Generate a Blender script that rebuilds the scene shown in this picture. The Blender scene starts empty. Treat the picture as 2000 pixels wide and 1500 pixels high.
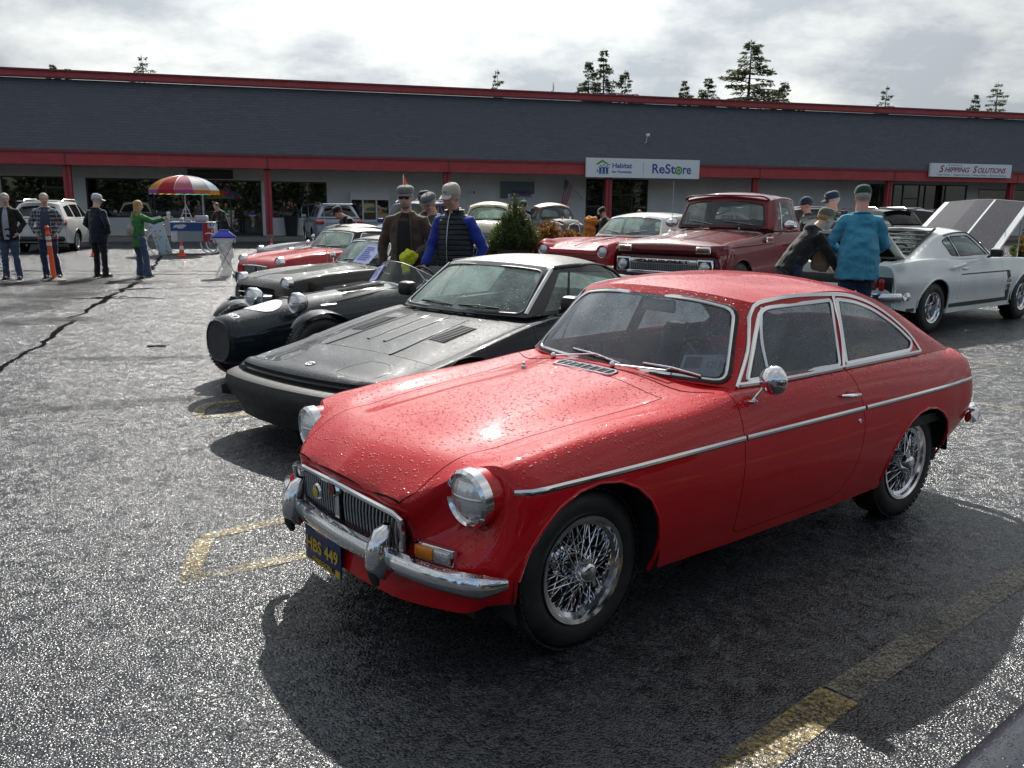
import bpy, bmesh, math, random
import numpy as np
from mathutils import Vector, Matrix
from mathutils.bvhtree import BVHTree

scene = bpy.context.scene
COL = scene.collection
R = math.radians
rnd = random.Random(7)

cam_d = bpy.data.cameras.new('camera')
cam = bpy.data.objects.new('camera', cam_d)
COL.objects.link(cam)
cam.location = (0, 0, 1.589)
cam.rotation_mode = 'XYZ'
cam.matrix_world = (Matrix.Translation((0, 0, 1.589)) @ Matrix.Rotation(R(90) - 0.199, 4, 'X')
                    @ Matrix.Rotation(-0.009 * -1, 4, 'Z'))
cam_d.sensor_width = 36.0
cam_d.lens = 1716.5 / 2000 * 36.0
cam_d.clip_start = 0.05
cam_d.clip_end = 3000
scene.camera = cam

SUN_EL, SUN_AZ = R(40.0), R(-3.0)    
SUN_DIR = Vector((math.sin(SUN_AZ) * math.cos(SUN_EL), math.cos(SUN_AZ) * math.cos(SUN_EL), math.sin(SUN_EL)))
world = bpy.data.worlds.new("World")
scene.world = world
world.use_nodes = True
wn, wl = world.node_tree.nodes, world.node_tree.links
wn.clear()
wo = wn.new('ShaderNodeOutputWorld')
bg = wn.new('ShaderNodeBackground')
bg.inputs['Strength'].default_value = 0.10
sky = wn.new('ShaderNodeTexSky')
sky.sky_type = 'NISHITA'
sky.sun_disc = False
sky.sun_elevation = SUN_EL
sky.sun_rotation = SUN_AZ
sky.air_density = 1.0
sky.dust_density = 1.5
tc = wn.new('ShaderNodeTexCoord')
sep = wn.new('ShaderNodeSeparateXYZ'); wl.new(tc.outputs['Generated'], sep.inputs[0])
zmax = wn.new('ShaderNodeMath'); zmax.operation = 'MAXIMUM'; zmax.inputs[1].default_value = 0.0
wl.new(sep.outputs['Z'], zmax.inputs[0])
zadd = wn.new('ShaderNodeMath'); zadd.operation = 'ADD'; zadd.inputs[1].default_value = 0.42
wl.new(zmax.outputs[0], zadd.inputs[0])
div = wn.new('ShaderNodeVectorMath'); div.operation = 'DIVIDE'
cmb = wn.new('ShaderNodeCombineXYZ')
for k in range(3):
    wl.new(zadd.outputs[0], cmb.inputs[k])
wl.new(tc.outputs['Generated'], div.inputs[0]); wl.new(cmb.outputs[0], div.inputs[1])
flat = wn.new('ShaderNodeVectorMath'); flat.operation = 'MULTIPLY'; flat.inputs[1].default_value = (0.9, 1.0, 1.5)
wl.new(div.outputs[0], flat.inputs[0])
def wnoise(scale, detail, rough, off):
    n = wn.new('ShaderNodeTexNoise'); n.inputs['Scale'].default_value = scale
    n.inputs['Detail'].default_value = detail; n.inputs['Roughness'].default_value = rough
    m = wn.new('ShaderNodeVectorMath'); m.operation = 'ADD'; m.inputs[1].default_value = off
    wl.new(flat.outputs[0], m.inputs[0]); wl.new(m.outputs[0], n.inputs['Vector'])
    return n
def wramp(src, a, b, ca=(0, 0, 0, 1), cb=(1, 1, 1, 1)):
    r = wn.new('ShaderNodeValToRGB'); r.color_ramp.elements[0].position = a; r.color_ramp.elements[1].position = b
    r.color_ramp.elements[0].color = ca; r.color_ramp.elements[1].color = cb
    wl.new(src, r.inputs[0]); return r
n1 = wnoise(1.3, 9, 0.56, (3.1, 7.7, 0))
n2 = wnoise(2.3, 12, 0.58, (11.3, 2.2, 5))
bright = wramp(n2.outputs['Fac'], 0.46, 0.68)
sund = wn.new('ShaderNodeVectorMath'); sund.operation = 'DOT_PRODUCT'
sund.inputs[1].default_value = SUN_DIR
wl.new(tc.outputs['Generated'], sund.inputs[0])
cvm = wn.new('ShaderNodeMath'); cvm.operation = 'MULTIPLY_ADD'; cvm.inputs[1].default_value = 0.36
wl.new(sund.outputs['Value'], cvm.inputs[0]); wl.new(n1.outputs['Fac'], cvm.inputs[2])
cover = wramp(cvm.outputs[0], 0.26, 0.46)
sunp = wn.new('ShaderNodeMath'); sunp.operation = 'MAXIMUM'; sunp.inputs[1].default_value = 0.0
wl.new(sund.outputs['Value'], sunp.inputs[0])
sunq = wn.new('ShaderNodeMath'); sunq.operation = 'POWER'; sunq.inputs[1].default_value = 5.0
wl.new(sunp.outputs[0], sunq.inputs[0])
sunk = wn.new('ShaderNodeMath'); sunk.operation = 'MULTIPLY_ADD'; sunk.inputs[1].default_value = 1.0; sunk.inputs[2].default_value = 0.62
wl.new(sunq.outputs[0], sunk.inputs[0])
cmix = wn.new('ShaderNodeMixRGB')
cmix.inputs[1].default_value = (3.8, 4.15, 4.5, 1)
cmix.inputs[2].default_value = (8.6, 8.7, 8.3, 1)
wl.new(bright.outputs[0], cmix.inputs[0])
cs = wn.new('ShaderNodeVectorMath'); cs.operation = 'SCALE'
wl.new(cmix.outputs[0], cs.inputs[0]); wl.new(sunk.outputs[0], cs.inputs['Scale'])
smix = wn.new('ShaderNodeMixRGB')
wl.new(cover.outputs[0], smix.inputs[0]); wl.new(sky.outputs[0], smix.inputs[1]); wl.new(cs.outputs[0], smix.inputs[2])
wl.new(smix.outputs[0], bg.inputs[0])
wl.new(bg.outputs[0], wo.inputs[0])

sun_d = bpy.data.lights.new('sun', 'SUN')
sun_d.energy = 3.9
sun_d.angle = R(0.6)
sun_d.color = (1.0, 0.96, 0.90)
sun = bpy.data.objects.new('sun', sun_d)
COL.objects.link(sun)
sun.rotation_euler = SUN_DIR.to_track_quat('Z', 'Y').to_euler()
sun.location = (0, 0, 60)

scene.view_settings.view_transform = 'Standard'
scene.view_settings.look = 'None'
scene.view_settings.exposure = 0.56
scene.view_settings.gamma = 1.0
scene.view_settings.use_curve_mapping = False
scene.cycles.max_bounces = 8
scene.cycles.transparent_max_bounces = 16
scene.cycles.caustics_reflective = False
scene.cycles.caustics_refractive = False
scene.cycles.sample_clamp_indirect = 6.0
MATS = {}
class NT:
    def __init__(s, name):
        s.m = bpy.data.materials.new(name); s.m.use_nodes = True
        s.n, s.l = s.m.node_tree.nodes, s.m.node_tree.links
        s.n.clear()
        s.out = s.n.new('ShaderNodeOutputMaterial')
        s._tc = None
    def node(s, t, **kw):
        n = s.n.new(t)
        for k, v in kw.items():
            if hasattr(n, k): setattr(n, k, v)
            else: n.inputs[k.replace('_', ' ')].default_value = v
        return n
    def link(s, a, b): s.l.new(a, b)
    def tc(s, kind='Object'):
        if s._tc is None: s._tc = s.n.new('ShaderNodeTexCoord')
        return s._tc.outputs[kind]
    def noise(s, scale, detail=4, rough=0.55, vec=None, stretch=None):
        n = s.node('ShaderNodeTexNoise'); n.inputs['Scale'].default_value = scale
        n.inputs['Detail'].default_value = detail; n.inputs['Roughness'].default_value = rough
        v = vec if vec is not None else s.tc()
        if stretch: 
            m = s.node('ShaderNodeVectorMath', operation='MULTIPLY'); m.inputs[1].default_value = stretch
            s.link(v, m.inputs[0]); v = m.outputs[0]
        s.link(v, n.inputs['Vector']); return n.outputs['Fac']
    def voro(s, scale, feature='F1', out='Distance', vec=None, rand=1.0):
        n = s.node('ShaderNodeTexVoronoi', feature=feature); n.inputs['Scale'].default_value = scale
        n.inputs['Randomness'].default_value = rand
        s.link(vec if vec is not None else s.tc(), n.inputs['Vector']); return n.outputs[out]
    def ramp(s, src, a, b, ca=0.0, cb=1.0):
        r = s.node('ShaderNodeMapRange'); r.inputs['From Min'].default_value = a; r.inputs['From Max'].default_value = b
        r.inputs['To Min'].default_value = ca; r.inputs['To Max'].default_value = cb; r.clamp = True
        s.link(src, r.inputs['Value']); return r.outputs[0]
    def math(s, op, a, b=None, c=None):
        m = s.node('ShaderNodeMath', operation=op)
        for k, x in enumerate((a, b, c)):
            if x is None: continue
            if isinstance(x, (int, float)): m.inputs[k].default_value = x
            else: s.link(x, m.inputs[k])
        return m.outputs[0]
    def mix(s, f, a, b):
        m = s.node('ShaderNodeMixRGB')
        for k, x in ((0, f), (1, a), (2, b)):
            if isinstance(x, (int, float)): m.inputs[k].default_value = x
            elif isinstance(x, (tuple, list)): m.inputs[k].default_value = (*x[:3], 1)
            else: s.link(x, m.inputs[k])
        return m.outputs[0]
    def bump(s, h, strength=0.3, dist=0.01, normal=None):
        b = s.node('ShaderNodeBump'); b.inputs['Strength'].default_value = strength; b.inputs['Distance'].default_value = dist
        s.link(h, b.inputs['Height'])
        if normal is not None: s.link(normal, b.inputs['Normal'])
        return b.outputs[0]
    def bsdf(s, base=(.5, .5, .5), rough=.5, metal=0, spec=.5, coat=0, coat_rough=.03, emis=None, estr=0, normal=None, coat_normal=None, sheen=0, trans=0, sub=0):
        p = s.node('ShaderNodeBsdfPrincipled')
        def put(k, x):
            if isinstance(x, (int, float)): p.inputs[k].default_value = x
            elif isinstance(x, (tuple, list)): p.inputs[k].default_value = (*x[:3], 1)
            else: s.link(x, p.inputs[k])
        put('Base Color', base); put('Roughness', rough); put('Metallic', metal); put('Specular IOR Level', spec)
        put('Coat Weight', coat); put('Coat Roughness', coat_rough); put('Sheen Weight', sheen); put('Transmission Weight', trans)
        if emis: put('Emission Color', emis); put('Emission Strength', estr)
        if normal is not None: s.link(normal, p.inputs['Normal'])
        if coat_normal is not None: s.link(coat_normal, p.inputs['Coat Normal'])
        return p
    def done(s, shader):
        s.link(shader.outputs[0] if hasattr(shader, 'outputs') else shader, s.out.inputs['Surface']); return s.m

def plain(name, base, rough=.5, metal=0, spec=.5, coat=0, var=.0, vscale=8, bump=0, bscale=60, sheen=0):
    if name in MATS: return MATS[name]
    t = NT(name)
    b = base
    if var:
        f = t.noise(vscale, 5)
        b = t.mix(t.ramp(f, .3, .7), tuple(c * (1 - var) for c in base), tuple(min(1, c * (1 + var)) for c in base))
    nrm = t.bump(t.noise(bscale, 4), bump, .01) if bump else None
    r = rough
    if var: r = t.ramp(t.noise(vscale * 2.3, 4), .3, .7, max(.02, rough * .8), min(1, rough * 1.2))
    MATS[name] = t.done(t.bsdf(b, r, metal, spec, coat, normal=nrm, sheen=sheen)); return MATS[name]

def drops(t, scale=105, density=.62, up=(.15, .6), small=True, vec=None):
    """raindrops beading on upward-facing bodywork: domes, returned as a height and a mask"""
    v = vec if vec is not None else t.tc()
    d = t.voro(scale, 'F1', 'Distance', v)
    n = t.node('ShaderNodeTexVoronoi', feature='F1'); n.inputs['Scale'].default_value = scale; t.link(v, n.inputs['Vector'])
    sp = t.node('ShaderNodeSeparateXYZ'); t.link(n.outputs['Color'], sp.inputs[0])
    rad = t.math('MULTIPLY_ADD', sp.outputs[1], .34, .12)
    def para(dd, rr):
        q = t.math('DIVIDE', dd, rr); return t.math('MULTIPLY', t.math('MAXIMUM', t.math('SUBTRACT', 1.0, t.math('MULTIPLY', q, q)), 0.0), rr)
    h = t.math('MULTIPLY', para(d, rad), t.math('LESS_THAN', sp.outputs[0], density))
    if small:
        v2 = t.node('ShaderNodeVectorMath', operation='ADD'); v2.inputs[1].default_value = (3.3, 1.7, 9.1); t.link(v, v2.inputs[0])
        h = t.math('MAXIMUM', h, t.math('MULTIPLY', para(t.voro(scale * 2.2, 'F1', 'Distance', v2.outputs[0]), .30), .5))
    if up:
        g = t.node('ShaderNodeNewGeometry')
        s3 = t.node('ShaderNodeSeparateXYZ'); t.link(g.outputs['True Normal'], s3.inputs[0])
        h = t.math('MULTIPLY', h, t.ramp(s3.outputs[2], up[0], up[1]))
    return h

def paint(name, base, wet=0.0, rough=.28, scale=105, coat=.9, metallic=0.0, density=.62, dirt=.06):
    if name in MATS: return MATS[name]
    t = NT(name)
    f = t.noise(2.2, 6)
    b = t.mix(t.ramp(f, .35, .7), tuple(c * (1 - dirt) for c in base), tuple(min(1, c * (1 + dirt) + .002) for c in base))
    wav = t.bump(t.noise(1.8, 2), .05, .06)
    if wet:
        h = drops(t, scale, density)
        nb = t.bump(h, min(1, wet * .8), .8 / scale, normal=wav)
        b = t.mix(t.math('MULTIPLY', t.ramp(h, .02, .2), .22), b, tuple(min(1, c * 1.5 + .10) for c in base))  # bright spot of each drop painted in as a lighter base colour
        MATS[name] = t.done(t.bsdf(b, rough + .15, metallic, .06, coat, .035, normal=nb, coat_normal=nb))
    else:
        MATS[name] = t.done(t.bsdf(b, rough + .1, metallic, .1, coat, .045, normal=wav, coat_normal=wav))
    return MATS[name]

def glass(name, tint=(.55, .62, .60), alpha_t=.75, wet=0.0, rough=.02, scale=120, haze=.05, hazecol=(.6, .7, .7), vert=False):
    """thin window pane: fresnel mirror over tinted see-through, beads and a pale haze as a faint film"""
    if name in MATS: return MATS[name]
    t = NT(name)
    nrm = None
    tr = t.node('ShaderNodeBsdfTransparent'); tr.inputs[0].default_value = (*[c * alpha_t for c in tint], 1)
    gl = t.node('ShaderNodeBsdfGlossy'); gl.inputs['Roughness'].default_value = rough; gl.inputs['Color'].default_value = (1, 1, 1, 1)
    fr = t.node('ShaderNodeFresnel'); fr.inputs['IOR'].default_value = 1.62
    film = t.node('ShaderNodeBsdfTranslucent'); film.inputs[0].default_value = (*hazecol, 1)
    dif = t.node('ShaderNodeBsdfDiffuse'); dif.inputs[0].default_value = (*hazecol, 1)
    fm = t.node('ShaderNodeMixShader'); fm.inputs[0].default_value = .5
    t.link(film.outputs[0], fm.inputs[1]); t.link(dif.outputs[0], fm.inputs[2])
    hz = t.ramp(t.noise(5, 5, .6), .35, .75, haze * .5, haze * 1.6)
    if wet:
        vec = t.tc()
        if vert:
            m = t.node('ShaderNodeVectorMath', operation='MULTIPLY'); m.inputs[1].default_value = (1, 1, .42); t.link(vec, m.inputs[0]); vec = m.outputs[0]
        h = drops(t, scale, .75, None, True, vec)
        patch = t.ramp(t.noise(3.0, 4, .6), .38, .62, .25, 1)
        h = t.math('MULTIPLY', h, patch)
        nb = t.bump(h, wet, .5 / scale)
        for x in (gl, fr, film, dif): t.link(nb, x.inputs['Normal'])
        hz = t.math('ADD', hz, t.math('MULTIPLY', t.ramp(h, .02, .25), wet * .45))
    mx = t.node('ShaderNodeMixShader'); t.link(fr.outputs[0], mx.inputs[0]); t.link(tr.outputs[0], mx.inputs[1]); t.link(gl.outputs[0], mx.inputs[2])
    m2 = t.node('ShaderNodeMixShader'); t.link(hz, m2.inputs[0]); t.link(mx.outputs[0], m2.inputs[1]); t.link(fm.outputs[0], m2.inputs[2])
    MATS[name] = t.done(m2); return MATS[name]

def cloth(name, base, scale=60, fold=.35, rough=.85, pattern=None):
    if name in MATS: return MATS[name]
    t = NT(name)
    b = t.mix(t.ramp(t.noise(4, 5), .3, .7), tuple(c * .82 for c in base), tuple(min(1, c * 1.15) for c in base))
    if pattern == 'plaid':
        sx = t.node('ShaderNodeSeparateXYZ'); t.link(t.tc(), sx.inputs[0])
        a = t.math('LESS_THAN', t.math('FRACT', t.math('MULTIPLY', t.math('ADD', sx.outputs[0], sx.outputs[1]), 12)), .35)
        c = t.math('LESS_THAN', t.math('FRACT', t.math('MULTIPLY', sx.outputs[2], 12)), .35)
        b = t.mix(t.math('MULTIPLY', t.math('ADD', a, c), .5), b, (.42, .44, .48))
    if pattern == 'quilt':
        sx = t.node('ShaderNodeSeparateXYZ'); t.link(t.tc(), sx.inputs[0])
        fz = t.math('ABSOLUTE', t.math('SUBTRACT', t.math('FRACT', t.math('MULTIPLY', sx.outputs[2], 18)), .5))
        hq = t.ramp(fz, .3, .5)
        n = t.bump(hq, .9, -.02)
        MATS[name] = t.done(t.bsdf(b, .5, 0, .4, normal=n)); return MATS[name]
    n1 = t.bump(t.noise(7, 4, .6, stretch=(1, 1, .7)), fold, .08)
    n2 = t.bump(t.noise(scale * 6, 2), .15, .004, n1)
    MATS[name] = t.done(t.bsdf(b, rough, 0, .25, normal=n2, sheen=.3)); return MATS[name]

def M(name):
    return MATS[name]
CHROME_T = NT('chrome')
_cb = CHROME_T.bump(CHROME_T.noise(9, 3), .03, .02)
MATS['chrome'] = CHROME_T.done(CHROME_T.bsdf((.78, .78, .80), CHROME_T.ramp(CHROME_T.noise(14, 5), .35, .75, .06, .16), 1.0, normal=_cb))
_t = NT('wet chrome')
_h = drops(_t, 120, .5, (.1, .5))
_nb = _t.bump(_h, .6, .004)
MATS['wet_chrome'] = _t.done(_t.bsdf((.78, .78, .80), .08, 1.0, normal=_nb))
plain('brushed', (.55, .56, .58), .35, 1.0, var=.1)
plain('black_gloss', (.012, .012, .013), .15, coat=.5)
plain('black_rubber', (.018, .018, .018), .65, var=.3, vscale=20)
plain('black_trim', (.014, .014, .015), .45, var=.2)
plain('gap_black', (.004, .004, .004), .9)
plain('underbody', (.012, .012, .012), .8, var=.3)
plain('interior_black', (.02, .019, .018), .7, var=.3, bump=.3)
plain('interior_red', (.16, .02, .02), .6, var=.2)
plain('interior_tan', (.20, .13, .08), .6, var=.2)
plain('interior_grey', (.10, .10, .105), .7, var=.2)
plain('wood_rim', (.13, .05, .02), .3, coat=.6, var=.3)
plain('amber', (.85, .26, .02), .2, coat=1)
plain('red_lens', (.5, .01, .01), .15, coat=1)
plain('white_plastic', (.75, .76, .77), .4)
plain('white_paint_flat', (.75, .76, .75), .5, var=.04)
plain('paper', (.78, .79, .80), .6)
plain('paper_blue', (.42, .46, .80), .6)
plain('orange_plastic', (.80, .10, .015), .4, var=.08)
plain('reflective_white', (.72, .74, .74), .3)
plain('skin', (.66, .43, .33), .55, var=.08, vscale=14)
plain('skin_ruddy', (.66, .36, .28), .55, var=.1, vscale=14)
plain('hair_grey', (.42, .41, .38), .7, var=.3, vscale=60, bump=.5, bscale=120)
plain('hair_blond', (.48, .30, .12), .6, var=.35, vscale=40, bump=.6, bscale=90)
plain('hair_brown', (.16, .09, .045), .6, var=.3, vscale=50, bump=.5, bscale=100)
plain('shoe_black', (.015, .014, .014), .5)
plain('shoe_brown', (.12, .06, .03), .5)
plain('sole_white', (.6, .6, .58), .6)
plain('eye_dark', (.02, .015, .012), .2)
plain('lips', (.36, .14, .11), .5)

def tyre_mat():
    t = NT('tyre rubber')
    b = t.mix(t.ramp(t.noise(9, 6, .65), .35, .75), (.012, .012, .013), (.042, .040, .037))
    n = t.bump(t.noise(160, 3), .2, .003)
    MATS['tyre'] = t.done(t.bsdf(b, t.ramp(t.noise(6, 4), .3, .7, .4, .75), 0, .4, normal=n))
tyre_mat()
def lamp_lens():
    t = NT('lamp glass')
    sx = t.node('ShaderNodeSeparateXYZ'); t.link(t.tc(), sx.inputs[0])
    fl = t.math('ABSOLUTE', t.math('SUBTRACT', t.math('FRACT', t.math('MULTIPLY', sx.outputs[1], 46)), .5))
    fz = t.math('ABSOLUTE', t.math('SUBTRACT', t.math('FRACT', t.math('MULTIPLY', sx.outputs[2], 17)), .5))
    h = t.math('ADD', t.math('MULTIPLY', fl, .7), t.ramp(fz, .4, .5))
    h = t.math('ADD', h, t.math('MULTIPLY', drops(t, 110, .6, None), 1.2))
    n = t.bump(h, .55, .006)
    g = t.bsdf((.72, .74, .76), .18, .55, .8, 1.0, .02, normal=n)
    MATS['lamp_glass'] = t.done(g)
lamp_lens()
glass('glass_car', (.60, .66, .64), .80, haze=.16, hazecol=(.5, .62, .66))
glass('glass_wet', (.72, .82, .79), .9, wet=.95, scale=46, haze=.46, hazecol=(.62, .80, .74))
glass('glass_mgb', (.80, .86, .88), .95, wet=.6, scale=70, haze=.30, hazecol=(.46, .54, .62))
glass('glass_dark', (.10, .11, .12), .5, haze=.02)
glass('glass_clear', (.80, .84, .84), .92, haze=.03)
glass('glass_shop', (.30, .33, .32), .55, haze=.03, rough=.015)
def obj_from(name, me, mats, parent=None, loc=None, rotz=None):
    o = bpy.data.objects.new(name, me)
    COL.objects.link(o)
    if not isinstance(mats, (list, tuple)): mats = [mats]
    for m in mats: me.materials.append(MATS[m] if isinstance(m, str) else m)
    if parent is not None: o.parent = parent
    if loc is not None: o.location = loc
    if rotz is not None: o.rotation_euler = (0, 0, rotz)
    return o

def tag(o, label=None, cat=None, group=None, kind=None):
    if label: o['label'] = label
    if cat: o['category'] = cat
    if group: o['group'] = group
    if kind: o['kind'] = kind
    return o

def thing(name, label, cat, loc=(0, 0, 0), rotz=0, group=None):
    o = bpy.data.objects.new(name, None); COL.objects.link(o)
    o.empty_display_size = .2
    o.location = loc; o.rotation_euler = (0, 0, rotz)
    return tag(o, label, cat, group)

class MB:
    """collects shapes with material slots, then links them as one mesh object"""
    def __init__(s): s.v = []; s.f = []; s.mi = []; s.n = 0
    def add(s, v, f, mi=0):
        v = np.asarray(v, float).reshape(-1, 3)
        s.v.append(v)
        for q in f: s.f.append([int(i) + s.n for i in q]); s.mi.append(mi)
        s.n += len(v); return s
    def xf(s, mat): 
        m = np.array(mat)
        s.v = [np.c_[v, np.ones(len(v))] @ m.T[:, :3] for v in s.v]; return s
    def box(s, c, size, mi=0, rot=None, taper=1.0):
        x, y, z = [d / 2 for d in size]
        v = np.array([(-x, -y, -z), (x, -y, -z), (x, y, -z), (-x, y, -z), (-x * taper, -y * taper, z), (x * taper, -y * taper, z), (x * taper, y * taper, z), (-x * taper, y * taper, z)])
        if rot is not None: v = v @ np.array(Matrix.Rotation(rot[0], 3, rot[1])).T
        return s.add(v + np.array(c), [(0, 3, 2, 1), (4, 5, 6, 7), (0, 1, 5, 4), (1, 2, 6, 5), (2, 3, 7, 6), (3, 0, 4, 7)], mi)
    def rbox(s, c, size, r=.01, mi=0, rot=None, seg=3):
        """box with rounded vertical profile: rounded rectangle extruded along z with eased top and bottom"""
        x, y, z = [d / 2 for d in size]
        r = min(r, x * .95, y * .95, z * .95)
        pts = []
        for cx, cy, a0 in ((x - r, y - r, 0), (-x + r, y - r, 90), (-x + r, -y + r, 180), (x - r, -y + r, 270)):
            for k in range(seg + 1):
                a = R(a0 + 90 * k / seg); pts.append((cx, cy, math.cos(a), math.sin(a)))
        rings = []
        for zz, ins in ((-z, r), (-z + r * .3, r * .3), (-z + r, 0), (z - r, 0), (z - r * .3, r * .3), (z, r)):
            rings.append([(px + qx * (r - ins), py + qy * (r - ins), zz) for px, py, qx, qy in pts])
        v = np.array(rings).reshape(-1, 3)
        if rot is not None: v = v @ np.array(Matrix.Rotation(rot[0], 3, rot[1])).T
        n = len(pts); f = []
        for i in range(len(rings) - 1):
            for j in range(n): f.append((i * n + j, i * n + (j + 1) % n, (i + 1) * n + (j + 1) % n, (i + 1) * n + j))
        f.append(tuple(range(n))[::-1]); f.append(tuple((len(rings) - 1) * n + j for j in range(n)))
        return s.add(v + np.array(c), f, mi)
    def tube(s, pts, r, n=8, mi=0, closed=False, caps=True, flat=None, up=None):
        """sweep a circle (or an ellipse r x flat, flat along 'up') along a path; r may be a list"""
        P = np.array(pts, float); m = len(P)
        if m < 2: return s
        rr = np.full(m, r, float) if np.isscalar(r) else np.array(r, float)
        if closed: T = np.roll(P, -1, 0) - np.roll(P, 1, 0)
        else:
            T = np.zeros_like(P); T[1:-1] = P[2:] - P[:-2]; T[0] = P[1] - P[0]; T[-1] = P[-1] - P[-2]
        T /= np.maximum(np.linalg.norm(T, axis=1, keepdims=True), 1e-9)
        if up is not None:
            U = np.array(up, float); U = np.tile(U, (m, 1)) if U.ndim == 1 else U
            Nn = U - (U * T).sum(1, keepdims=True) * T
        else:
            Nn = np.zeros_like(P); a = np.array([0, 0, 1.0]) if abs(T[0][2]) < .9 else np.array([1.0, 0, 0])
            cur = a - a.dot(T[0]) * T[0]
            for i in range(m):
                cur = cur - cur.dot(T[i]) * T[i]; cur /= max(np.linalg.norm(cur), 1e-9); Nn[i] = cur
        Nn /= np.maximum(np.linalg.norm(Nn, axis=1, keepdims=True), 1e-9)
        B = np.cross(T, Nn)
        ang = np.arange(n) * 2 * math.pi / n
        fl = (1.0 if flat is None else flat)
        V = P[:, None, :] + rr[:, None, None] * (np.cos(ang)[None, :, None] * Nn[:, None, :] * fl + np.sin(ang)[None, :, None] * B[:, None, :])
        f = []
        k = m if closed else m - 1
        for i in range(k):
            a, b = i * n, ((i + 1) % m) * n
            for j in range(n): f.append((a + j, a + (j + 1) % n, b + (j + 1) % n, b + j))
        if caps and not closed:
            f.append(tuple(range(n))[::-1]); f.append(tuple((m - 1) * n + j for j in range(n)))
        return s.add(V.reshape(-1, 3), f, mi)
    def cyl(s, a, b, r, n=16, mi=0, r2=None):
        return s.tube([a, b], [r, r if r2 is None else r2], n, mi)
    def lathe(s, prof, n=32, axis='z', c=(0, 0, 0), mi=0, closed=False, sweep=2 * math.pi, caps=False):
        """profile [(radius, along)] around an axis"""
        p = np.array(prof, float); ang = np.arange(n) * sweep / n
        V = np.zeros((len(p), n, 3))
        ca, sa = np.cos(ang), np.sin(ang)
        if axis == 'z': V[..., 0] = p[:, :1] * ca; V[..., 1] = p[:, :1] * sa; V[..., 2] = p[:, 1:]
        elif axis == 'y': V[..., 0] = p[:, :1] * sa; V[..., 2] = p[:, :1] * ca; V[..., 1] = p[:, 1:]
        else: V[..., 1] = p[:, :1] * ca; V[..., 2] = p[:, :1] * sa; V[..., 0] = p[:, 1:]
        f = []
        k = len(p) if closed else len(p) - 1
        for i in range(k):
            a, b = i * n, ((i + 1) % len(p)) * n
            for j in range(n): f.append((a + j, a + (j + 1) % n, b + (j + 1) % n, b + j))
        if caps and not closed:
            if p[0, 0] > 1e-6: f.append(tuple(range(n))[::-1])
            if p[-1, 0] > 1e-6: f.append(tuple((len(p) - 1) * n + j for j in range(n)))
        return s.add(V.reshape(-1, 3) + np.array(c), f, mi)
    def sphere(s, c, r, n=16, m=10, mi=0, rot=None):
        rx, ry, rz = (r, r, r) if np.isscalar(r) else r
        v = [(0, 0, -1)]
        for i in range(1, m):
            a = math.pi * i / m - math.pi / 2
            for j in range(n): b = 2 * math.pi * j / n; v.append((math.cos(a) * math.cos(b), math.cos(a) * math.sin(b), math.sin(a)))
        v.append((0, 0, 1)); v = np.array(v) * (rx, ry, rz)
        if rot is not None: v = v @ np.array(Matrix.Rotation(rot[0], 3, rot[1])).T
        f = [(0, 1 + (j + 1) % n, 1 + j) for j in range(n)]
        for i in range(m - 2):
            for j in range(n): f.append((1 + i * n + j, 1 + i * n + (j + 1) % n, 1 + (i + 1) * n + (j + 1) % n, 1 + (i + 1) * n + j))
        L = len(v) - 1; f += [(L, 1 + (m - 2) * n + j, 1 + (m - 2) * n + (j + 1) % n) for j in range(n)]
        return s.add(v + np.array(c), f, mi)
    def grid(s, P, mi=0, flip=False):
        P = np.asarray(P, float); a, b = P.shape[:2]; f = []
        for i in range(a - 1):
            for j in range(b - 1):
                q = (i * b + j, i * b + j + 1, (i + 1) * b + j + 1, (i + 1) * b + j); f.append(q[::-1] if flip else q)
        return s.add(P.reshape(-1, 3), f, mi)
    def prism(s, poly, a, b, plane='xy', mi=0):
        """extrude a 2-D polygon between a and b along the remaining axis"""
        def P(u, v, w): return {'xy': (u, v, w), 'xz': (u, w, v), 'yz': (w, u, v)}[plane]
        n = len(poly); v = [P(u, w_, a) for u, w_ in poly] + [P(u, w_, b) for u, w_ in poly]
        f = [tuple(range(n))[::-1], tuple(range(n, 2 * n))] + [(i, (i + 1) % n, n + (i + 1) % n, n + i) for i in range(n)]
        return s.add(v, f, mi)
    def mesh(s, name, smooth=35):
        me = bpy.data.meshes.new(name)
        V = np.concatenate(s.v) if s.v else np.zeros((0, 3))
        me.from_pydata(V.tolist(), [], s.f)
        me.polygons.foreach_set('material_index', s.mi)
        if smooth:
            me.polygons.foreach_set('use_smooth', [True] * len(me.polygons))
            me.update()
            me.set_sharp_from_angle(angle=R(smooth))
        me.update(); return me
    def build(s, name, mats, parent=None, smooth=35, loc=None, rotz=None, fix=False):
        me = s.mesh(name, smooth)
        if fix:
            bm = bmesh.new(); bm.from_mesh(me); bmesh.ops.recalc_face_normals(bm, faces=bm.faces); bm.to_mesh(me); bm.free()
        return obj_from(name, me, mats, parent, loc, rotz)

def hermite(P, ts, axis=0):
    """non-uniform Catmull-Rom through the rows of P (array [n, ...]) at n spacings, sampled at ts in 0..n-1"""
    return None

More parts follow.
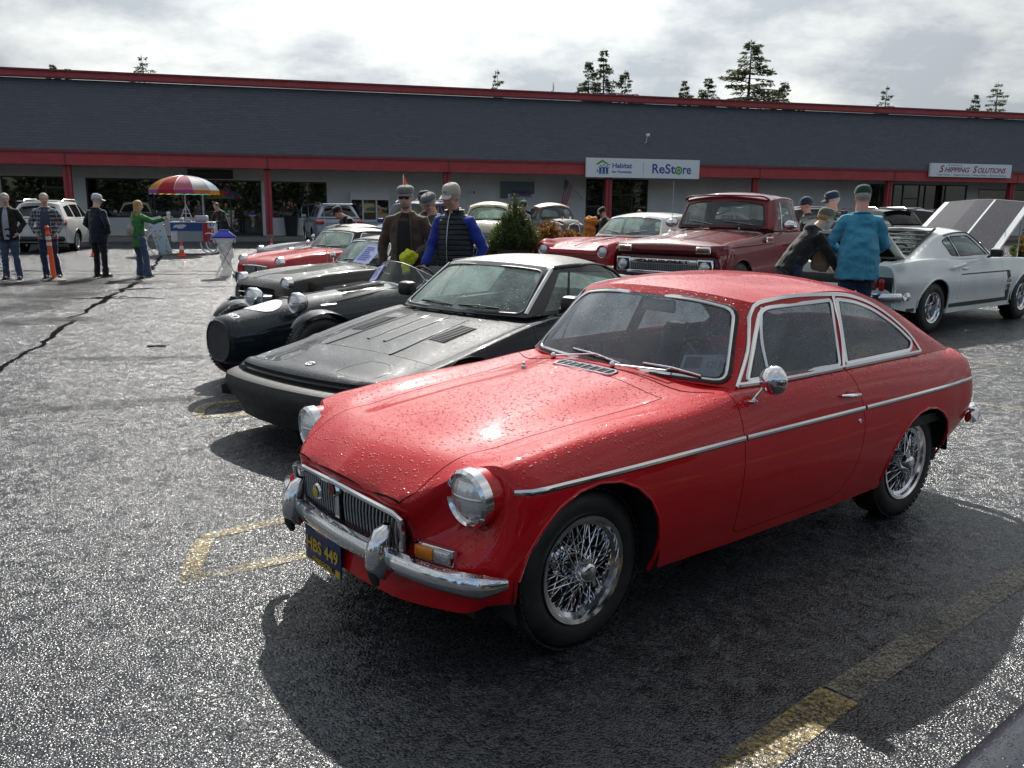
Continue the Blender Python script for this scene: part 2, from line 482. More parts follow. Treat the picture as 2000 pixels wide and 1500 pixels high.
def spline(P, t, out):
    """P [n, ...], knots t [n] increasing, sample positions out"""
    P = np.asarray(P, float); t = np.asarray(t, float); n = len(P)
    d = (P[1:] - P[:-1]) / (t[1:] - t[:-1]).reshape(-1, *[1] * (P.ndim - 1))
    Tn = np.zeros_like(P)
    if n == 2: Tn[:] = d[0]
    else:
        h = (t[1:] - t[:-1]).reshape(-1, *[1] * (P.ndim - 1))
        Tn[1:-1] = (d[:-1] * h[1:] + d[1:] * h[:-1]) / (h[1:] + h[:-1])
        Tn[0] = 1.5 * d[0] - .5 * Tn[1]; Tn[-1] = 1.5 * d[-1] - .5 * Tn[-2]
    out = np.asarray(out, float)
    k = np.clip(np.searchsorted(t, out, 'right') - 1, 0, n - 2)
    hh = (t[k + 1] - t[k]); u = (out - t[k]) / hh
    sh = (-1, *[1] * (P.ndim - 1)); u = u.reshape(sh); hh = hh.reshape(sh)
    return ((2 * u**3 - 3 * u**2 + 1) * P[k] + (u**3 - 2 * u**2 + u) * hh * Tn[k] + (-2 * u**3 + 3 * u**2) * P[k + 1] + (u**3 - u**2) * hh * Tn[k + 1])

def crv(pts, n=24):
    """smooth curve through points, resampled to n"""
    P = np.array(pts, float)
    t = np.r_[0, np.cumsum(np.maximum(np.linalg.norm(P[1:] - P[:-1], axis=1), 1e-6))]
    return spline(P, t, np.linspace(0, t[-1], n))

def surf(ctrl, nu, nv, tu=None):
    """smooth surface through a control grid [i][j] of points; ucrease: rows where the surface may fold"""
    C = np.array(ctrl, float)
    if tu is None:
        du = np.linalg.norm(C[1:] - C[:-1], axis=2).mean(1); tu = np.r_[0, np.cumsum(np.maximum(du, 1e-4))]
    dv = np.linalg.norm(C[:, 1:] - C[:, :-1], axis=2).mean(0); tv = np.r_[0, np.cumsum(np.maximum(dv, 1e-4))]
    def samp(t, n):
        k = np.maximum(1, np.round((t[1:] - t[:-1]) / t[-1] * n)).astype(int)
        return np.concatenate([np.linspace(t[i], t[i + 1], k[i], endpoint=False) for i in range(len(k))] + [[t[-1]]])
    A = spline(C, tu, samp(tu, nu))
    B = spline(np.swapaxes(A, 0, 1), tv, samp(tv, nv))
    return np.swapaxes(B, 0, 1)

def inset_poly(poly, d):
    P = np.array(poly, float); n = len(P); out = []
    for i in range(n):
        a, b, c = P[i - 1], P[i], P[(i + 1) % n]
        e1 = (b - a) / np.linalg.norm(b - a); e2 = (c - b) / np.linalg.norm(c - b)
        n1 = np.array([-e1[1], e1[0]]); n2 = np.array([-e2[1], e2[0]])
        m = n1 + n2; m /= max(np.linalg.norm(m), 1e-6)
        out.append(b + m * d / max(.5, m.dot(n1)))
    return np.array(out)

def rpoly(pts, r=.03, seg=4):
    """round the corners of a polygon (CCW); r scalar or list"""
    P = [np.array(p, float) for p in pts]; n = len(P); out = []
    rs = [r] * n if np.isscalar(r) else r
    for i in range(n):
        a, b, c = P[i - 1], P[i], P[(i + 1) % n]
        la, lc = np.linalg.norm(a - b), np.linalg.norm(c - b)
        q = min(rs[i], la * .45, lc * .45)
        if q < 1e-4: out.append(b); continue
        p0, p1 = b + (a - b) / la * q, b + (c - b) / lc * q
        for k in range(seg + 1):
            u = k / seg; out.append((1 - u)**2 * p0 + 2 * u * (1 - u) * b + u * u * p1)
    P = np.array(out)
    x, y = P[:, 0], P[:, 1]
    if (x * np.roll(y, -1) - y * np.roll(x, -1)).sum() < 0: P = P[::-1]
    return P

AX = {'y': (0, 2, 1), 'z': (0, 1, 2), 'x': (1, 2, 0)}
def clip_region(bm, poly, ax='y', filt=None, shrink=0.0):
    """cut the faces lying under a convex polygon (seen along axis ax); returns the faces inside"""
    P = np.array(poly, float)
    x, y = P[:, 0], P[:, 1]
    if (x * np.roll(y, -1) - y * np.roll(x, -1)).sum() < 0: P = P[::-1]
    i0, i1, i2 = AX[ax]
    lo, hi = P.min(0) - 1e-4, P.max(0) + 1e-4
    faces = []
    for f in bm.faces:
        cs = [(v.co[i0], v.co[i1]) for v in f.verts]
        if max(c[0] for c in cs) < lo[0] or min(c[0] for c in cs) > hi[0] or max(c[1] for c in cs) < lo[1] or min(c[1] for c in cs) > hi[1]: continue
        if filt and not filt(f): continue
        faces.append(f)
    n = len(P)
    for k in range(n):
        if not faces: return []
        a, b = P[k], P[(k + 1) % n]
        d = b - a; L = np.linalg.norm(d)
        if L < 1e-7: continue
        nx, ny = d[1] / L, -d[0] / L
        no = [0, 0, 0]; no[i0], no[i1] = nx, ny
        co = [0, 0, 0]; co[i0], co[i1] = a[0] - nx * shrink, a[1] - ny * shrink
        no, co = Vector(no), Vector(co)
        es = set(); vs = set()
        for f in faces:
            es.update(f.edges); vs.update(f.verts)
        r = bmesh.ops.bisect_plane(bm, geom=list(vs) + list(es) + faces, dist=1e-6, plane_co=co, plane_no=no)
        faces = [g for g in r['geom'] if isinstance(g, bmesh.types.BMFace) and (g.calc_center_median() - co).dot(no) < 0]
    return faces

def extract(bm, faces, delete=True):
    """copy faces to a new bmesh and drop them from the old one"""
    nb = bmesh.new(); vm = {}
    for f in faces:
        vs = []
        for v in f.verts:
            if v not in vm: vm[v] = nb.verts.new(v.co)
            vs.append(vm[v])
        try: g = nb.faces.new(vs); g.smooth = True; g.material_index = f.material_index
        except ValueError: pass
    if delete: bmesh.ops.delete(bm, geom=faces, context='FACES')
    return nb

def bm_from_grid(P, flip=False):
    bm = bmesh.new(); a, b = P.shape[:2]
    vs = [[bm.verts.new(P[i, j]) for j in range(b)] for i in range(a)]
    for i in range(a - 1):
        for j in range(b - 1):
            q = [vs[i][j], vs[i][j + 1], vs[i + 1][j + 1], vs[i + 1][j]]
            if flip: q = q[::-1]
            try: f = bm.faces.new(q); f.smooth = True
            except ValueError: pass
    return bm

def mirror_bm(bm):
    """add the other side (y -> -y) and weld the centre line"""
    src = [f for f in bm.faces]
    vm = {}
    for v in list(bm.verts): vm[v] = bm.verts.new((v.co.x, -v.co.y, v.co.z))
    for f in src:
        g = bm.faces.new([vm[v] for v in reversed(f.verts)]); g.smooth = True; g.material_index = f.material_index
    bmesh.ops.remove_doubles(bm, verts=[v for v in bm.verts if abs(v.co.y) < .002], dist=.0025)
    return bm

def flip_bm(bm):
    nb = bmesh.new(); vm = {v: nb.verts.new((v.co.x, -v.co.y, v.co.z)) for v in bm.verts}
    for f in bm.faces:
        g = nb.faces.new([vm[v] for v in reversed(f.verts)]); g.smooth = True; g.material_index = f.material_index
    return nb

def solidify_bm(bm, t):
    """give a skin real thickness by adding an inner copy and a rim"""
    bm.normal_update()
    vs = list(bm.verts); fs = list(bm.faces)
    vm = {v: bm.verts.new(v.co - v.normal * t) for v in vs}
    be = [e for e in bm.edges if len(e.link_faces) == 1]
    for f in fs:
        g = bm.faces.new([vm[v] for v in reversed(f.verts)]); g.smooth = True; g.material_index = f.material_index
    for e in be:
        a, b = e.verts
        l = e.link_faces[0]
        idx = [v for v in l.verts]; i = idx.index(a)
        if idx[(i + 1) % len(idx)] == b: a, b = b, a
        try: bm.faces.new([a, b, vm[b], vm[a]])
        except ValueError: pass
    return bm

def bm_obj(bm, name, mats, parent=None, smooth=30, free=True, shift=None):
    if shift is not None:
        for v in bm.verts: v.co += Vector(shift)
    bm.normal_update()
    me = bpy.data.meshes.new(name); bm.to_mesh(me)
    if free: bm.free()
    me.polygons.foreach_set('use_smooth', [True] * len(me.polygons)); me.update()
    if smooth: me.set_sharp_from_angle(angle=R(smooth))
    return obj_from(name, me, mats, parent)

class Skin:
    """ray caster over a bmesh skin for laying trim on it"""
    def __init__(s, bms):
        s.t = [BVHTree.FromBMesh(b) for b in (bms if isinstance(bms, (list, tuple)) else [bms])]
    def hit(s, u, v, ax='y', sgn=1):
        if ax == 'y': o, d = Vector((u, 3 * sgn, v)), Vector((0, -sgn, 0))
        elif ax == 'z': o, d = Vector((u, v, 5)), Vector((0, 0, -1))
        else: o, d = Vector((6 * sgn, u, v)), Vector((-sgn, 0, 0))
        flip = False
        if ax == 'z' and v < 0: o.y = -o.y; flip = True
        if ax == 'x' and u < 0: o.y = -o.y; flip = True
        best = None
        for t in s.t:
            h = t.ray_cast(o, d)
            if h[0] is not None and (best is None or h[3] < best[3]): best = h
        if flip and best is not None:
            best = (Vector((best[0].x, -best[0].y, best[0].z)), Vector((best[1].x, -best[1].y, best[1].z)))
        return best
    def path(s, pts, ax='y', off=.002, sgn=1, n=None, nrm=False):
        if n: pts = crv([(p[0], p[1], 0) for p in pts], n)
        out = []; ns = []
        for p in pts:
            h = s.hit(p[0], p[1], ax, sgn)
            if h is None: continue
            nn = h[1]
            ref = {'y': Vector((0, sgn, 0)), 'z': Vector((0, 0, 1)), 'x': Vector((sgn, 0, 0))}[ax]
            if nn.dot(ref) < 0: nn = -nn
            out.append(h[0] + nn * off); ns.append(nn)
        return (out, ns) if nrm else out

def text_mesh(body, size=1.0, depth=.002, bold=False, slant=0.0, width=None, align='CENTER', space=1.0):
    """lettering as extruded mesh, x to the right, y up, centred"""
    cu = bpy.data.curves.new('t', 'FONT'); cu.body = body; cu.size = size; cu.extrude = depth
    cu.align_x = align; cu.align_y = 'CENTER'; cu.shear = slant; cu.space_character = space
    cu.resolution_u = 3
    if bold: cu.offset = size * .018
    o = bpy.data.objects.new('t', cu); COL.objects.link(o)
    dg = bpy.context.evaluated_depsgraph_get(); dg.update()
    me = bpy.data.meshes.new_from_object(o.evaluated_get(dg))
    bpy.data.objects.remove(o); bpy.data.curves.remove(cu)
    n = len(me.vertices)
    co = np.zeros(n * 3); me.vertices.foreach_get('co', co); co = co.reshape(-1, 3)
    if width and n:
        w = co[:, 0].max() - co[:, 0].min(); co[:, 0] *= width / max(w, 1e-6)
    fs = [tuple(p.vertices) for p in me.polygons]
    bpy.data.meshes.remove(me)
    return co, fs

def frame(o, right, up):
    """4x4 that takes text x->right, y->up, z->right x up"""
    r = Vector(right).normalized(); u = Vector(up); u = (u - r * u.dot(r)).normalized(); w = r.cross(u)
    m = Matrix(((r.x, u.x, w.x, o[0]), (r.y, u.y, w.y, o[1]), (r.z, u.z, w.z, o[2]), (0, 0, 0, 1)))
    return m
def put_text(body, o, right, up, size, mat, parent, name='lettering', **kw):
    co, fs = text_mesh(body, size, **kw)
    if not len(co): return None
    m = MB().add(co, fs); m.xf(frame(o, right, up))
    return m.build(name, mat, parent, smooth=0)

def copy_tree(o, parent=None):
    c = o.copy(); COL.objects.link(c)
    if parent is not None: c.parent = parent
    for ch in list(o.children): copy_tree(ch, c)
    return c
def facet_normal(t, k=.55, scale=110, base=None, flood=None):
    """wet stones: every stone face tilts its own way and catches the light by itself"""
    out = []
    for sc, w in ((scale, 1.0), (scale * 2.1, .6)):
        n = t.node('ShaderNodeTexVoronoi', feature='F1'); n.inputs['Scale'].default_value = sc; t.link(t.tc(), n.inputs['Vector'])
        v = t.node('ShaderNodeVectorMath', operation='SUBTRACT'); v.inputs[1].default_value = (.5, .5, .5); t.link(n.outputs['Color'], v.inputs[0])
        m = t.node('ShaderNodeVectorMath', operation='SCALE'); m.inputs['Scale'].default_value = w; t.link(v.outputs[0], m.inputs[0]); out.append(m.outputs[0])
    a = t.node('ShaderNodeVectorMath', operation='ADD'); t.link(out[0], a.inputs[0]); t.link(out[1], a.inputs[1])
    f = t.node('ShaderNodeVectorMath', operation='MULTIPLY'); f.inputs[1].default_value = (1, 1, 0); t.link(a.outputs[0], f.inputs[0])
    s_ = t.node('ShaderNodeVectorMath', operation='SCALE'); t.link(f.outputs[0], s_.inputs[0])
    if flood is None: s_.inputs['Scale'].default_value = k
    else: t.link(t.math('MULTIPLY', flood, k), s_.inputs['Scale'])
    b_ = t.node('ShaderNodeVectorMath', operation='ADD'); t.link(s_.outputs[0], b_.inputs[0])
    for sc, w in ((34, .32), (15, .30), (3.1, .06)):
        n = t.node('ShaderNodeTexVoronoi', feature='F1' if sc > 20 else 'SMOOTH_F1'); n.inputs['Scale'].default_value = sc; t.link(t.tc(), n.inputs['Vector'])
        v = t.node('ShaderNodeVectorMath', operation='SUBTRACT'); v.inputs[1].default_value = (.5, .5, .5); t.link(n.outputs['Color'], v.inputs[0])
        m = t.node('ShaderNodeVectorMath', operation='MULTIPLY'); m.inputs[1].default_value = (w, w, 0); t.link(v.outputs[0], m.inputs[0])
        q = t.node('ShaderNodeVectorMath', operation='ADD'); t.link(m.outputs[0], q.inputs[0])
        if base is not None: t.link(base, q.inputs[1])
        else: q.inputs[1].default_value = (0, 0, 1)
        base = q.outputs[0]
    t.link(base, b_.inputs[1])
    n_ = t.node('ShaderNodeVectorMath', operation='NORMALIZE'); t.link(b_.outputs[0], n_.inputs[0])
    return n_.outputs[0]
def asphalt_mat():
    t = NT('wet asphalt')
    big = t.noise(.35, 5, .6); mid = t.noise(1.7, 5, .6); g = t.noise(90, 3, .6)
    sx = t.node('ShaderNodeSeparateXYZ'); t.link(t.voro(110, 'F1', 'Color'), sx.inputs[0])
    stone = t.mix(sx.outputs[0], (.012, .013, .016), (.070, .075, .085))
    damp = t.ramp(t.noise(.5, 5, .6, stretch=(.28, 1.1, 1)), .50, .62)
    base = t.mix(t.math('MAXIMUM', t.math('MULTIPLY', t.ramp(big, .35, .7), .5), t.math('MULTIPLY', damp, .8)), stone, (.010, .0105, .0115))
    fl = t.ramp(t.noise(.6, 4, .55, stretch=(.35, 1.2, 1)), .32, .60, .45, 1)
    vd = t.voro(110, 'F1', 'Distance')
    h = t.math('ADD', t.ramp(vd, .1, .75, 1, 0), t.math('MULTIPLY', g, .6))
    nb = t.bump(h, .8, .004, t.bump(mid, .12, .05))
    nf = facet_normal(t, .44, 125, nb, fl)
    p = t.bsdf(base, t.ramp(g, .3, .7, .20, .30), 0, .56, normal=nf)
    MATS['asphalt'] = t.done(p)
asphalt_mat()
def paintline_mat(name, col, wear):
    t = NT(name)
    f = t.noise(60, 6, .75); g = t.noise(2.6, 5, .65)
    keep = t.ramp(t.math('ADD', f, t.math('MULTIPLY', g, .62)), wear + .08, wear + .26, .06, .88)
    vd = t.voro(75, 'F1', 'Distance')
    nb = facet_normal(t, .55, 110, t.bump(t.math('ADD', t.ramp(vd, .1, .75, 1, 0), t.noise(90, 3)), .8, .0038))
    a = t.bsdf(col, .25, 0, .7, normal=nb)
    tr = t.node('ShaderNodeBsdfTransparent')
    m = t.node('ShaderNodeMixShader'); t.link(keep, m.inputs[0]); t.link(tr.outputs[0], m.inputs[1]); t.link(a.outputs[0], m.inputs[2])
    MATS[name] = t.done(m)
paintline_mat('yellow_line', (.34, .25, .09), .655)
paintline_mat('yellow_line_shaded', (.17, .15, .11), .64)  # yellow_line's stretch inside the car shadow, shade put into a duller colour
paintline_mat('yellow_line_worn', (.28, .215, .09), .60)
def puddle_mat():
    t = NT('puddle water')
    nb = t.bump(t.noise(9, 3), .04, .01)
    e = t.ramp(t.noise(7, 4), .3, .7)
    MATS['puddle'] = t.done(t.bsdf((.012, .012, .013), .045, 0, .9, coat=1, coat_rough=.02, normal=nb))
    t = NT('damp strip')
    nb = t.bump(t.noise(60, 4), .5, .002)
    MATS['tar'] = t.done(t.bsdf((.012, .012, .013), .9, 0, .0, normal=nb))
puddle_mat()
m = MB(); 
gx = np.r_[np.linspace(-400, -40, 10), np.linspace(-30, 60, 24), np.linspace(80, 500, 12)]
gy = np.r_[np.linspace(-300, -20, 8), np.linspace(-10, 80, 24), np.linspace(100, 900, 12)]
X, Y = np.meshgrid(gx, gy, indexing='ij')
m.grid(np.stack([X, Y, X * 0], -1), flip=True)
tag(m.build('ground', 'asphalt', smooth=0), kind='structure')

def ribbon(name, pts, w, mat, z=.004, jag=0.0, kind='structure', seed=1, wv=None):
    P = crv([(p[0], p[1], 0) for p in pts], max(8, len(pts) * 10)); r = random.Random(seed)
    T = np.gradient(P, axis=0); T /= np.linalg.norm(T, axis=1, keepdims=True)
    N = np.c_[-T[:, 1], T[:, 0], T[:, 2] * 0]
    G = []
    for i, (p, n) in enumerate(zip(P, N)):
        ww = w * (1 if wv is None else np.interp(i / len(P), np.linspace(0, 1, len(wv)), wv))
        a = ww / 2 * (1 + r.uniform(-jag, jag)); b = ww / 2 * (1 + r.uniform(-jag, jag))
        G.append([p - n * a, p + n * b])
    G = np.array(G); G[..., 2] = z
    mm = MB(); mm.grid(G, flip=True)
    o = mm.build(name, mat, smooth=0)
    return tag(o, kind=kind)
YL = 'yellow_line'
ribbon('parking_line', [(-1.42, 3.53), (-1.14, 3.70), (-.55, 4.12), (.9, 5.25)], .085, 'yellow_line_worn', seed=2)
ribbon('parking_line', [(-1.50, 4.03), (-1.18, 4.27), (-.5, 4.75), (.9, 5.8)], .085, 'yellow_line_worn', seed=3)
ribbon('parking_line', [(-1.39, 3.58), (-1.44, 3.80), (-1.47, 4.01)], .09, 'yellow_line_worn', z=.008, seed=4)
ribbon('parking_line', [(-2.44, 6.98), (-2.12, 7.10), (-1.2, 7.85)], .09, 'yellow_line_worn', seed=5)
ribbon('parking_line', [(-2.40, 6.50), (-2.15, 6.55), (-1.2, 7.25)], .09, 'yellow_line_worn', seed=6)
ribbon('parking_line', [(-2.40, 6.55), (-2.45, 6.75), (-2.44, 6.95)], .09, 'yellow_line_worn', z=.008, seed=7)
ribbon('parking_line', [(.1, 1.74), (.68, 2.28), (1.10, 2.67)], .135, YL, seed=8)
ribbon('parking_line', [(1.11, 2.68), (1.26, 2.81), (1.9, 3.36), (2.79, 4.11), (3.9, 5.05)], .12, 'yellow_line_shaded', seed=18)
ribbon('parking_line', [(1.45, 2.10), (1.75, 2.42), (2.3, 2.95), (4.6, 4.75)], .13, YL, seed=9)
ribbon('parking_line', [(3.4, 7.75), (4.14, 6.98), (5.2, 5.9)], .06, 'yellow_line_worn', seed=10)
ribbon('parking_line', [(3.6, 10.6), (5.4, 8.8), (7.4, 6.9)], .06, 'yellow_line_worn', seed=11)

def crack(pts, w, seed, wv=None):
    r_ = random.Random(seed); P = crv([(p[0], p[1], 0) for p in pts], len(pts) * 5); L = np.linalg.norm(P[-1] - P[0])
    ribbon('crack_seal', [(p[0] + r_.gauss(0, .03), p[1] + r_.gauss(0, .03)) for p in P], w * .75, 'tar', .004 + .0005 * (seed % 9), .6, seed=seed, wv=wv)
crack([(-4.6, 7.3), (-4.91, 8.28), (-5.08, 8.84), (-5.3, 9.66), (-5.86, 11.46), (-6.34, 12.96), (-6.72, 14.36), (-6.88, 15.0), (-7.39, 16.89), (-7.98, 18.9), (-8.99, 21.94), (-9.88, 24.48), (-10.89, 27.41)], .10, 2, [1, .6, 1.0, .5, 1.4, 1.0, 1.9, .8, 1.5, .7, 1.2, .8])
crack([(-6.9, 14.7), (-6.4, 15.1), (-5.9, 14.9)], .10, 3, [.3, 1.4, .2]); crack([(-7.6, 14.8), (-7.0, 15.0), (-6.7, 15.3)], .12, 4, [.2, 1.6, .8]); crack([(-7.5, 16.2), (-7.1, 16.6), (-6.5, 16.9)], .10, 5, [.2, 1.6, .2])
crack([(-14, 20.6), (-10, 20.9), (-6.8, 21.3), (-4.2, 21.5)], .09, 6, [1, 2, .6, 1.8, 1]); crack([(-15, 19.3), (-11, 19.9), (-8, 20.2), (-5.5, 20.3)], .07, 7, [.5, 2, .6, 1.8, .2])
crack([(-4.16, 9.79), (-3.95, 9.84)], .07, 8); crack([(-6.54, 16.98), (-6.04, 17.25), (-5.2, 17.5)], .07, 9)
def shade_streak_mat():  # soft tree-shadow streaks painted as dark ribbons on the asphalt
    t = NT('painted shade streak'); at = t.node('ShaderNodeAttribute'); at.attribute_name = 'edge'
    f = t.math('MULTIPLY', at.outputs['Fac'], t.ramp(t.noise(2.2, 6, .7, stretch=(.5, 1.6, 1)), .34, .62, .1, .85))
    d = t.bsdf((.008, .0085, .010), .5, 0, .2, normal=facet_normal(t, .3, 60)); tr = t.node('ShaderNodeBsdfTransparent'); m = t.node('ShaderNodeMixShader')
    t.link(f, m.inputs[0]); t.link(tr.outputs[0], m.inputs[1]); t.link(d.outputs[0], m.inputs[2]); MATS['shade_streak'] = t.done(m)
shade_streak_mat()
def shade_streak(pts, w, k):
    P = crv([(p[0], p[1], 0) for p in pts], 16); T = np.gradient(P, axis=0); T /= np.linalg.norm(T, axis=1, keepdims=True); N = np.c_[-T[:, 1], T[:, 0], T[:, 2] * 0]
    G = np.stack([P + N * w * q for q in (-.5, -.25, 0, .25, .5)], 1); G[..., 2] = .0085 + .0004 * k; mm = MB(); mm.grid(G, flip=True); me = mm.mesh('painted_shade_streak', 0)
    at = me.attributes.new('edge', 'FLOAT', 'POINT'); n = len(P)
    at.data.foreach_set('value', [e * min(1, min(i, n - 1 - i) / 3) for i in range(n) for e in (0, .8, 1, .8, 0)]); tag(obj_from('painted_shade_streak', me, 'shade_streak'), kind='structure')
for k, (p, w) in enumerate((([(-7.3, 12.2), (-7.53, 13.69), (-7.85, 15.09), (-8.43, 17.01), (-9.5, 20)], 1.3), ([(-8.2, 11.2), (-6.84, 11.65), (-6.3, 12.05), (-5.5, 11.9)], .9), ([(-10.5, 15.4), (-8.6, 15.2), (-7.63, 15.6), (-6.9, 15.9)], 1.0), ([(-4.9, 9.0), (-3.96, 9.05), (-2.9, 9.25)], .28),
    ([(-9.8, 13.5), (-8.3, 13.2), (-6.9, 13.6)], .7), ([(-13, 17.5), (-10.5, 17.3), (-8, 18.0), (-6.5, 18.6)], 1.1), ([(-4.4, 6.4), (-3.2, 6.9), (-2.4, 7.3)], .35))): shade_streak(p, w, k)

def shingle_mat():
    t = NT('dark shingles')
    v = t.tc()
    br = t.node('ShaderNodeTexBrick'); br.inputs['Scale'].default_value = 1
    br.inputs['Brick Width'].default_value = .30; br.inputs['Row Height'].default_value = .125; br.inputs['Mortar Size'].default_value = .008
    br.inputs['Color1'].default_value = (.090, .096, .118, 1); br.inputs['Color2'].default_value = (.125, .13, .155, 1); br.inputs['Mortar'].default_value = (.06, .065, .08, 1)
    mp = t.node('ShaderNodeMapping'); mp.inputs['Rotation'].default_value = (R(-90), 0, 0)
    t.link(v, mp.inputs[0]); t.link(mp.outputs[0], br.inputs['Vector'])
    f = t.noise(.5, 6, .6)
    c = t.mix(t.ramp(f, .3, .75), br.outputs['Color'], (.10, .104, .125))
    c = t.mix(t.ramp(t.noise(30, 4), .3, .7, 0, .5), c, (.125, .13, .15))
    MATS['shingle'] = t.done(t.bsdf(c, .85, 0, .3, normal=t.bump(br.outputs['Fac'], .8, -.015)))
shingle_mat()
plain('fascia_red', (.42, .042, .048), .45, var=.12, vscale=3)
plain('fascia_dark', (.20, .03, .04), .5, var=.1)
plain('stucco', (.78, .765, .75), .85, var=.06, vscale=1.5, bump=.2, bscale=30)
plain('concrete', (.22, .215, .205), .8, var=.15, vscale=2)
plain('frame_dark', (.03, .03, .032), .4)
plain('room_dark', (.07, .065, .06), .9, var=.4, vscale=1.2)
plain('poster', (.45, .47, .40), .6, var=.3, vscale=2)

BA = R(15.5)
bld = thing('shopping_building', 'long single storey strip mall with dark shingled mansard and red trim across the background', 'building', (-10.8, 39.7, 0), BA)
LX0, LX1 = -45.0, 72.0
m = MB()
m.add([(LX0, -.42, 3.72), (LX1, -.42, 3.72), (LX1, 1.05, 6.66), (LX0, 1.05, 6.66)], [(0, 1, 2, 3)])
m.add([(LX0, 1.05, 6.66), (LX1, 1.05, 6.66), (LX1, 14, 6.4), (LX0, 14, 6.4)], [(0, 1, 2, 3)])
m.add([(LX0, -.42, 3.72), (LX0, 1.05, 6.66), (LX0, 14, 6.4), (LX0, 14, 3.1), (LX0, -.42, 3.1)], [(0, 1, 2, 3, 4)])
m.add([(LX1, -.42, 3.72), (LX1, 1.05, 6.66), (LX1, 14, 6.4), (LX1, 14, 3.1), (LX1, -.42, 3.1)], [(4, 3, 2, 1, 0)])
m.build('roof', 'shingle', bld, smooth=0)
m = MB(); m.box(((LX0 + LX1) / 2, .98, 6.84), (LX1 - LX0, .34, .30)); m.box(((LX0 + LX1) / 2, .93, 6.97), (LX1 - LX0, .40, .07), 1)
m.box(((LX0 + LX1) / 2, .95, 6.70), (LX1 - LX0, .32, .05), 1)
m.build('roof_cap', ['fascia_red', 'fascia_dark'], bld, smooth=0)
m = MB(); m.box(((LX0 + LX1) / 2, -.40, 3.37), (LX1 - LX0, .18, .50)); m.box(((LX0 + LX1) / 2, -.43, 3.66), (LX1 - LX0, .24, .10), 1)
m.box(((LX0 + LX1) / 2, 1.1, 3.24), (LX1 - LX0, 2.85, .06), 2)
m.build('fascia', ['fascia_red', 'fascia_dark', 'stucco'], bld, smooth=0)
m = MB(); m.box(((LX0 + LX1) / 2, 1.0, .075), (LX1 - LX0, 3.2, .15)); m.build('walkway', 'concrete', bld, smooth=0)
WY = 2.6
opens = [(-45, -40, .9, 2.7), (-38, -30, .15, 2.7), (-27, -18, .9, 2.7), (-16.5, -11.4, .9, 2.7), (-11.25, -8.62, .15, 2.72), (-7.87, -3.0, .95, 2.70), (-2.92, -.34, .15, 2.68), (.09, 2.67, .98, 2.66),
         (15.79, 19.26, .15, 3.05), (32.85, 39.5, .15, 3.05), (40.33, 44.5, 1.2, 2.85), (46, 52, .15, 2.9), (55, 64, .9, 2.8)]
m = MB(); x = LX0
def wallbox(a, b, z0, z1):
    if b - a > .01 and z1 - z0 > .01: m.box(((a + b) / 2, WY + .1, (z0 + z1) / 2), (b - a, .2, z1 - z0))
for a, b, z0, z1 in opens:
    wallbox(x, a, .15, 3.21); wallbox(a, b, .15, z0); wallbox(a, b, z1, 3.21); x = b
wallbox(x, LX1, .15, 3.21)
m.build('wall', 'stucco', bld, smooth=0)
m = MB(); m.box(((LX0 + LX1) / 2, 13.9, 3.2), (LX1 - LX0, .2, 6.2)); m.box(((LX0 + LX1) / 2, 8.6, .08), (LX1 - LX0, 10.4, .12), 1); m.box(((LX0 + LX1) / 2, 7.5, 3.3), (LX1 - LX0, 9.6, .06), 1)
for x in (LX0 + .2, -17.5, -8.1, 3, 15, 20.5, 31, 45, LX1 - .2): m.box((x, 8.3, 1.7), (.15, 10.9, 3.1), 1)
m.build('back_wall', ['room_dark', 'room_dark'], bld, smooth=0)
def shop_window(a, b, z0, z1, muls, doorbar=None):
    w = MB(); f = .06
    w.box(((a + b) / 2, WY + .05, z1 - f / 2), (b - a, .09, f)); w.box(((a + b) / 2, WY + .05, z0 + f / 2), (b - a, .09, f))
    for xx in [a + f / 2, b - f / 2] + list(muls): w.box((xx, WY + .05, (z0 + z1) / 2), (f, .088, z1 - z0 - 2 * f))
    if doorbar: w.box(((doorbar[0] + doorbar[1]) / 2, WY + .05, 1.05), (doorbar[1] - doorbar[0] - f, .08, .06)); w.box(((doorbar[0] + doorbar[1]) / 2, WY + .05, 2.25), (doorbar[1] - doorbar[0] - f, .082, .07))
    o = w.build('window', 'frame_dark', bld, smooth=0)
    es = [a] + sorted(muls) + [b]
    for p, q in zip(es[:-1], es[1:]):
        g = MB(); g.box(((p + q) / 2, WY + .055, (z0 + z1) / 2), (q - p - .065, .008, z1 - z0 - .125)); g.build('pane', 'glass_shop', o, smooth=0)
    return o
MUL = {-45: [-42.5], -38: [-36, -34, -32], -27: [-24, -21], -16.5: [-14.0], -11.25: [-9.48], -7.87: [-5.06], -2.92: [-1.75], .09: [], 15.79: [16.75, 18.35], 32.85: [33.5, 34.45, 35.1, 36.2, 36.6, 38.0], 40.33: [42.4], 46: [48, 50], 55: [58, 61]}
for a, b, z0, z1 in opens:
    shop_window(a, b, z0, z1, MUL[a], {-2.92: (-2.92, -1.75), 15.79: (16.75, 18.35), 32.85: (35.1, 36.2), -11.25: (-9.48, -8.62)}.get(a))
k = -5
while k <= 9:
    x = 8.0 * k - .05
    m = MB()
    m.box((x, -.12, 1.64), (.30, .26, 3.0)); m.box((x, -.262, 1.64), (.07, .03, 3.0), 1)
    m.box((x + .03, -.48, 3.40), (.09, .05, .58), 1)
    m.box((x, -.12, .22), (.36, .32, .16), 2)
    m.build('column', ['fascia_red', 'fascia_dark', 'concrete'], bld, smooth=0)
    k += 1
def wall_plate(name, x0, x1, z0, z1, mat, y=WY - .03, t=.04, parent=None):
    w = MB(); w.box(((x0 + x1) / 2, y, (z0 + z1) / 2), (x1 - x0, t, z1 - z0)); return w.build(name, mat, parent or bld, smooth=0)
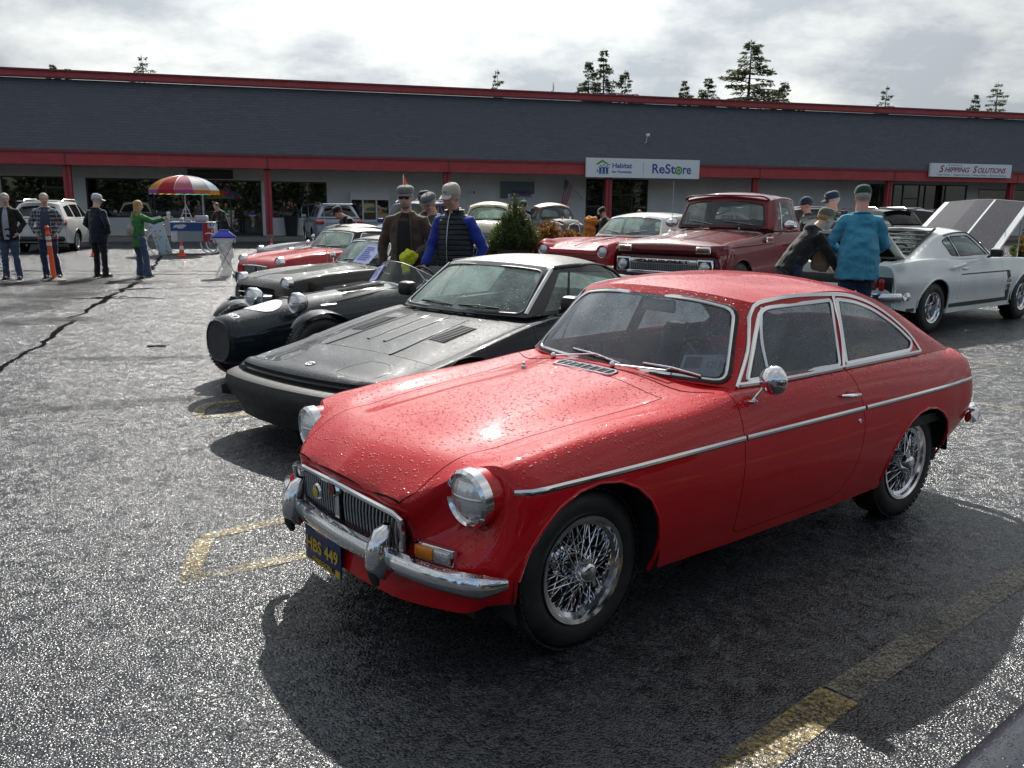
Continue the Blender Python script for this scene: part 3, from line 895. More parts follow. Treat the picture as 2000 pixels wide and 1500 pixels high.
def B2W(x, y, z):
    return Vector((-10.8 + x * math.cos(BA) - y * math.sin(BA), 39.7 + x * math.sin(BA) + y * math.cos(BA), z))
def bthing(name, label, cat, x, y, z, group=None):
    return thing(name, label, cat, B2W(x, y, z), BA, group)
plain('sign_white', (.80, .83, .88), .5)
plain('sign_green', (.10, .35, .05), .5)
plain('sign_blue', (.035, .075, .32), .5)
plain('sign_red', (.30, .02, .05), .5)
plain('sign_grey', (.2, .22, .28), .5)
s = bthing('store_sign', 'wide white banner sign with green roof emblem and blue lettering over the store entrance', 'sign', 17.54, -.62, 3.46)
m = MB(); m.box((0, 0, 0), (5.92, .10, .90)); m.build('panel', 'sign_white', s, smooth=0)
RT, UP = (1, 0, 0), (0, 0, 1)
def st(body, x, z, size, mat, y=-.055, **kw): return put_text(body, (x, y, z), RT, UP, size, mat, s, **kw)
st('Habitat', -1.13, .10, .33, 'sign_blue', bold=True, width=1.02)
st('for Humanity', -1.13, -.18, .17, 'sign_blue', bold=True, width=1.02)
st('R', 0.60, -.02, .62, 'sign_blue', bold=True); st('eSt', 1.22, -.02, .62, 'sign_blue', bold=True, width=.86)
st('re', 2.28, -.03, .62, 'sign_blue', bold=True, width=.44)
m = MB(); m.box((-.02, -.054, 0), (.012, .008, .56)); m.build('divider', 'sign_grey', s, smooth=0)
m = MB(); m.lathe([(.12, -.008), (.20, -.008), (.20, .0), (.12, .0)], 24, 'y', (1.84, -.052, -.06), closed=True)
m.prism([(1.74, -.05), (1.84, .04), (1.94, -.05), (1.91, -.05), (1.91, -.14), (1.87, -.14), (1.87, -.09), (1.81, -.09), (1.81, -.14), (1.77, -.14), (1.77, -.05)], -.064, -.052, 'xz', 1)
m.build('house_emblem', ['sign_green', 'sign_green'], s, smooth=0)
m = MB(); m.prism([(-2.50, .15), (-2.15, .37), (-1.72, .12), (-1.82, .12), (-2.15, .27), (-2.34, .15)], -.064, -.052, 'xz')
m.prism([(-2.42, -.06), (-2.34, -.14), (-2.34, -.24), (-2.42, -.16)], -.064, -.052, 'xz'); m.build('roof_emblem', 'sign_green', s, smooth=0)
m = MB()
for dx, dz in ((-.17, -.02), (0, .02), (.17, -.02)):
    cx = -2.07 + dx
    m.lathe([(0, -.006), (.035, -.006), (.035, .006), (0, .006)], 10, 'y', (cx, -.058, .10 + dz))
    m.prism([(cx - .10, .05 + dz), (cx, -.0), (cx + .10, .05 + dz), (cx + .05, -.06), (cx + .06, -.29), (cx + .015, -.29), (cx, -.13), (cx - .015, -.29), (cx - .06, -.29), (cx - .05, -.06)], -.064 - dz * .1, -.052, 'xz')
m.build('people_emblem', 'sign_blue', s, smooth=0)
s = bthing('store_sign', 'white box sign with slanted dark red lettering at the right end of the fascia', 'sign', 36.66, -.62, 3.72)
m = MB(); m.box((0, 0, 0), (5.26, .14, .70)); m.build('panel', 'sign_white', s, smooth=0)
[st(a, x, z, q, 'sign_red', slant=.3, bold=True, width=w, y=-.075) for a, x, z, q, w in (('S', -1.98, .04, .50, .30), ('HIPPING', -.98, .01, .36, 1.62), ('S', .17, .04, .50, .30), ('OLUTIONS', 1.28, .01, .36, 1.86))]
st('Copy Center  •  Mailbox Services  •  Notary Public  •  Business Services', .05, -.24, .13, 'sign_grey', width=4.5, y=-.075)
st('FLORENCE', -1.1, .25, .10, 'sign_grey', width=.9, y=-.075)
s = bthing('shop_sign', 'dark unlit sign board above the black entrance behind the umbrella', 'sign', -2.56, 2.52, 2.93)
m = MB(); m.box((0, 0, 0), (1.97, .10, .40)); m.build('panel', 'frame_dark', s, smooth=0)
plain('dim_gold', (.10, .08, .05), .5)
m = MB(); m.box((-.45, -.055, .03), (.7, .01, .05)); m.box((.45, -.055, .05), (.8, .01, .05)); m.build('lettering', 'dim_gold', s, smooth=0)
s = bthing('wall_sign', 'small white sign with blue lettering on the wall below the painted mural', 'sign', 12.29, 2.5, 2.10)
m = MB(); m.box((0, 0, 0), (1.38, .05, .24)); m.build('panel', 'sign_white', s, smooth=0)
st('Habitat for Humanity', .1, -.02, .13, 'sign_blue', bold=True, width=.98, y=-.03); 
m = MB(); m.box((-.55, -.03, 0), (.1, .01, .1)); m.build('emblem', 'sign_green', s, smooth=0)
s = bthing('mural_board', 'painted colourful mural board fixed to the pale wall', 'mural', 12.1, 2.52, 2.42)
def mural_mat():
    t = NT('mural paint'); n = t.noise(2.5, 4, .6); sx = t.node('ShaderNodeSeparateXYZ'); t.link(t.tc(), sx.inputs[0])
    c = t.mix(t.ramp(n, .4, .6), (.10, .16, .28), (.30, .16, .06)); c = t.mix(t.ramp(t.noise(4, 3), .5, .62), c, (.10, .22, .10))
    c = t.mix(t.ramp(sx.outputs[2], -.1, .3), c, (.16, .22, .30)); MATS['mural'] = t.done(t.bsdf(c, .6))
mural_mat()
m = MB(); m.box((0, 0, 0), (1.75, .06, .82)); m.build('panel', 'mural', s, smooth=0)
m = MB(); m.prism([(-.35, -.30), (.72, -.30), (.72, -.08), (.6, .0), (-.30, .0)], -.045, -.03, 'xz'); m.build('painted_banner', plain('mural_purple', (.12, .10, .22), .6, var=.5, vscale=9), s, smooth=0)
s = bthing('notice_sign', 'small white notice plate on the bare wall right of the second post', 'sign', 9.72, 2.55, 2.24)
m = MB(); m.box((0, 0, 0), (.44, .03, .32)); m.build('panel', 'sign_white', s, smooth=0)
m = MB(); [m.box((-.08, -.018, .09 - .07 * i), (.2, .006, .02)) for i in range(3)]; m.box((.13, -.018, .03), (.08, .006, .14)); m.build('lettering', 'sign_red', s, smooth=0)
s = bthing('service_window', 'white framed service window with three panes against the wall', 'window', 4.67, 2.35, 0)
m = MB(); m.box((0, 0, 2.02), (1.9, .4, .34)); m.box((0, .02, .86), (1.9, .36, .12))
for x in (-.92, -.35, .3, .92): m.box((x, 0, 1.4), (.07, .36, .96))
m.box((0, .1, .4), (1.86, .2, .80)); m.build('frame', 'white_plastic', s, smooth=0)
m = MB(); [m.box((x, .02, 1.4), (.56, .02, .9)) for x in (-.64, -.03, .6)]; m.build('pane', 'glass_shop', s, smooth=0)
m = MB(); m.box((0, .19, 1.4), (1.8, .02, .9)); m.build('back_panel', 'poster', s, smooth=0)
for x0, x1, z0, z1 in ((16.0, 16.6, 1.0, 2.2), (18.5, 19.1, .9, 2.6), (33.0, 33.4, 1.2, 2.3), (36.7, 37.8, 1.0, 1.6), (38.1, 39.2, 1.1, 2.0), (-5.9, -5.3, .98, 1.5)):
    wall_plate('poster', x0, x1, z0, z1, 'poster', y=WY + .12, t=.01)
for x0, x1 in ((-16.3, -14.1), (-13.9, -11.6), (-11.1, -9.6)):
    wall_plate('added_pale_panel', x0, x1, 1.35, 2.62, 'poster', y=WY + .14, t=.01)  # pale panels added behind the glass to brighten these windows
s = bthing('flag', 'American flag hanging from a slanted wall bracket left of the entrance', 'flag', 15.55, 2.45, 2.0)
m = MB(); m.tube([(0, 0, 0), (-1.35, -1.1, 1.05)], .02, 8); m.sphere((-1.37, -1.12, 1.07), .04); m.build('pole', 'brushed', s)
def flag_mat():
    t = NT('flag cloth'); uv = t.tc('UV'); sx = t.node('ShaderNodeSeparateXYZ'); t.link(uv, sx.inputs[0])
    st_ = t.math('GREATER_THAN', t.math('FRACT', t.math('MULTIPLY', sx.outputs[0], 6.5)), .5)
    c = t.mix(st_, (.50, .03, .05), (.66, .66, .68))
    can = t.math('MULTIPLY', t.math('GREATER_THAN', sx.outputs[1], .60), t.math('LESS_THAN', sx.outputs[0], .54))
    v2 = t.node('ShaderNodeVectorMath', operation='MULTIPLY'); v2.inputs[1].default_value = (15, 22, 0); t.link(uv, v2.inputs[0])
    star = t.math('LESS_THAN', t.voro(1.0, 'F1', 'Distance', v2.outputs[0], 0.0), .28)
    c = t.mix(can, c, t.mix(star, (.03, .05, .17), (.7, .7, .72)))
    MATS['flag'] = t.done(t.bsdf(c, .8))
flag_mat()
N, K = 26, 22
G = np.zeros((N, K, 3))
for i in range(N):
    for j in range(K):
        u, v = i / (N - 1), j / (K - 1)   
        px, py, pz = -1.33 + .55 * u * 1.0, -1.08 + .45 * u, 1.03 - .43 * u
        gather = 1 - .45 * v
        G[i, j] = (px - .25 * v + (.5 - u) * .25 * v, py * gather + .06 * math.sin(u * 17) * (.3 + v) - .3 * v, pz - 1.25 * v * (1 - .12 * u))
m = MB(); m.grid(G); me = m.mesh('cloth', 60)
uvl = me.uv_layers.new(name='UV')
for p in me.polygons:
    for li in p.loop_indices:
        vi = me.loops[li].vertex_index; uvl.data[li].uv = ((vi // K) / (N - 1), 1 - (vi % K) / (K - 1))
obj_from('cloth', me, 'flag', s)
s = bthing('floodlight', 'small white floodlight bracket standing on the shingled roof', 'lamp', 17.93, .15, 4.75)
m = MB(); m.tube([(-.15, 0, -.1), (0, -.1, .0), (.02, -.15, .3)], .02, 8); m.box((-.15, .0, -.1), (.25, .15, .04)); m.build('bracket', 'white_plastic', s)
m = MB(); m.box((.03, -.2, .34), (.16, .12, .14)); m.build('head', 'white_plastic', s)
s = bthing('satellite_dish', 'small grey satellite dish above the red roof edge', 'dish', 13.5, 1.5, 6.9)
m = MB(); m.tube([(0, 0, -.3), (0, 0, .25)], .03); m.build('mast', 'brushed', s)
m = MB(); m.lathe([(0, .06), (.15, .04), (.28, -.0), (.285, .01), (.15, .055), (0, .075)], 20, 'x', (.05, 0, .42)); m.xf(Matrix.Rotation(R(-20), 4, 'Z')); m.build('dish', 'brushed', s)
s = bthing('waste_bin', 'blue lidded grey waste bin beside the red post behind the navy jacket man', 'bin', -7.4, 1.2, .15)
plain('bin_grey', (.22, .23, .24), .6); plain('bin_blue', (.02, .03, .45), .4)
m = MB(); m.rbox((0, 0, .45), (.5, .5, .9), .05); m.build('body', 'bin_grey', s)
m = MB(); m.sphere((0, 0, .90), (.27, .27, .16)); m.build('lid', 'bin_blue', s)
s = bthing('waste_bin', 'tall dark waste bin standing under the window behind the red post', 'bin', .95, 2.2, .15)
m = MB(); m.tube([(0, 0, 0), (0, 0, .86), (0, 0, .90)], [.26, .34, .36], 16); m.build('body', 'frame_dark', s)
def sec(x, W, zb, zs, zc, bow=0.0, crown=0.0, tuck=.05, rnd_=.05, valley=.5):
    """half cross-section of a car body from sill to centre line, nine rails"""
    h = zs - zb
    pts = [(W - tuck, zb), (W - tuck * .25, zb + .30 * h), (W, zb + .56 * h), (W - rnd_ * .25, zb + .82 * h), (W - rnd_, zs), (W - rnd_ - .09, zs + crown),
           (W * .62, zs + (zc - zs) * valley - crown * .25), (W * .32, zs + (zc - zs) * .87), (0, zc)]
    return [(x + bow * (1 - min(1, (y / W))**2), y, z) for y, z in pts]

def ell_arch(cx, cz, rx, rz=None, n=22, low=-.35, pw=1.0):
    rz = rz or rx
    out = []
    a0 = math.asin(max(-1, low / rz)) if low > -rz else -math.pi / 2
    for k in range(n + 1):
        a = a0 + (math.pi - 2 * a0) * k / n
        out.append((cx + rx * math.copysign(abs(math.cos(a))**pw, math.cos(a)), cz + rz * math.copysign(abs(math.sin(a))**pw, math.sin(a))))
    return out

class Body:
    def __init__(s, root, ctrl, nu=110, nv=44):
        s.root = root
        s.P = surf(ctrl, nu, nv)
        s.bm = bm_from_grid(s.P, flip=True)
        s.bm.normal_update()
        s.skin = Skin(s.bm)
        s.panels = []
    def cut(s, poly, ax='y', nmin=None, keep=False):
        ref = {'y': 1, 'z': 2, 'x': 0}[ax]
        s.bm.normal_update()
        def f(fc):
            if nmin is None: return True
            n = fc.normal[ref]; return n > nmin if nmin >= 0 else n < nmin
        faces = clip_region(s.bm, poly, ax, f)
        if keep: return extract(s.bm, faces)
        bmesh.ops.delete(s.bm, geom=faces, context='FACES')
    def arch(s, poly, lip=None, ymin=.3):
        def f(fc): return all(v.co.y > ymin for v in fc.verts)
        faces = clip_region(s.bm, poly, 'y', f)
        bmesh.ops.delete(s.bm, geom=faces, context='FACES')
        if lip:
            pts = s.skin.path(poly, 'y', .001)
            for sg in (1, -1):
                m = MB(); m.tube([(p[0], p[1] * sg, p[2]) for p in pts], lip[0], 8); m.build('arch_lip', lip[1], s.root)
    def panel(s, name, poly, ax, mat, gap=.0045, nmin=.15, both=True, extra=None):
        s.bm.normal_update()
        ref = {'y': 1, 'z': 2, 'x': 0}[ax]
        def f(fc): return fc.normal[ref] > nmin
        out = extract(s.bm, clip_region(s.bm, poly, ax, f))
        pin = extract(out, clip_region(out, ccw(poly), ax, shrink=gap))
        for v in out.verts: pass
        objs = []
        ring = out
        if both:
            l, r_ = pin, flip_bm(pin)
            o1 = bm_obj(solidify_bm(l, .012), name, mat, s.root)
            o2 = bm_obj(solidify_bm(r_, .012), name, mat, s.root)
            objs = [o1, o2]
        else:
            mirror_bm(pin); objs = [bm_obj(solidify_bm(pin, .012), name, mat, s.root)]
        mirror_bm(ring)
        ring.normal_update()
        for v in ring.verts: v.co -= v.normal * .002
        bm_obj(ring, 'shut_line', 'gap_black', s.root)
        return objs
    def finish(s, mat, name='body', thick=.01):
        mirror_bm(s.bm)
        o = bm_obj(solidify_bm(s.bm, thick), name, mat, s.root)
        return o

def ccw(poly):
    P = np.array(poly, float); x, y = P[:, 0], P[:, 1]
    if (x * np.roll(y, -1) - y * np.roll(x, -1)).sum() < 0: P = P[::-1]
    return P

def trim_tube(root, name, path, r, mat, both=True, n=6, flat=None, ups=None, closed=False):
    o = []
    for sg in ((1, -1) if both else (1,)):
        m = MB(); m.tube([(p[0], p[1] * sg, p[2]) for p in path], r, n, flat=flat, closed=closed,
                         up=None if ups is None else [(u[0], u[1] * sg, u[2]) for u in ups])
        o.append(m.build(name, mat, root, fix=(sg < 0)))
    return o

def cabin(root, BL, CR, RC, mats, wb_bow=.10, rear=None, glassmat='glass_car', side_wins=(), ws=None, rw=None, rw_ax='z',
          trim=None, roofname='roof', nu=46, crown=.02, glass_in=.004, sidebulge=.012, ws_bulge=.02, wincol=None, trim_r=.007, roof_slot=1, top_thick=.012):
    """greenhouse built from belt (BL), cant rail (CR) and roof centre (RC) lines, front to rear.
       mats = [pillars, roof]; ws = (inset side, bottom, top); rw likewise; side_wins = polygons in x,z"""
    BL, CR, RC = [np.array(a, float) for a in (BL, CR, RC)]
    parts = []
    mid = (BL + CR) / 2; mid[1:-1, 1] += sidebulge
    du = np.linalg.norm(CR[1:] - CR[:-1], axis=1); tk = np.r_[0, np.cumsum(np.maximum(du, 1e-4))]
    side = surf([[BL[i], mid[i], CR[i]] for i in range(len(BL))], nu, 12, tk)
    fr = [1, .93, .7, .4, 0]
    def arc(c, r): # c cant pt, r centre pt
        out = []
        for f in fr:
            w = 1 - f**2.2
            out.append((c[0] + (r[0] - c[0]) * w, c[1] * f, c[2] + (r[2] - c[2]) * w + crown * math.sin(math.pi * f) * 0))
        return out
    roof = surf([arc(CR[i], RC[i]) for i in range(len(CR))], nu, 16, tk)
    bc = np.array([BL[0][0] + wb_bow, 0, BL[0][2] + .012])
    def wsrow(u):
        a, b = arc(BL[0], bc), arc(CR[0], RC[0]); q = []
        for k in range(len(a)):
            p = np.array(a[k]) * (1 - u) + np.array(b[k]) * u
            p[0] += ws_bulge * math.sin(math.pi * u) * (1 if k > 0 else .0); q.append(p)
        return q
    wsp = surf([wsrow(u) for u in (0, .33, .66, 1)], 14, 16)
    bms = [(bm_from_grid(side, True), 0, (0, 1, 0)), (bm_from_grid(roof, True), roof_slot, (0, 0, 1)), (bm_from_grid(wsp, False), 0, (1, 0, 0))]
    if rear is not None:
        rcx, rcz, rb = rear
        rc = np.array([rcx, 0, rcz])
        def rrow(u):
            a, b = arc(CR[-1], RC[-1]), arc(BL[-1], rc); q = []
            for k in range(len(a)):
                p = np.array(a[k]) * (1 - u) + np.array(b[k]) * u
                p[0] -= rb * math.sin(math.pi * u) * (1 if k > 0 else 0); q.append(p)
            return q
        bms.append((bm_from_grid(surf([rrow(u) for u in (0, .33, .66, 1)], 12, 16), True), 0 if roof_slot == 1 and rear[2] >= 0 else 1, (-1, 0, 0)))
    all_ = bmesh.new(); vm = {}
    for b, slot, ref in bms:
        b.normal_update()
        if sum(f.normal.dot(Vector(ref)) * f.calc_area() for f in b.faces) < 0:
            bmesh.ops.reverse_faces(b, faces=b.faces)
        for f in b.faces:
            vs = []
            for v in f.verts:
                k = (round(v.co.x, 5), round(v.co.y, 5), round(v.co.z, 5))
                if k not in vm: vm[k] = all_.verts.new(v.co)
                vs.append(vm[k])
            if len(set(vs)) < 3: continue
            try: g = all_.faces.new(list(dict.fromkeys(vs))); g.material_index = slot; g.smooth = True
            except ValueError: pass
        b.free()
    all_.normal_update()
    skin = Skin(all_)
    glasses = []
    trimpaths = []
    for poly in side_wins:
        fc = clip_region(all_, poly, 'y', lambda f: f.normal.y > .35)
        g = extract(all_, fc); all_.normal_update()
        gr = flip_bm(g)
        for bmx in (g, gr):
            bmx.normal_update()
            for v in bmx.verts: v.co -= v.normal * glass_in
            glasses.append(('side_window', bmx))
        pth, ns = skin.path(ccw(poly), 'y', .002, nrm=True)
        trimpaths.append((pth, ns, True))
    def yz_poly(a0, a1, ins, rad):
        si, bo, to = ins
        y0, z0, y1, z1 = a0[1] - si, a0[2] + bo, a1[1] - si * .9, a1[2] - to
        return y0, z0, y1, z1
    if ws is not None:
        y0, z0, y1, z1 = yz_poly(BL[0], CR[0], ws, .04)
        cz = bc[2] - BL[0][2]; tz = (RC[0][2] - CR[0][2])
        half = rpoly([(-.02, z0 + cz * .6), (y0 * .6, z0 + cz * .4), (y0, z0), (y1, z1), (y1 * .6, z1 + tz * .72), (-.02, z1 + tz * .95)], [0, .1, .055, .055, .1, 0], 4)
        fc = clip_region(all_, half, 'x', lambda f: f.normal.x > .12 and f.calc_center_median().x > min(CR[0][0], RC[0][0]) - .02)
        g = extract(all_, fc); mirror_bm(g); g.normal_update()
        for v in g.verts: v.co -= v.normal * glass_in
        glasses.append(('windshield', g)); all_.normal_update()
        pth, ns = skin.path([p for p in half if p[0] > -.015], 'x', .002, nrm=True)
        idx = [i for i, p in enumerate(half) if p[0] > -.015]
        full = [(p, n) for p, n in zip(pth, ns)]
        full.sort(key=lambda q: math.atan2(q[0].z - (z0 + z1) / 2, q[0].y))
        L = [q[0] for q in full]; Ln = [q[1] for q in full]
        loop = L + [Vector((p.x, -p.y, p.z)) for p in reversed(L)]
        loopn = Ln + [Vector((n.x, -n.y, n.z)) for n in reversed(Ln)]
        trimpaths.append((loop, loopn, False))
    if rw is not None:
        if rw_ax == 'z':
            half = rw
            fc = clip_region(all_, half, 'z', lambda f: f.normal.z > .1)
            g = extract(all_, fc); mirror_bm(g); g.normal_update()
            for v in g.verts: v.co -= v.normal * glass_in
            glasses.append(('rear_window', g)); all_.normal_update()
        else:
            si, bo, to = rw
            y0, z0, y1, z1 = BL[-1][1] - si, BL[-1][2] + bo, CR[-1][1] - si, CR[-1][2] - to
            half = rpoly([(-.02, z0), (y0, z0), (y1, z1), (-.02, z1 + (RC[-1][2] - CR[-1][2]) * .6)], [0, .05, .05, 0], 4)
            fc = clip_region(all_, half, 'x', lambda f: f.normal.x < -.12 and f.calc_center_median().x < max(CR[-1][0], RC[-1][0]) + .02)
            g = extract(all_, fc); mirror_bm(g); g.normal_update()
            for v in g.verts: v.co -= v.normal * glass_in
            glasses.append(('rear_window', g)); all_.normal_update()
    mirror_bm(all_)
    ro = bm_obj(solidify_bm(all_, top_thick), roofname, mats, root)
    go = []
    for nm, g in glasses: go.append(bm_obj(g, nm, glassmat, root))
    if trim:
        for pth, ns, both in trimpaths:
            for sg in ((1, -1) if both else (1,)):
                m = MB(); m.tube([(p[0], p[1] * sg, p[2]) for p in pth], trim_r * 1.5, 8, closed=True, flat=.55, up=[(n[0], n[1] * sg, n[2]) for n in ns])
                m.build('window_trim', trim, root, fix=True)
    return dict(skin=skin, roof=ro, glass=go, trims=trimpaths)

def tyre_profile(ro, ri, w):
    h = w / 2; s = ro - ri
    return [(ri, -h * .72), (ri + s * .12, -h * .90), (ri + s * .45, -h * 1.02), (ri + s * .8, -h * .92), (ro - .008, -h * .74), (ro, -h * .55),
            (ro, -h * .30), (ro - .006, -h * .28), (ro - .006, -h * .22), (ro, -h * .20), (ro, h * .20), (ro - .006, h * .22), (ro - .006, h * .28), (ro, h * .30),
            (ro, h * .55), (ro - .008, h * .74), (ro + -s * .2, h * .92), (ri + s * .45, h * 1.02), (ri + s * .12, h * .90), (ri, h * .72)]

WHEELS = {}
def wheel_parts(kind, ro, ri, w, whitewall=False):
    """list of (name, mesh, material) for a wheel facing +y, centre at the origin"""
    key = (kind, ro, ri, w, whitewall)
    if key in WHEELS: return WHEELS[key]
    parts = []
    m = MB(); m.lathe(tyre_profile(ro, ri, w), 48, 'y', closed=True)
    nb = 56
    for k in range(nb): 
        a = 2 * math.pi * k / nb
        for sy in (-1, 1):
            c = (math.sin(a) * (ro + .001), sy * w * .35, math.cos(a) * (ro + .001))
            m.box(c, (.022 * ro / .3, w * .16, .005), 0, (a, 'Y'))
    parts.append(('tyre', m.mesh('tyre', 40), ['tyre']))
    if kind == 'wire':
        m = MB()
        m.lathe([(ri + .004, w * .44), (ri + .012, w * .47), (ri + .010, w * .50), (ri - .006, w * .47), (ri - .010, w * .38), (ri - .026, w * .34), (ri - .030, w * .05), (ri - .028, -w * .2), (ri - .006, -w * .4), (ri + .004, -w * .44)], 56, 'y')
        parts.append(('wheel', m.mesh('wheel', 40), ['chrome']))
        m = MB()
        ns = 30
        for k in range(ns):        
            a = 2 * math.pi * k / ns; d = .85 * (1 if k % 2 else -1)
            m.tube([(math.sin(a) * (ri - .027), w * (.26 if k % 2 else .18), math.cos(a) * (ri - .027)), (math.sin(a + d) * .036, w * .47, math.cos(a + d) * .036)], .0021, 5)
            a += math.pi / ns; d = .95 * (1 if k % 2 else -1)
            m.tube([(math.sin(a) * (ri - .030), w * (.0 if k % 2 else -.1), math.cos(a) * (ri - .030)), (math.sin(a + d) * .050, w * .02, math.cos(a + d) * .050)], .0021, 5)
            m.sphere((math.sin(a) * (ri - .030), w * .22, math.cos(a) * (ri - .030)), .0042, 6, 4)
        parts.append(('wire_spokes', m.mesh('wire_spokes', 50), ['chrome']))
        m = MB()
        m.lathe([(0, w * .70), (.022, w * .69), (.032, w * .66), (.038, w * .58), (.040, w * .50), (.046, w * .42), (.046, -.02), (.060, -.03), (.060, -.06)], 24, 'y')
        for k in range(2):
            a = k * math.pi + .5
            m.box((math.sin(a) * .047, w * .60, math.cos(a) * .047), (.020, .016, .044), 0, (a, 'Y'), .7)
        m.lathe([(ri * .25, -w * .3), (ri * .86, -w * .3), (ri * .86, -w * .34), (ri * .25, -w * .34)], 30, 'y', mi=1, closed=True)
        parts.append(('hub', m.mesh('hub', 40), ['chrome', 'underbody']))
    elif kind == 'mag':    
        m = MB()
        m.lathe([(ri + .004, w * .42), (ri + .012, w * .46), (ri + .008, w * .49), (ri - .008, w * .46), (ri - .014, w * .36), (ri - .034, w * .30), (ri - .042, w * .12), (ri - .05, 0), (ri - .05, -w * .4)], 48, 'y')
        parts.append(('wheel', m.mesh('wheel', 40), ['chrome']))
        m = MB()
        m.lathe([(0, .12 * w), (ri * .4, .12 * w), (ri - .05, .02 * w), (ri - .05, -.02), (0, -.02)], 32, 'y', mi=1)
        for k in range(5):
            a = 2 * math.pi * k / 5
            c = math.sin(a) * ri * .52, .13 * w, math.cos(a) * ri * .52
            m.rbox(c, (.075, .05, ri * .80), .015, 0, (a, 'Y'))
            c = math.sin(a) * ri * .52, .13 * w + .027, math.cos(a) * ri * .52
            m.box(c, (.03, .006, ri * .55), 1, (a, 'Y'))
        m.lathe([(0, w * .36), (.03, w * .36), (.036, w * .28), (.036, .05 * w)], 20, 'y')
        parts.append(('spokes', m.mesh('spokes', 40), ['brushed', 'black_trim']))
    elif kind == 'disc':   
        m = MB()
        m.lathe([(ri + .004, w * .42), (ri + .01, w * .46), (ri - .006, w * .46), (ri - .02, w * .30), (ri - .04, w * .16), (ri * .55, w * .24), (ri * .42, w * .22), (0, w * .22)], 40, 'y')
        parts.append(('wheel', m.mesh('wheel', 40), ['brushed']))
        m = MB(); m.lathe([(0, w * .42), (ri * .22, w * .40), (ri * .38, w * .32), (ri * .40, w * .22)], 28, 'y')
        parts.append(('hub_cap', m.mesh('hub_cap', 40), ['chrome']))
    elif kind == 'alloy':
        m = MB()
        m.lathe([(ri + .004, w * .42), (ri + .01, w * .46), (ri - .006, w * .46), (ri - .016, w * .32), (ri - .02, -w * .4)], 40, 'y')
        for k in range(7):
            a = 2 * math.pi * k / 7
            m.rbox((math.sin(a) * ri * .52, .30 * w, math.cos(a) * ri * .52), (.045, .03, ri * .9), .01, 0, (a, 'Y'))
        m.lathe([(0, w * .40), (.05, w * .38), (.06, w * .2)], 20, 'y')
        m.lathe([(0, -w * .1), (ri * .8, -w * .1)], 24, 'y', mi=1)
        parts.append(('wheel', m.mesh('wheel', 40), ['brushed', 'underbody']))
    elif kind == 'hub':    
        m = MB()
        m.lathe([(ri + .004, w * .42), (ri + .012, w * .47), (ri - .006, w * .46), (ri - .02, w * .32), (ri * .62, w * .16), (0, w * .2)], 40, 'y')
        parts.append(('wheel', m.mesh('wheel', 40), ['white_paint_flat' if whitewall else 'brushed']))
        m = MB(); m.lathe([(0, w * .44), (ri * .3, w * .42), (ri * .52, w * .32), (ri * .54, w * .2)], 28, 'y')
        parts.append(('hub_cap', m.mesh('hub_cap', 40), ['chrome']))
    if whitewall:
        m = MB(); s = ro - ri; m.lathe([(ri + .012, w * .475), (ri + s * .45, w * .53), (ri + s * .46, w * .5), (ri + .012, w * .44)], 40, 'y', closed=True)
        parts.append(('whitewall', m.mesh('whitewall', 40), ['white_paint_flat']))
    WHEELS[key] = parts
    return parts

def add_wheel(root, kind, x, y, ro, ri, w, steer=0, z=None, ww=False, side=1):
    parts = wheel_parts(kind, ro, ri, w, ww)
    main = None
    order = sorted(parts, key=lambda p: 0 if p[0] == 'wheel' else 1)
    for nm, me, mats in order:
        o = bpy.data.objects.new(nm, me); COL.objects.link(o)
        if not me.materials:
            for q in mats: me.materials.append(MATS[q])
        if main is None:
            main = o; o.parent = root; o.location = (x, y, ro if z is None else z)
            o.rotation_euler = (0, 0, steer + (0 if side > 0 else math.pi))
        else: o.parent = main
        if nm == 'wire_spokes': o['kind'] = 'stuff'
    return main

def wheels4(root, kind, wb, ty, ro, ri, w, ww=False, steer=0, x0=0.0, ty2=None):
    for x, t, st in ((x0, ty, steer), (x0 - wb, ty2 or ty, 0)):
        for sg in (1, -1): add_wheel(root, kind, x, sg * t, ro, ri, w, st, side=sg, ww=ww)

def underbody(root, xf, xr, w, z0, z1, arches, ro, ywell, ztop=9):
    m = MB()
    m.box(((xf + xr) / 2, 0, (z0 + z1) / 2), (xf - xr, w * 2, z1 - z0))
    for cx in arches:
        for sg in (1, -1):
            zc = ro * .87; a0 = math.asin((z0 + (.13 if cx < -1 else .02) - zc) / ro)
            pts = [(cx + ro * math.cos(a), min(ztop, zc + math.sin(a) * ro)) for a in np.linspace(a0, math.pi - a0, 18)]
            G = [[(px, sg * ywell[0], pz), (px, sg * ywell[1], pz)] for px, pz in pts]
            m.grid(G, flip=sg > 0)
            m.prism(pts, sg * ywell[0] - .01, sg * ywell[0] + .0, 'xz')
    return m.build('underbody', 'underbody', root, smooth=0)

def seat(root, x, y, z, mat='interior_black', s=1.0, h=.62):
    m = MB(); m.rbox((x, y, z + .07), (.50 * s, .46 * s, .14), .04)
    m.rbox((x - .27 * s, y, z + .14 + h / 2 - .05), (.13, .44 * s, h), .05, 0, (R(-14), 'Y'))
    return m.build('seat', mat, root)

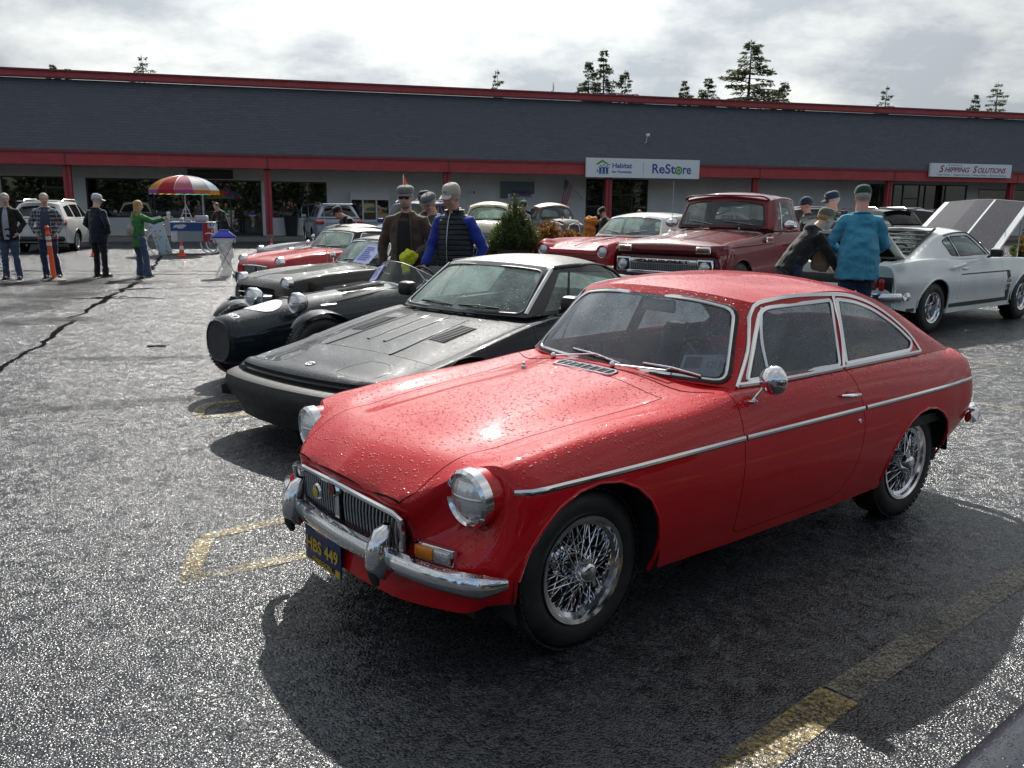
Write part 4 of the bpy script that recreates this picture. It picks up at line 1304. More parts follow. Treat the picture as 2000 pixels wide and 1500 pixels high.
def steering(root, c, r, tilt=R(25), mat='interior_black', spokes=3):
    m = MB(); n = 28
    M_ = Matrix.Translation(c) @ Matrix.Rotation(tilt, 4, 'Y') @ Matrix.Rotation(R(90), 4, 'Y')
    ring = [M_ @ Vector((r * math.cos(2 * math.pi * k / n), r * math.sin(2 * math.pi * k / n), 0)) for k in range(n)]
    m.tube(ring, .011, 8, closed=True)
    for k in range(spokes):
        a = 2 * math.pi * k / spokes + math.pi / 2
        m.tube([M_ @ Vector((0, 0, .0)), M_ @ Vector((r * math.cos(a), r * math.sin(a), 0))], .009, 6, 1)
    m.tube([M_ @ Vector((0, 0, 0)), M_ @ Vector((0, 0, .35))], .02, 8, 2)
    m.sphere(tuple(M_ @ Vector((0, 0, 0))), .028, 10, 8, 2)
    return m.build('steering_wheel', [mat, 'brushed', 'black_trim'], root)

def dash(root, x, w, z, mat='interior_black', d=.28):
    m = MB(); m.rbox((x, 0, z), (d, w * 2, .2), .06); return m.build('dashboard', mat, root)

def round_lamp(root, c, r, mat='lamp_glass', ring='chrome', name='headlight', yaw=0.0, depth=.05, pitch=0.0, bulge=.03, ringr=.014):
    """round lamp facing +x"""
    T = Matrix.Translation(c) @ Matrix.Rotation(yaw, 4, 'Z') @ Matrix.Rotation(-pitch, 4, 'Y')
    m = MB(); m.lathe([(0, bulge), (r * .35, bulge * .92), (r * .7, bulge * .6), (r * .95, bulge * .12), (r, 0), (r, -.01), (0, -.012)], 32, 'x')
    m.xf(T); o = m.build(name, mat, root)
    m = MB(); m.lathe([(r - .004, bulge * .15), (r + ringr * .4, bulge * .5), (r + ringr, .004), (r + ringr, -depth), (r - .004, -depth), (r - .006, -.005)], 32, 'x', closed=True)
    m.xf(T); m.build('lamp_ring', ring, o)
    return o

def mirror_pod(root, p, head, r=.055, mat='chrome'):
    m = MB(); m.lathe([(0, .004), (.022, .003), (.024, 0)], 14, 'z', p)
    m.tube([p, ((p[0] * .6 + head[0] * .4), (p[1] * .5 + head[1] * .5), p[2] * .4 + head[2] * .6), head], .006, 8)
    m.lathe([(0, .055), (r * .5, .046), (r * .85, .028), (r, .004), (r, -.004), (r * .9, -.006), (0, -.006)], 22, 'x', head)
    return m.build('door_mirror', mat, root)

def wiper(root, base, elbow, tip, blade=None, mat='wet_chrome'):
    m = MB(); m.sphere(base, .016, 10, 8); m.tube([base, elbow], [.008, .005], 6, flat=.7)
    a, b = Vector(elbow), Vector(tip)
    d = (b - a)
    p0 = a - d * .15 if blade is None else Vector(blade[0]); p1 = b if blade is None else Vector(blade[1])
    m.tube([elbow, (p0 + p1) / 2 + Vector((0, 0, .012))], .004, 6)
    m.tube([p0 + Vector((0, 0, .006)), (p0 + p1) / 2 + Vector((0, 0, .014)), p1 + Vector((0, 0, .006))], .0045, 6)
    m.tube([p0, p1], .0045, 6, 1)
    return m.build('wiper', [mat, 'black_rubber'], root)

def paper_on(root, name, mat, corners):
    m = MB(); m.add(corners, [(0, 1, 2, 3)]); return m.build(name, mat, root, smooth=0)
paint('red_paint', (.53, .005, .012), wet=.9, rough=.30, scale=66, density=.85, coat=.78)
paint('red_paint_dry', (.53, .005, .012))
def red_coupe():
    r = thing('coupe_car', 'shiny rain beaded red two door coupe with wire wheels and chrome bumpers in the foreground', 'car', (-.162, 3.522, 0), 3.819)
    S = []
    def row(*p): S.append([tuple(q) for q in p])
    row((.42, .655, .27), (.455, .635, .255), (.485, .60, .245), (.515, .53, .24), (.545, .45, .235), (.57, .36, .23), (.59, .24, .23), (.60, .12, .23), (.60, 0, .23))
    row((.37, .700, .28), (.42, .690, .33), (.46, .655, .36), (.495, .60, .375), (.53, .50, .38), (.555, .42, .38), (.575, .28, .38), (.587, .14, .38), (.59, 0, .38))
    row((.34, .712, .275), (.375, .718, .38), (.400, .700, .46), (.405, .655, .525), (.408, .575, .55), (.462, .49, .55), (.573, .405, .560), (.612, .20, .578), (.628, 0, .588))
    row((.30, .716, .265), (.325, .732, .40), (.34, .732, .53), (.35, .705, .655), (.365, .640, .728), (.40, .560, .718), (.545, .425, .632), (.592, .20, .628), (.61, 0, .632))
    row((.26, .714, .25), (.28, .738, .40), (.295, .746, .55), (.31, .728, .672), (.325, .655, .748), (.345, .575, .742), (.43, .445, .705), (.50, .22, .700), (.52, 0, .700))
    row((.14, .706, .23), (.14, .742, .40), (.14, .755, .56), (.14, .741, .683), (.14, .668, .772), (.15, .588, .776), (.19, .462, .748), (.26, .24, .758), (.28, 0, .762))
    row((-.12, .70, .22), (-.12, .744, .40), (-.12, .760, .57), (-.12, .748, .690), (-.12, .682, .793), (-.12, .604, .806), (-.12, .474, .782), (-.08, .24, .810), (-.07, 0, .818))
    row((-.48, .70, .215), (-.48, .746, .40), (-.48, .764, .57), (-.48, .752, .695), (-.48, .700, .803), (-.48, .626, .826), (-.48, .490, .812), (-.48, .24, .850), (-.48, 0, .862))
    row((-.80, .70, .21), (-.80, .748, .40), (-.80, .766, .57), (-.80, .754, .70), (-.80, .714, .806), (-.80, .668, .846), (-.78, .52, .850), (-.74, .26, .878), (-.73, 0, .888))
    row((-1.10, .70, .21), (-1.10, .750, .40), (-1.10, .767, .57), (-1.10, .755, .70), (-1.10, .722, .810), (-1.10, .680, .852), (-1.10, .56, .862), (-1.10, .3, .87), (-1.10, 0, .87))
    row((-1.75, .70, .215), (-1.75, .752, .40), (-1.75, .768, .57), (-1.75, .756, .70), (-1.75, .724, .812), (-1.75, .684, .858), (-1.75, .56, .866), (-1.75, .3, .87), (-1.75, 0, .87))
    row((-2.30, .70, .24), (-2.30, .752, .42), (-2.30, .768, .58), (-2.30, .755, .70), (-2.30, .716, .808), (-2.30, .668, .856), (-2.30, .55, .868), (-2.30, .3, .87), (-2.30, 0, .87))
    row((-2.68, .675, .29), (-2.68, .732, .43), (-2.68, .754, .57), (-2.68, .744, .69), (-2.70, .706, .788), (-2.72, .650, .836), (-2.74, .54, .853), (-2.76, .3, .86), (-2.76, 0, .862))
    row((-2.88, .62, .36), (-2.90, .690, .45), (-2.91, .722, .56), (-2.91, .716, .67), (-2.91, .682, .765), (-2.93, .620, .805), (-2.95, .52, .822), (-2.97, .3, .828), (-2.98, 0, .83))
    row((-2.96, .56, .375), (-2.99, .62, .45), (-3.01, .655, .54), (-3.02, .655, .63), (-3.02, .625, .705), (-3.03, .57, .738), (-3.04, .48, .75), (-3.06, .3, .755), (-3.07, 0, .755))
    row((-2.98, .50, .375), (-3.00, .50, .40), (-3.02, .48, .42), (-3.03, .44, .44), (-3.04, .40, .45), (-3.04, .35, .45), (-3.05, .25, .45), (-3.05, .12, .45), (-3.06, 0, .45))
    b = Body(r, S, 150, 64)
    sk = b.skin
    b.cut([(-.02, .405), (.36, .405), (.388, .42), (.396, .54), (.365, .558), (.2, .574), (-.02, .583)], 'x', .3)
    b.arch(ell_arch(0, .315, .345, .335), (.006, 'red_paint_dry'))
    b.arch(ell_arch(-2.325, .30, .325, .30), (.006, 'red_paint_dry'))
    b.cut([(-.93, -.05), (-.93, .56), (-1.2, .62), (-2.3, .62), (-2.70, .585), (-2.86, .54), (-2.90, -.05)], 'z', .3)
    doors = b.panel('door', rpoly([(-.815, .255), (-1.60, .262), (-1.70, .40), (-1.725, .60), (-1.69, .76), (-1.63, .90), (-.80, .90)], [.05, .08, .1, .1, .05, .005, .005]), 'y', 'red_paint', nmin=.12)
    b.panel('bonnet', [(-.60, -.03), (-.60, .12), (-.655, .40), (-.66, .505), (-.5, .494), (-.12, .480), (.19, .468), (.43, .450), (.53, .432), (.592, .385), (.618, .2), (.630, -.03)], 'z', 'red_paint', gap=.005, nmin=.06, both=False)
    b.finish('red_paint')
    underbody(r, .40, -2.9, .56, .18, .34, (0, -2.31), .36, (.46, .725))
    for pts in ([(-.70, 0), (-.70, .3), (-.715, .52), (-.76, .63)],):
        pth = sk.path(pts, 'z', .0008, n=20)
        for sg in (1, -1):
            m = MB(); m.tube([(p.x, p.y * sg, p.z) for p in pth], .0022, 5); m.build('seam', 'gap_black', r)
    BL = [(-.875, .645, .856), (-1.10, .672, .857), (-1.45, .680, .860), (-1.8, .680, .860), (-2.1, .674, .860), (-2.4, .662, .858), (-2.62, .645, .852), (-2.76, .62, .845), (-2.85, .598, .838)]
    CR = [(-1.135, .515, 1.188), (-1.28, .530, 1.203), (-1.50, .540, 1.212), (-1.78, .543, 1.207), (-2.02, .543, 1.172), (-2.26, .546, 1.095), (-2.50, .556, .995), (-2.72, .572, .895), (-2.84, .583, .845)]
    RC = [(-1.055, 0, 1.228), (-1.22, 0, 1.258), (-1.48, 0, 1.272), (-1.78, 0, 1.268), (-2.05, 0, 1.235), (-2.32, 0, 1.160), (-2.58, 0, 1.050), (-2.80, 0, .930), (-2.93, 0, .852)]
    win1 = rpoly([(-.955, .882), (-1.605, .884), (-1.668, 1.172), (-1.165, 1.163)], [.02, .015, .02, .06])
    win2 = rpoly([(-1.665, .886), (-2.285, .888), (-2.33, .925), (-2.20, 1.02), (-2.03, 1.105), (-1.88, 1.150), (-1.722, 1.172)], [.015, .03, .03, .08, .08, .08, .02])
    c = cabin(r, BL, CR, RC, ['red_paint', 'red_paint'], wb_bow=.13, glassmat='glass_mgb', side_wins=[win1, win2], ws=(.040, .022, .030),
              rw=[(-2.16, -.02), (-2.16, .46), (-2.22, .49), (-2.62, .49), (-2.70, .44), (-2.72, -.02)], rw_ax='z', nu=60, glass_in=.0008)
    csk = c['skin']
    for k, (pth, ns, both) in enumerate(c['trims']):
        for sg in ((1, -1) if both else (1,)):
            q = [(p[0], p[1] * sg, p[2]) for p in pth]; un = [(n[0], n[1] * sg, n[2]) for n in ns]
            cen = np.mean([np.array(p) for p in q], 0)
            m = MB(); m.tube(q, .0115, 8, closed=True, flat=.45, up=un); m.build('window_trim', 'chrome', r, fix=True)
            qq = [tuple(np.array(p) + (cen - np.array(p)) * (.035 if both else .022)) for p in q]
            if k == len(c['trims']) - 1:
                m = MB(); m.tube(qq, .012, 6, closed=True, flat=.35, up=un); m.build('window_seal', 'black_rubber', r, fix=True)
                qq = [tuple(np.array(p) + (np.array(p) - cen) * .020) for p in q]
                m = MB(); m.tube(qq, .009, 6, closed=True, flat=.35, up=un); m.build('window_seal', 'black_rubber', r, fix=True)
            else:
                m = MB(); m.tube(qq, .008, 6, closed=True, flat=.4, up=un); m.build('window_seal', 'black_rubber', r, fix=True)
    pts = [(-.885, .862), (-1.00, .985), (-1.145, 1.178), (-1.25, 1.195), (-1.6, 1.200), (-1.85, 1.180), (-2.05, 1.125), (-2.22, 1.04), (-2.34, .95), (-2.40, .872)]
    pth, ns = csk.path(pts, 'y', .003, n=50, nrm=True)
    trim_tube(r, 'roof_moulding', pth, .010, 'chrome', flat=.5, ups=ns)
    pth, ns = csk.path([(-.90, .868), (-1.3, .869), (-1.62, .871)], 'y', .004, n=14, nrm=True)
    trim_tube(r, 'waist_moulding', pth, .011, 'wet_chrome', flat=.6, ups=ns)
    pth, ns = csk.path([(-1.64, .871), (-2.0, .872), (-2.38, .870)], 'y', .004, n=14, nrm=True)
    trim_tube(r, 'waist_moulding', pth, .011, 'wet_chrome', flat=.6, ups=ns)
    pth, ns = csk.path([(-1.085, .885), (-1.10, 1.02), (-1.175, 1.165)], 'y', .001, n=10, nrm=True)
    trim_tube(r, 'quarterlight_bar', pth, .009, 'chrome', flat=.6, ups=ns)
    pth, ns = csk.path([(-.965, .892), (-1.03, .975), (-1.155, 1.150)], 'y', .001, n=10, nrm=True)
    trim_tube(r, 'quarterlight_frame', pth, .005, 'chrome', flat=.8, ups=ns)
    pth, ns = csk.path([(-1.632, .872), (-1.665, 1.0), (-1.697, 1.19)], 'y', .004, n=10, nrm=True)
    trim_tube(r, 'door_pillar_trim', pth, .013, 'chrome', flat=.45, ups=ns)
    def strip(x0, x1, z0, z1, name='side_strip', bow=0):
        n = 24; pp = [(x0 + (x1 - x0) * k / n, z0 + (z1 - z0) * k / n + bow * math.sin(math.pi * k / n)) for k in range(n + 1)]
        pth, ns = sk.path(pp, 'y', .003, nrm=True)
        trim_tube(r, name, pth, .0105, 'chrome', flat=.55, ups=ns)
        trim_tube(r, name + '_edge', [(p + n * -.002 - Vector((0, 0, .0105))) for p, n in zip(pth, ns)], .004, 'black_trim')
    strip(.345, -.808, .668, .682); strip(-.822, -1.708, .682, .684); strip(-1.728, -2.86, .684, .690)
    for sg in (1, -1):
        T = (.446, .582 * sg, .636)
        m = MB(); m.lathe([(.082, -.022), (.093, -.020), (.096, -.05), (.095, -.12), (.09, -.16)], 30, 'x'); m.xf(Matrix.Translation(T))
        m.build('lamp_bowl', 'red_paint_dry', r)
        round_lamp(r, T, .085, ringr=.016, depth=.03, bulge=.032, yaw=R(4) * sg, pitch=R(-4))
        h = sk.hit(.435 * sg if False else .435, .432, 'x')
        y0 = .492
        p = sk.hit(y0, .432, 'x'); px = p[0].x + .006
        yw = R(-17) * -sg
        m = MB(); m.rbox((0, 0, 0), (.030, .175, .066), .008, 0); m.xf(Matrix.Translation((px, y0 * sg, .432)) @ Matrix.Rotation(R(16) * sg, 4, 'Z'))
        o = m.build('indicator', 'chrome', r)
        m = MB(); m.rbox((.014, -.038 * sg, 0), (.022, .082, .046), .008, 0); m.rbox((.014, .041 * sg, 0), (.022, .070, .046), .008, 1)
        m.xf(Matrix.Translation((px, y0 * sg, .432)) @ Matrix.Rotation(R(16) * sg, 4, 'Z')); m.build('indicator_lens', ['amber', 'lamp_glass'], o)
    gr = MB()
    outl = [(-.402, .425), (-.36, .405), (-.18, .402), (0, .401), (.18, .402), (.36, .405), (.402, .425), (.408, .49), (.408, .543), (.372, .560), (.2, .573), (0, .581), (-.2, .573), (-.372, .560), (-.408, .543), (-.408, .49)]
    def fx(y, z): return .572 + .030 * (1 - (y / .41)**2) + (z - .40) * .11
    gr.tube([(fx(y, z) + .012, y, z) for y, z in outl], .012, 8, closed=True)
    gr.tube([(fx(y, z) + .004, y * .965, z + (.49 - z) * .13) for y, z in outl], .006, 6, closed=True)
    grille = gr.build('grille', 'chrome', r)
    sm = MB(); sm.tube([(0, 0, -.075), (0.005, 0, -.02), (.008, 0, .03), (.004, 0, .078)], [.0048] * 4, 6, flat=1.3, up=(1, 0, 0)); smesh = sm.mesh('grille_slat'); smesh.materials.append(MATS['brushed'])
    k = 0
    for i in range(-18, 19):
        y = i * .0212
        if abs(y) < .03: continue
        z1 = .565 - .045 * (abs(y) / .4)**2; zc = (.412 + z1) / 2
        o = bpy.data.objects.new('grille_slat', smesh); COL.objects.link(o); o.parent = grille
        o.location = (fx(y, zc) - .004, y, zc); o.scale = (1, 1, (z1 - .412) / .158); k += 1
    m = MB(); m.add([(fx(y, z) - .03, y, z) for y in (-.4, -.2, 0, .2, .4) for z in (.40, .58)], [(2 * i, 2 * i + 2, 2 * i + 3, 2 * i + 1) for i in range(4)]); m.build('grille_back', 'gap_black', grille, smooth=0)
    m = MB(); m.box((fx(0, .48) + .004, 0, .49), (.022, .030, .165)); m.lathe([(0, .014), (.026, .010), (.034, 0), (.034, -.008)], 8, 'x', (fx(0, .56) + .012, 0, .555))
    m.build('badge_bar', 'chrome', grille)
    m = MB(); m.lathe([(0, .018), (.024, .016)], 8, 'x', (fx(0, .56) + .012, 0, .555)); m.build('badge', 'interior_red', grille)
    m = MB(); m.lathe([(0, .01), (.028, .008), (.034, 0)], 20, 'x', (fx(-.17, .5) + .012, -.17, .498)); o = m.build('club_badge', 'chrome', grille)
    m = MB(); m.lathe([(0, .014), (.022, .011)], 20, 'x', (fx(-.17, .5) + .012, -.17, .498)); plain('badge_yellow', (.55, .42, .05), .3); m.build('club_badge_face', 'badge_yellow', o)
    m = MB(); m.box((.622, 0, .592), (.03, .075, .012)); m.build('bonnet_catch_trim', 'chrome', r)
    cp = crv([(.40, .735, .372), (.478, .705, .374), (.545, .60, .378), (.600, .42, .384), (.632, .2, .388), (.64, 0, .389)], 20)
    path = [tuple(p) for p in cp] + [(p[0], -p[1], p[2]) for p in cp[::-1][1:]]
    m = MB(); prof = [(0, .042), (.018, .036), (.028, .018), (.030, 0), (.026, -.020), (.014, -.036), (-.002, -.042)]
    G = []
    for i, p in enumerate(path):
        a = path[max(0, i - 1)]; c_ = path[min(len(path) - 1, i + 1)]
        t = np.array(c_) - np.array(a); t /= np.linalg.norm(t); nn = np.array([-t[1], t[0], 0]) * -1
        if nn[0] < 0: nn = -nn
        endf = min(1.0, .45 + .55 * min(i, len(path) - 1 - i) / 2.0)
        G.append([np.array(p) + nn * u * endf + np.array([0, 0, w * endf]) for u, w in prof])
    m.grid(np.array(G)); m.grid(np.array(G)[:, ::-1] * 1.0 + np.array([-.004, 0, 0]), flip=False)
    bump = m.build('front_bumper', 'wet_chrome', r, fix=False)
    for sg in (1, -1):
        y = .335 * sg
        m = MB()
        rings = []
        for z, xw, yw_, xo in ((.318, .012, .018, .632), (.335, .035, .034, .640), (.37, .045, .042, .650), (.42, .044, .042, .650), (.46, .040, .040, .642), (.495, .030, .032, .628), (.512, .012, .016, .612)):
            rings.append([(xo + xw * math.cos(a), y + yw_ * math.sin(a), z) for a in np.linspace(0, 2 * math.pi, 16, endpoint=False)])
        Gr = np.array(rings); Gr = np.concatenate([Gr, Gr[:, :1]], 1); m.grid(Gr, flip=True)
        m.build('overrider', 'chrome', bump, fix=True)
        m = MB(); m.tube([(.658, y, .30), (.668, y, .335), (.672, y, .39), (.664, y, .43)], [.016, .026, .026, .014], 10, flat=.7, up=(1, 0, 0)); m.build('overrider_rubber', 'black_rubber', bump)
        m = MB(); m.sphere((.588, .52 * sg, .372), (.008, .010, .010), 10, 6); m.build('bumper_bolt', 'chrome', bump)
    plain('plate_blue', (.02, .035, .12), .4); plain('plate_yellow', (.62, .42, .04), .4)
    pl = MB(); pl.rbox((0, 0, 0), (.30, .006, .15), .012, 0); T = Matrix.Translation((.618, -.145, .262)) @ Matrix.Rotation(R(90), 4, 'Z')
    pl.xf(T); plate = pl.build('number_plate', 'plate_blue', r)
    put_text('HBS 449', (.624, -.145, .262), (0, 1, 0), (0, 0, 1), .075, 'plate_yellow', plate, bold=True, width=.262, depth=.001)
    put_text('OREGON', (.624, -.145, .208), (0, 1, 0), (0, 0, 1), .024, 'plate_yellow', plate, width=.16, depth=.001)
    m = MB(); m.box((.622, -.145, .330), (.004, .10, .010)); m.box((.622, -.145, .194), (.004, .28, .003)); m.box((.6225, -.018, .205), (.004, .034, .026)); m.build('plate_frame', 'plate_yellow', plate)
    cp = crv([(-2.86, .735, .470), (-2.94, .735, .470), (-3.03, .69, .470), (-3.10, .55, .470), (-3.12, .3, .470), (-3.12, 0, .470)], 18)
    path = [tuple(p) for p in cp] + [(p[0], -p[1], p[2]) for p in cp[::-1][1:]]
    m = MB(); m.tube(path, [.03] + [.042] * (len(path) - 2) + [.03], 12, flat=.62, up=(-1, 0, .01)); m.build('rear_bumper', 'wet_chrome', r)
    for sg in (1, -1):
        m = MB(); m.rbox((-3.005, .628 * sg, .615), (.055, .085, .17), .025); m.build('tail_lamp', 'red_lens', r)
        m = MB(); m.rbox((-2.99, .628 * sg, .615), (.045, .100, .19), .025); m.build('lamp_base', 'chrome', r)
    v = MB()
    zz = lambda x, y: (sk.hit(x, y, 'z') or sk.hit(x, y + .004, 'z'))[0].z + .004
    y1 = .185
    fr = [(-.600, -y1), (-.600, y1), (-.665, y1 - .01), (-.665, -y1 + .01)]
    fr = [(p[0], p[1]) for p in rpoly([(a, b_) for a, b_ in fr], .015, 3)]
    v.tube([(x, y, zz(x, y)) for x, y in fr], .006, 6, closed=True)
    for i in range(-3, 4):
        y = i * .047; v.tube([(-.602, y, zz(-.602, y)), (-.664, y, zz(-.664, y))], .004, 6)
    vent = v.build('cowl_vent', 'wet_chrome', r)
    m = MB(); g = [[(x, y, zz(x, y) - .0015) for y in np.linspace(-y1, y1, 9)] for x in (-.602, -.632, -.663)]
    m.grid(np.array(g), flip=True); m.build('vent_slots', 'gap_black', vent, fix=True)
    def wsp(y, u): 
        h = csk.hit(y, .87 + .30 * u, 'x'); return h[0] + h[1] * .01 if h else Vector((-.8, y, .9))
    for yb, ym, yt in ((.30, .12, -.02), (-.19, -.33, -.02)):
        pass
    def wip(base, a, b, elbow):
        A, B_ = wsp(*a), wsp(*b)
        wiper(r, base, elbow, tuple(B_), (A, B_))
    z_ = zz(-.705, .10)
    wip((-.705, .10, z_ + .01), (.22, .115), (.50, .045), (-.765, .36, .945 - .04))
    wip((-.705, -.30, zz(-.705, -.30) + .01), (-.24, .13), (.10, .055), (-.755, -.10, .925 - .01))
    m = MB(); m.lathe([(.014, 0), (.013, .012), (.007, .018), (.006, .03), (0, .032)], 12, 'z', (-.50, -.275, zz(-.50, -.275) - .004)); m.build('washer_jet', 'chrome', r)
    hp = sk.hit(-.905, .815, 'y')[0]
    mirror_pod(r, (hp.x, hp.y, hp.z), (-.955, .775, .905), .062)
    for sg in (1, -1):
        h = sk.hit(-1.58, .760, 'y')[0]
        m = MB(); m.tube([(-1.52, (h.y + .006) * sg, .763), (-1.56, (h.y + .028) * sg, .762), (-1.63, (h.y + .030) * sg, .760), (-1.665, (h.y + .008) * sg, .757)], [.006, .011, .011, .007], 8, flat=.8)
        m.build('door_handle', 'chrome', doors[0 if sg > 0 else 1])
        m = MB(); m.sphere((-1.60, (h.y + .001) * sg, .757), (.036, .005, .022), 14, 8); m.build('handle_recess', 'red_paint_dry', doors[0 if sg > 0 else 1])
        h = sk.hit(-1.67, .628, 'y')[0]
        m = MB(); m.lathe([(0, h.y + .006), (.010, h.y + .005), (.012, h.y)], 14, 'y', (-1.67, 0, .628)); 
        if sg < 0: m.xf(Matrix.Scale(-1, 4, (0, 1, 0)))
        m.build('door_lock', 'chrome', doors[0 if sg > 0 else 1], fix=True)
    seat(r, -1.48, .34, .25, 'interior_black'); seat(r, -1.48, -.34, .25, 'interior_black')
    dash(r, -.95, .56, .755); m = MB(); m.box((-1.6, 0, .22), (1.5, 1.25, .04)); m.box((-2.32, 0, .52), (1.0, 1.44, .05)); m.box((-1.0, 0, .5), (.1, 1.2, .6))
    m.build('cabin_floor', 'interior_black', r, smooth=0)
    steering(r, (-1.09, .35, .85), .19, R(25), 'wood_rim')
    m = MB(); m.rbox((-1.09, 0.02, 1.135), (.02, .20, .06), .02); m.tube([(-1.09, .02, 1.15), (-1.07, .0, 1.22)], .006); m.build('rear_view_mirror', 'brushed', r)
    plain('cloth_red', (.55, .01, .02), .7)
    m = MB(); m.sphere((-1.20, .33, .97), (.06, .09, .05), 10, 8); m.build('red_cloth', 'cloth_red', r)
    a, b_, c_, d = Vector((-.930, .548, .866)), Vector((-.930, .280, .832)), Vector((-.985, .275, .940)), Vector((-.985, .540, .974))
    plain('card_white', (.62, .72, .82), .6)
    cd = paper_on(r, 'show_card', 'card_white', [b_, a, d, c_])
    plain('photo_grey', (.16, .20, .24), .5)
    q = lambda u, w: b_ + (a - b_) * u + (c_ - b_) * w + Vector((.003, 0, .001))
    paper_on(r, 'card_photo', 'photo_grey', [q(.08, .48), q(.42, .48), q(.42, .92), q(.08, .92)])
    put_text('125 E', tuple(q(.70, .62)), tuple(a - b_), tuple(c_ - b_), .045, 'sign_grey', cd, depth=.0005, width=.08)
    for sg in (1, -1):
        pass
    for x, st in ((0, R(2)), (-2.31, 0)):
        for sg in (1, -1): add_wheel(r, 'wire', x, sg * .605, .300, .192, .165, st, side=sg)
    return r
red_coupe()
def nose(xf, W, zb, zt, bow, h, back=.06, prof=(1, 1, .985, .95, .86, .74, .5, .26, 0)):
    """row of points across a front (or rear, with negative bow/back) face at height fraction h"""
    a = (0, .30, .62, .9, 1, 1, 1, 1, 1); o = []
    for j in range(9):
        y = W * prof[j]; z = zb + (zt - zb) * h * a[j]
        o.append((xf - bow * prof[j]**2.6 - back * max(0, 3 - j) / 3, y, z))
    return o
def rayroot(C): return (C[0], C[1], 0), C[2]

paint('black_wet', (.010, .013, .022), coat=.6, wet=.7, rough=.32, scale=80, density=.8)
paint('black_dry', (.012, .014, .020), rough=.3)
t = NT('vinyl hood'); _n = t.noise(240, 3); _d = drops(t, 70, .8, (.2, .7))
MATS['vinyl'] = t.done(t.bsdf((.024, .024, .023), .46, 0, .38, normal=t.bump(_d, 1.0, .012, t.bump(_n, .3, .003))))
plain('rubber_bumper', (.020, .020, .021), .5, var=.15, bump=.25, bscale=300)

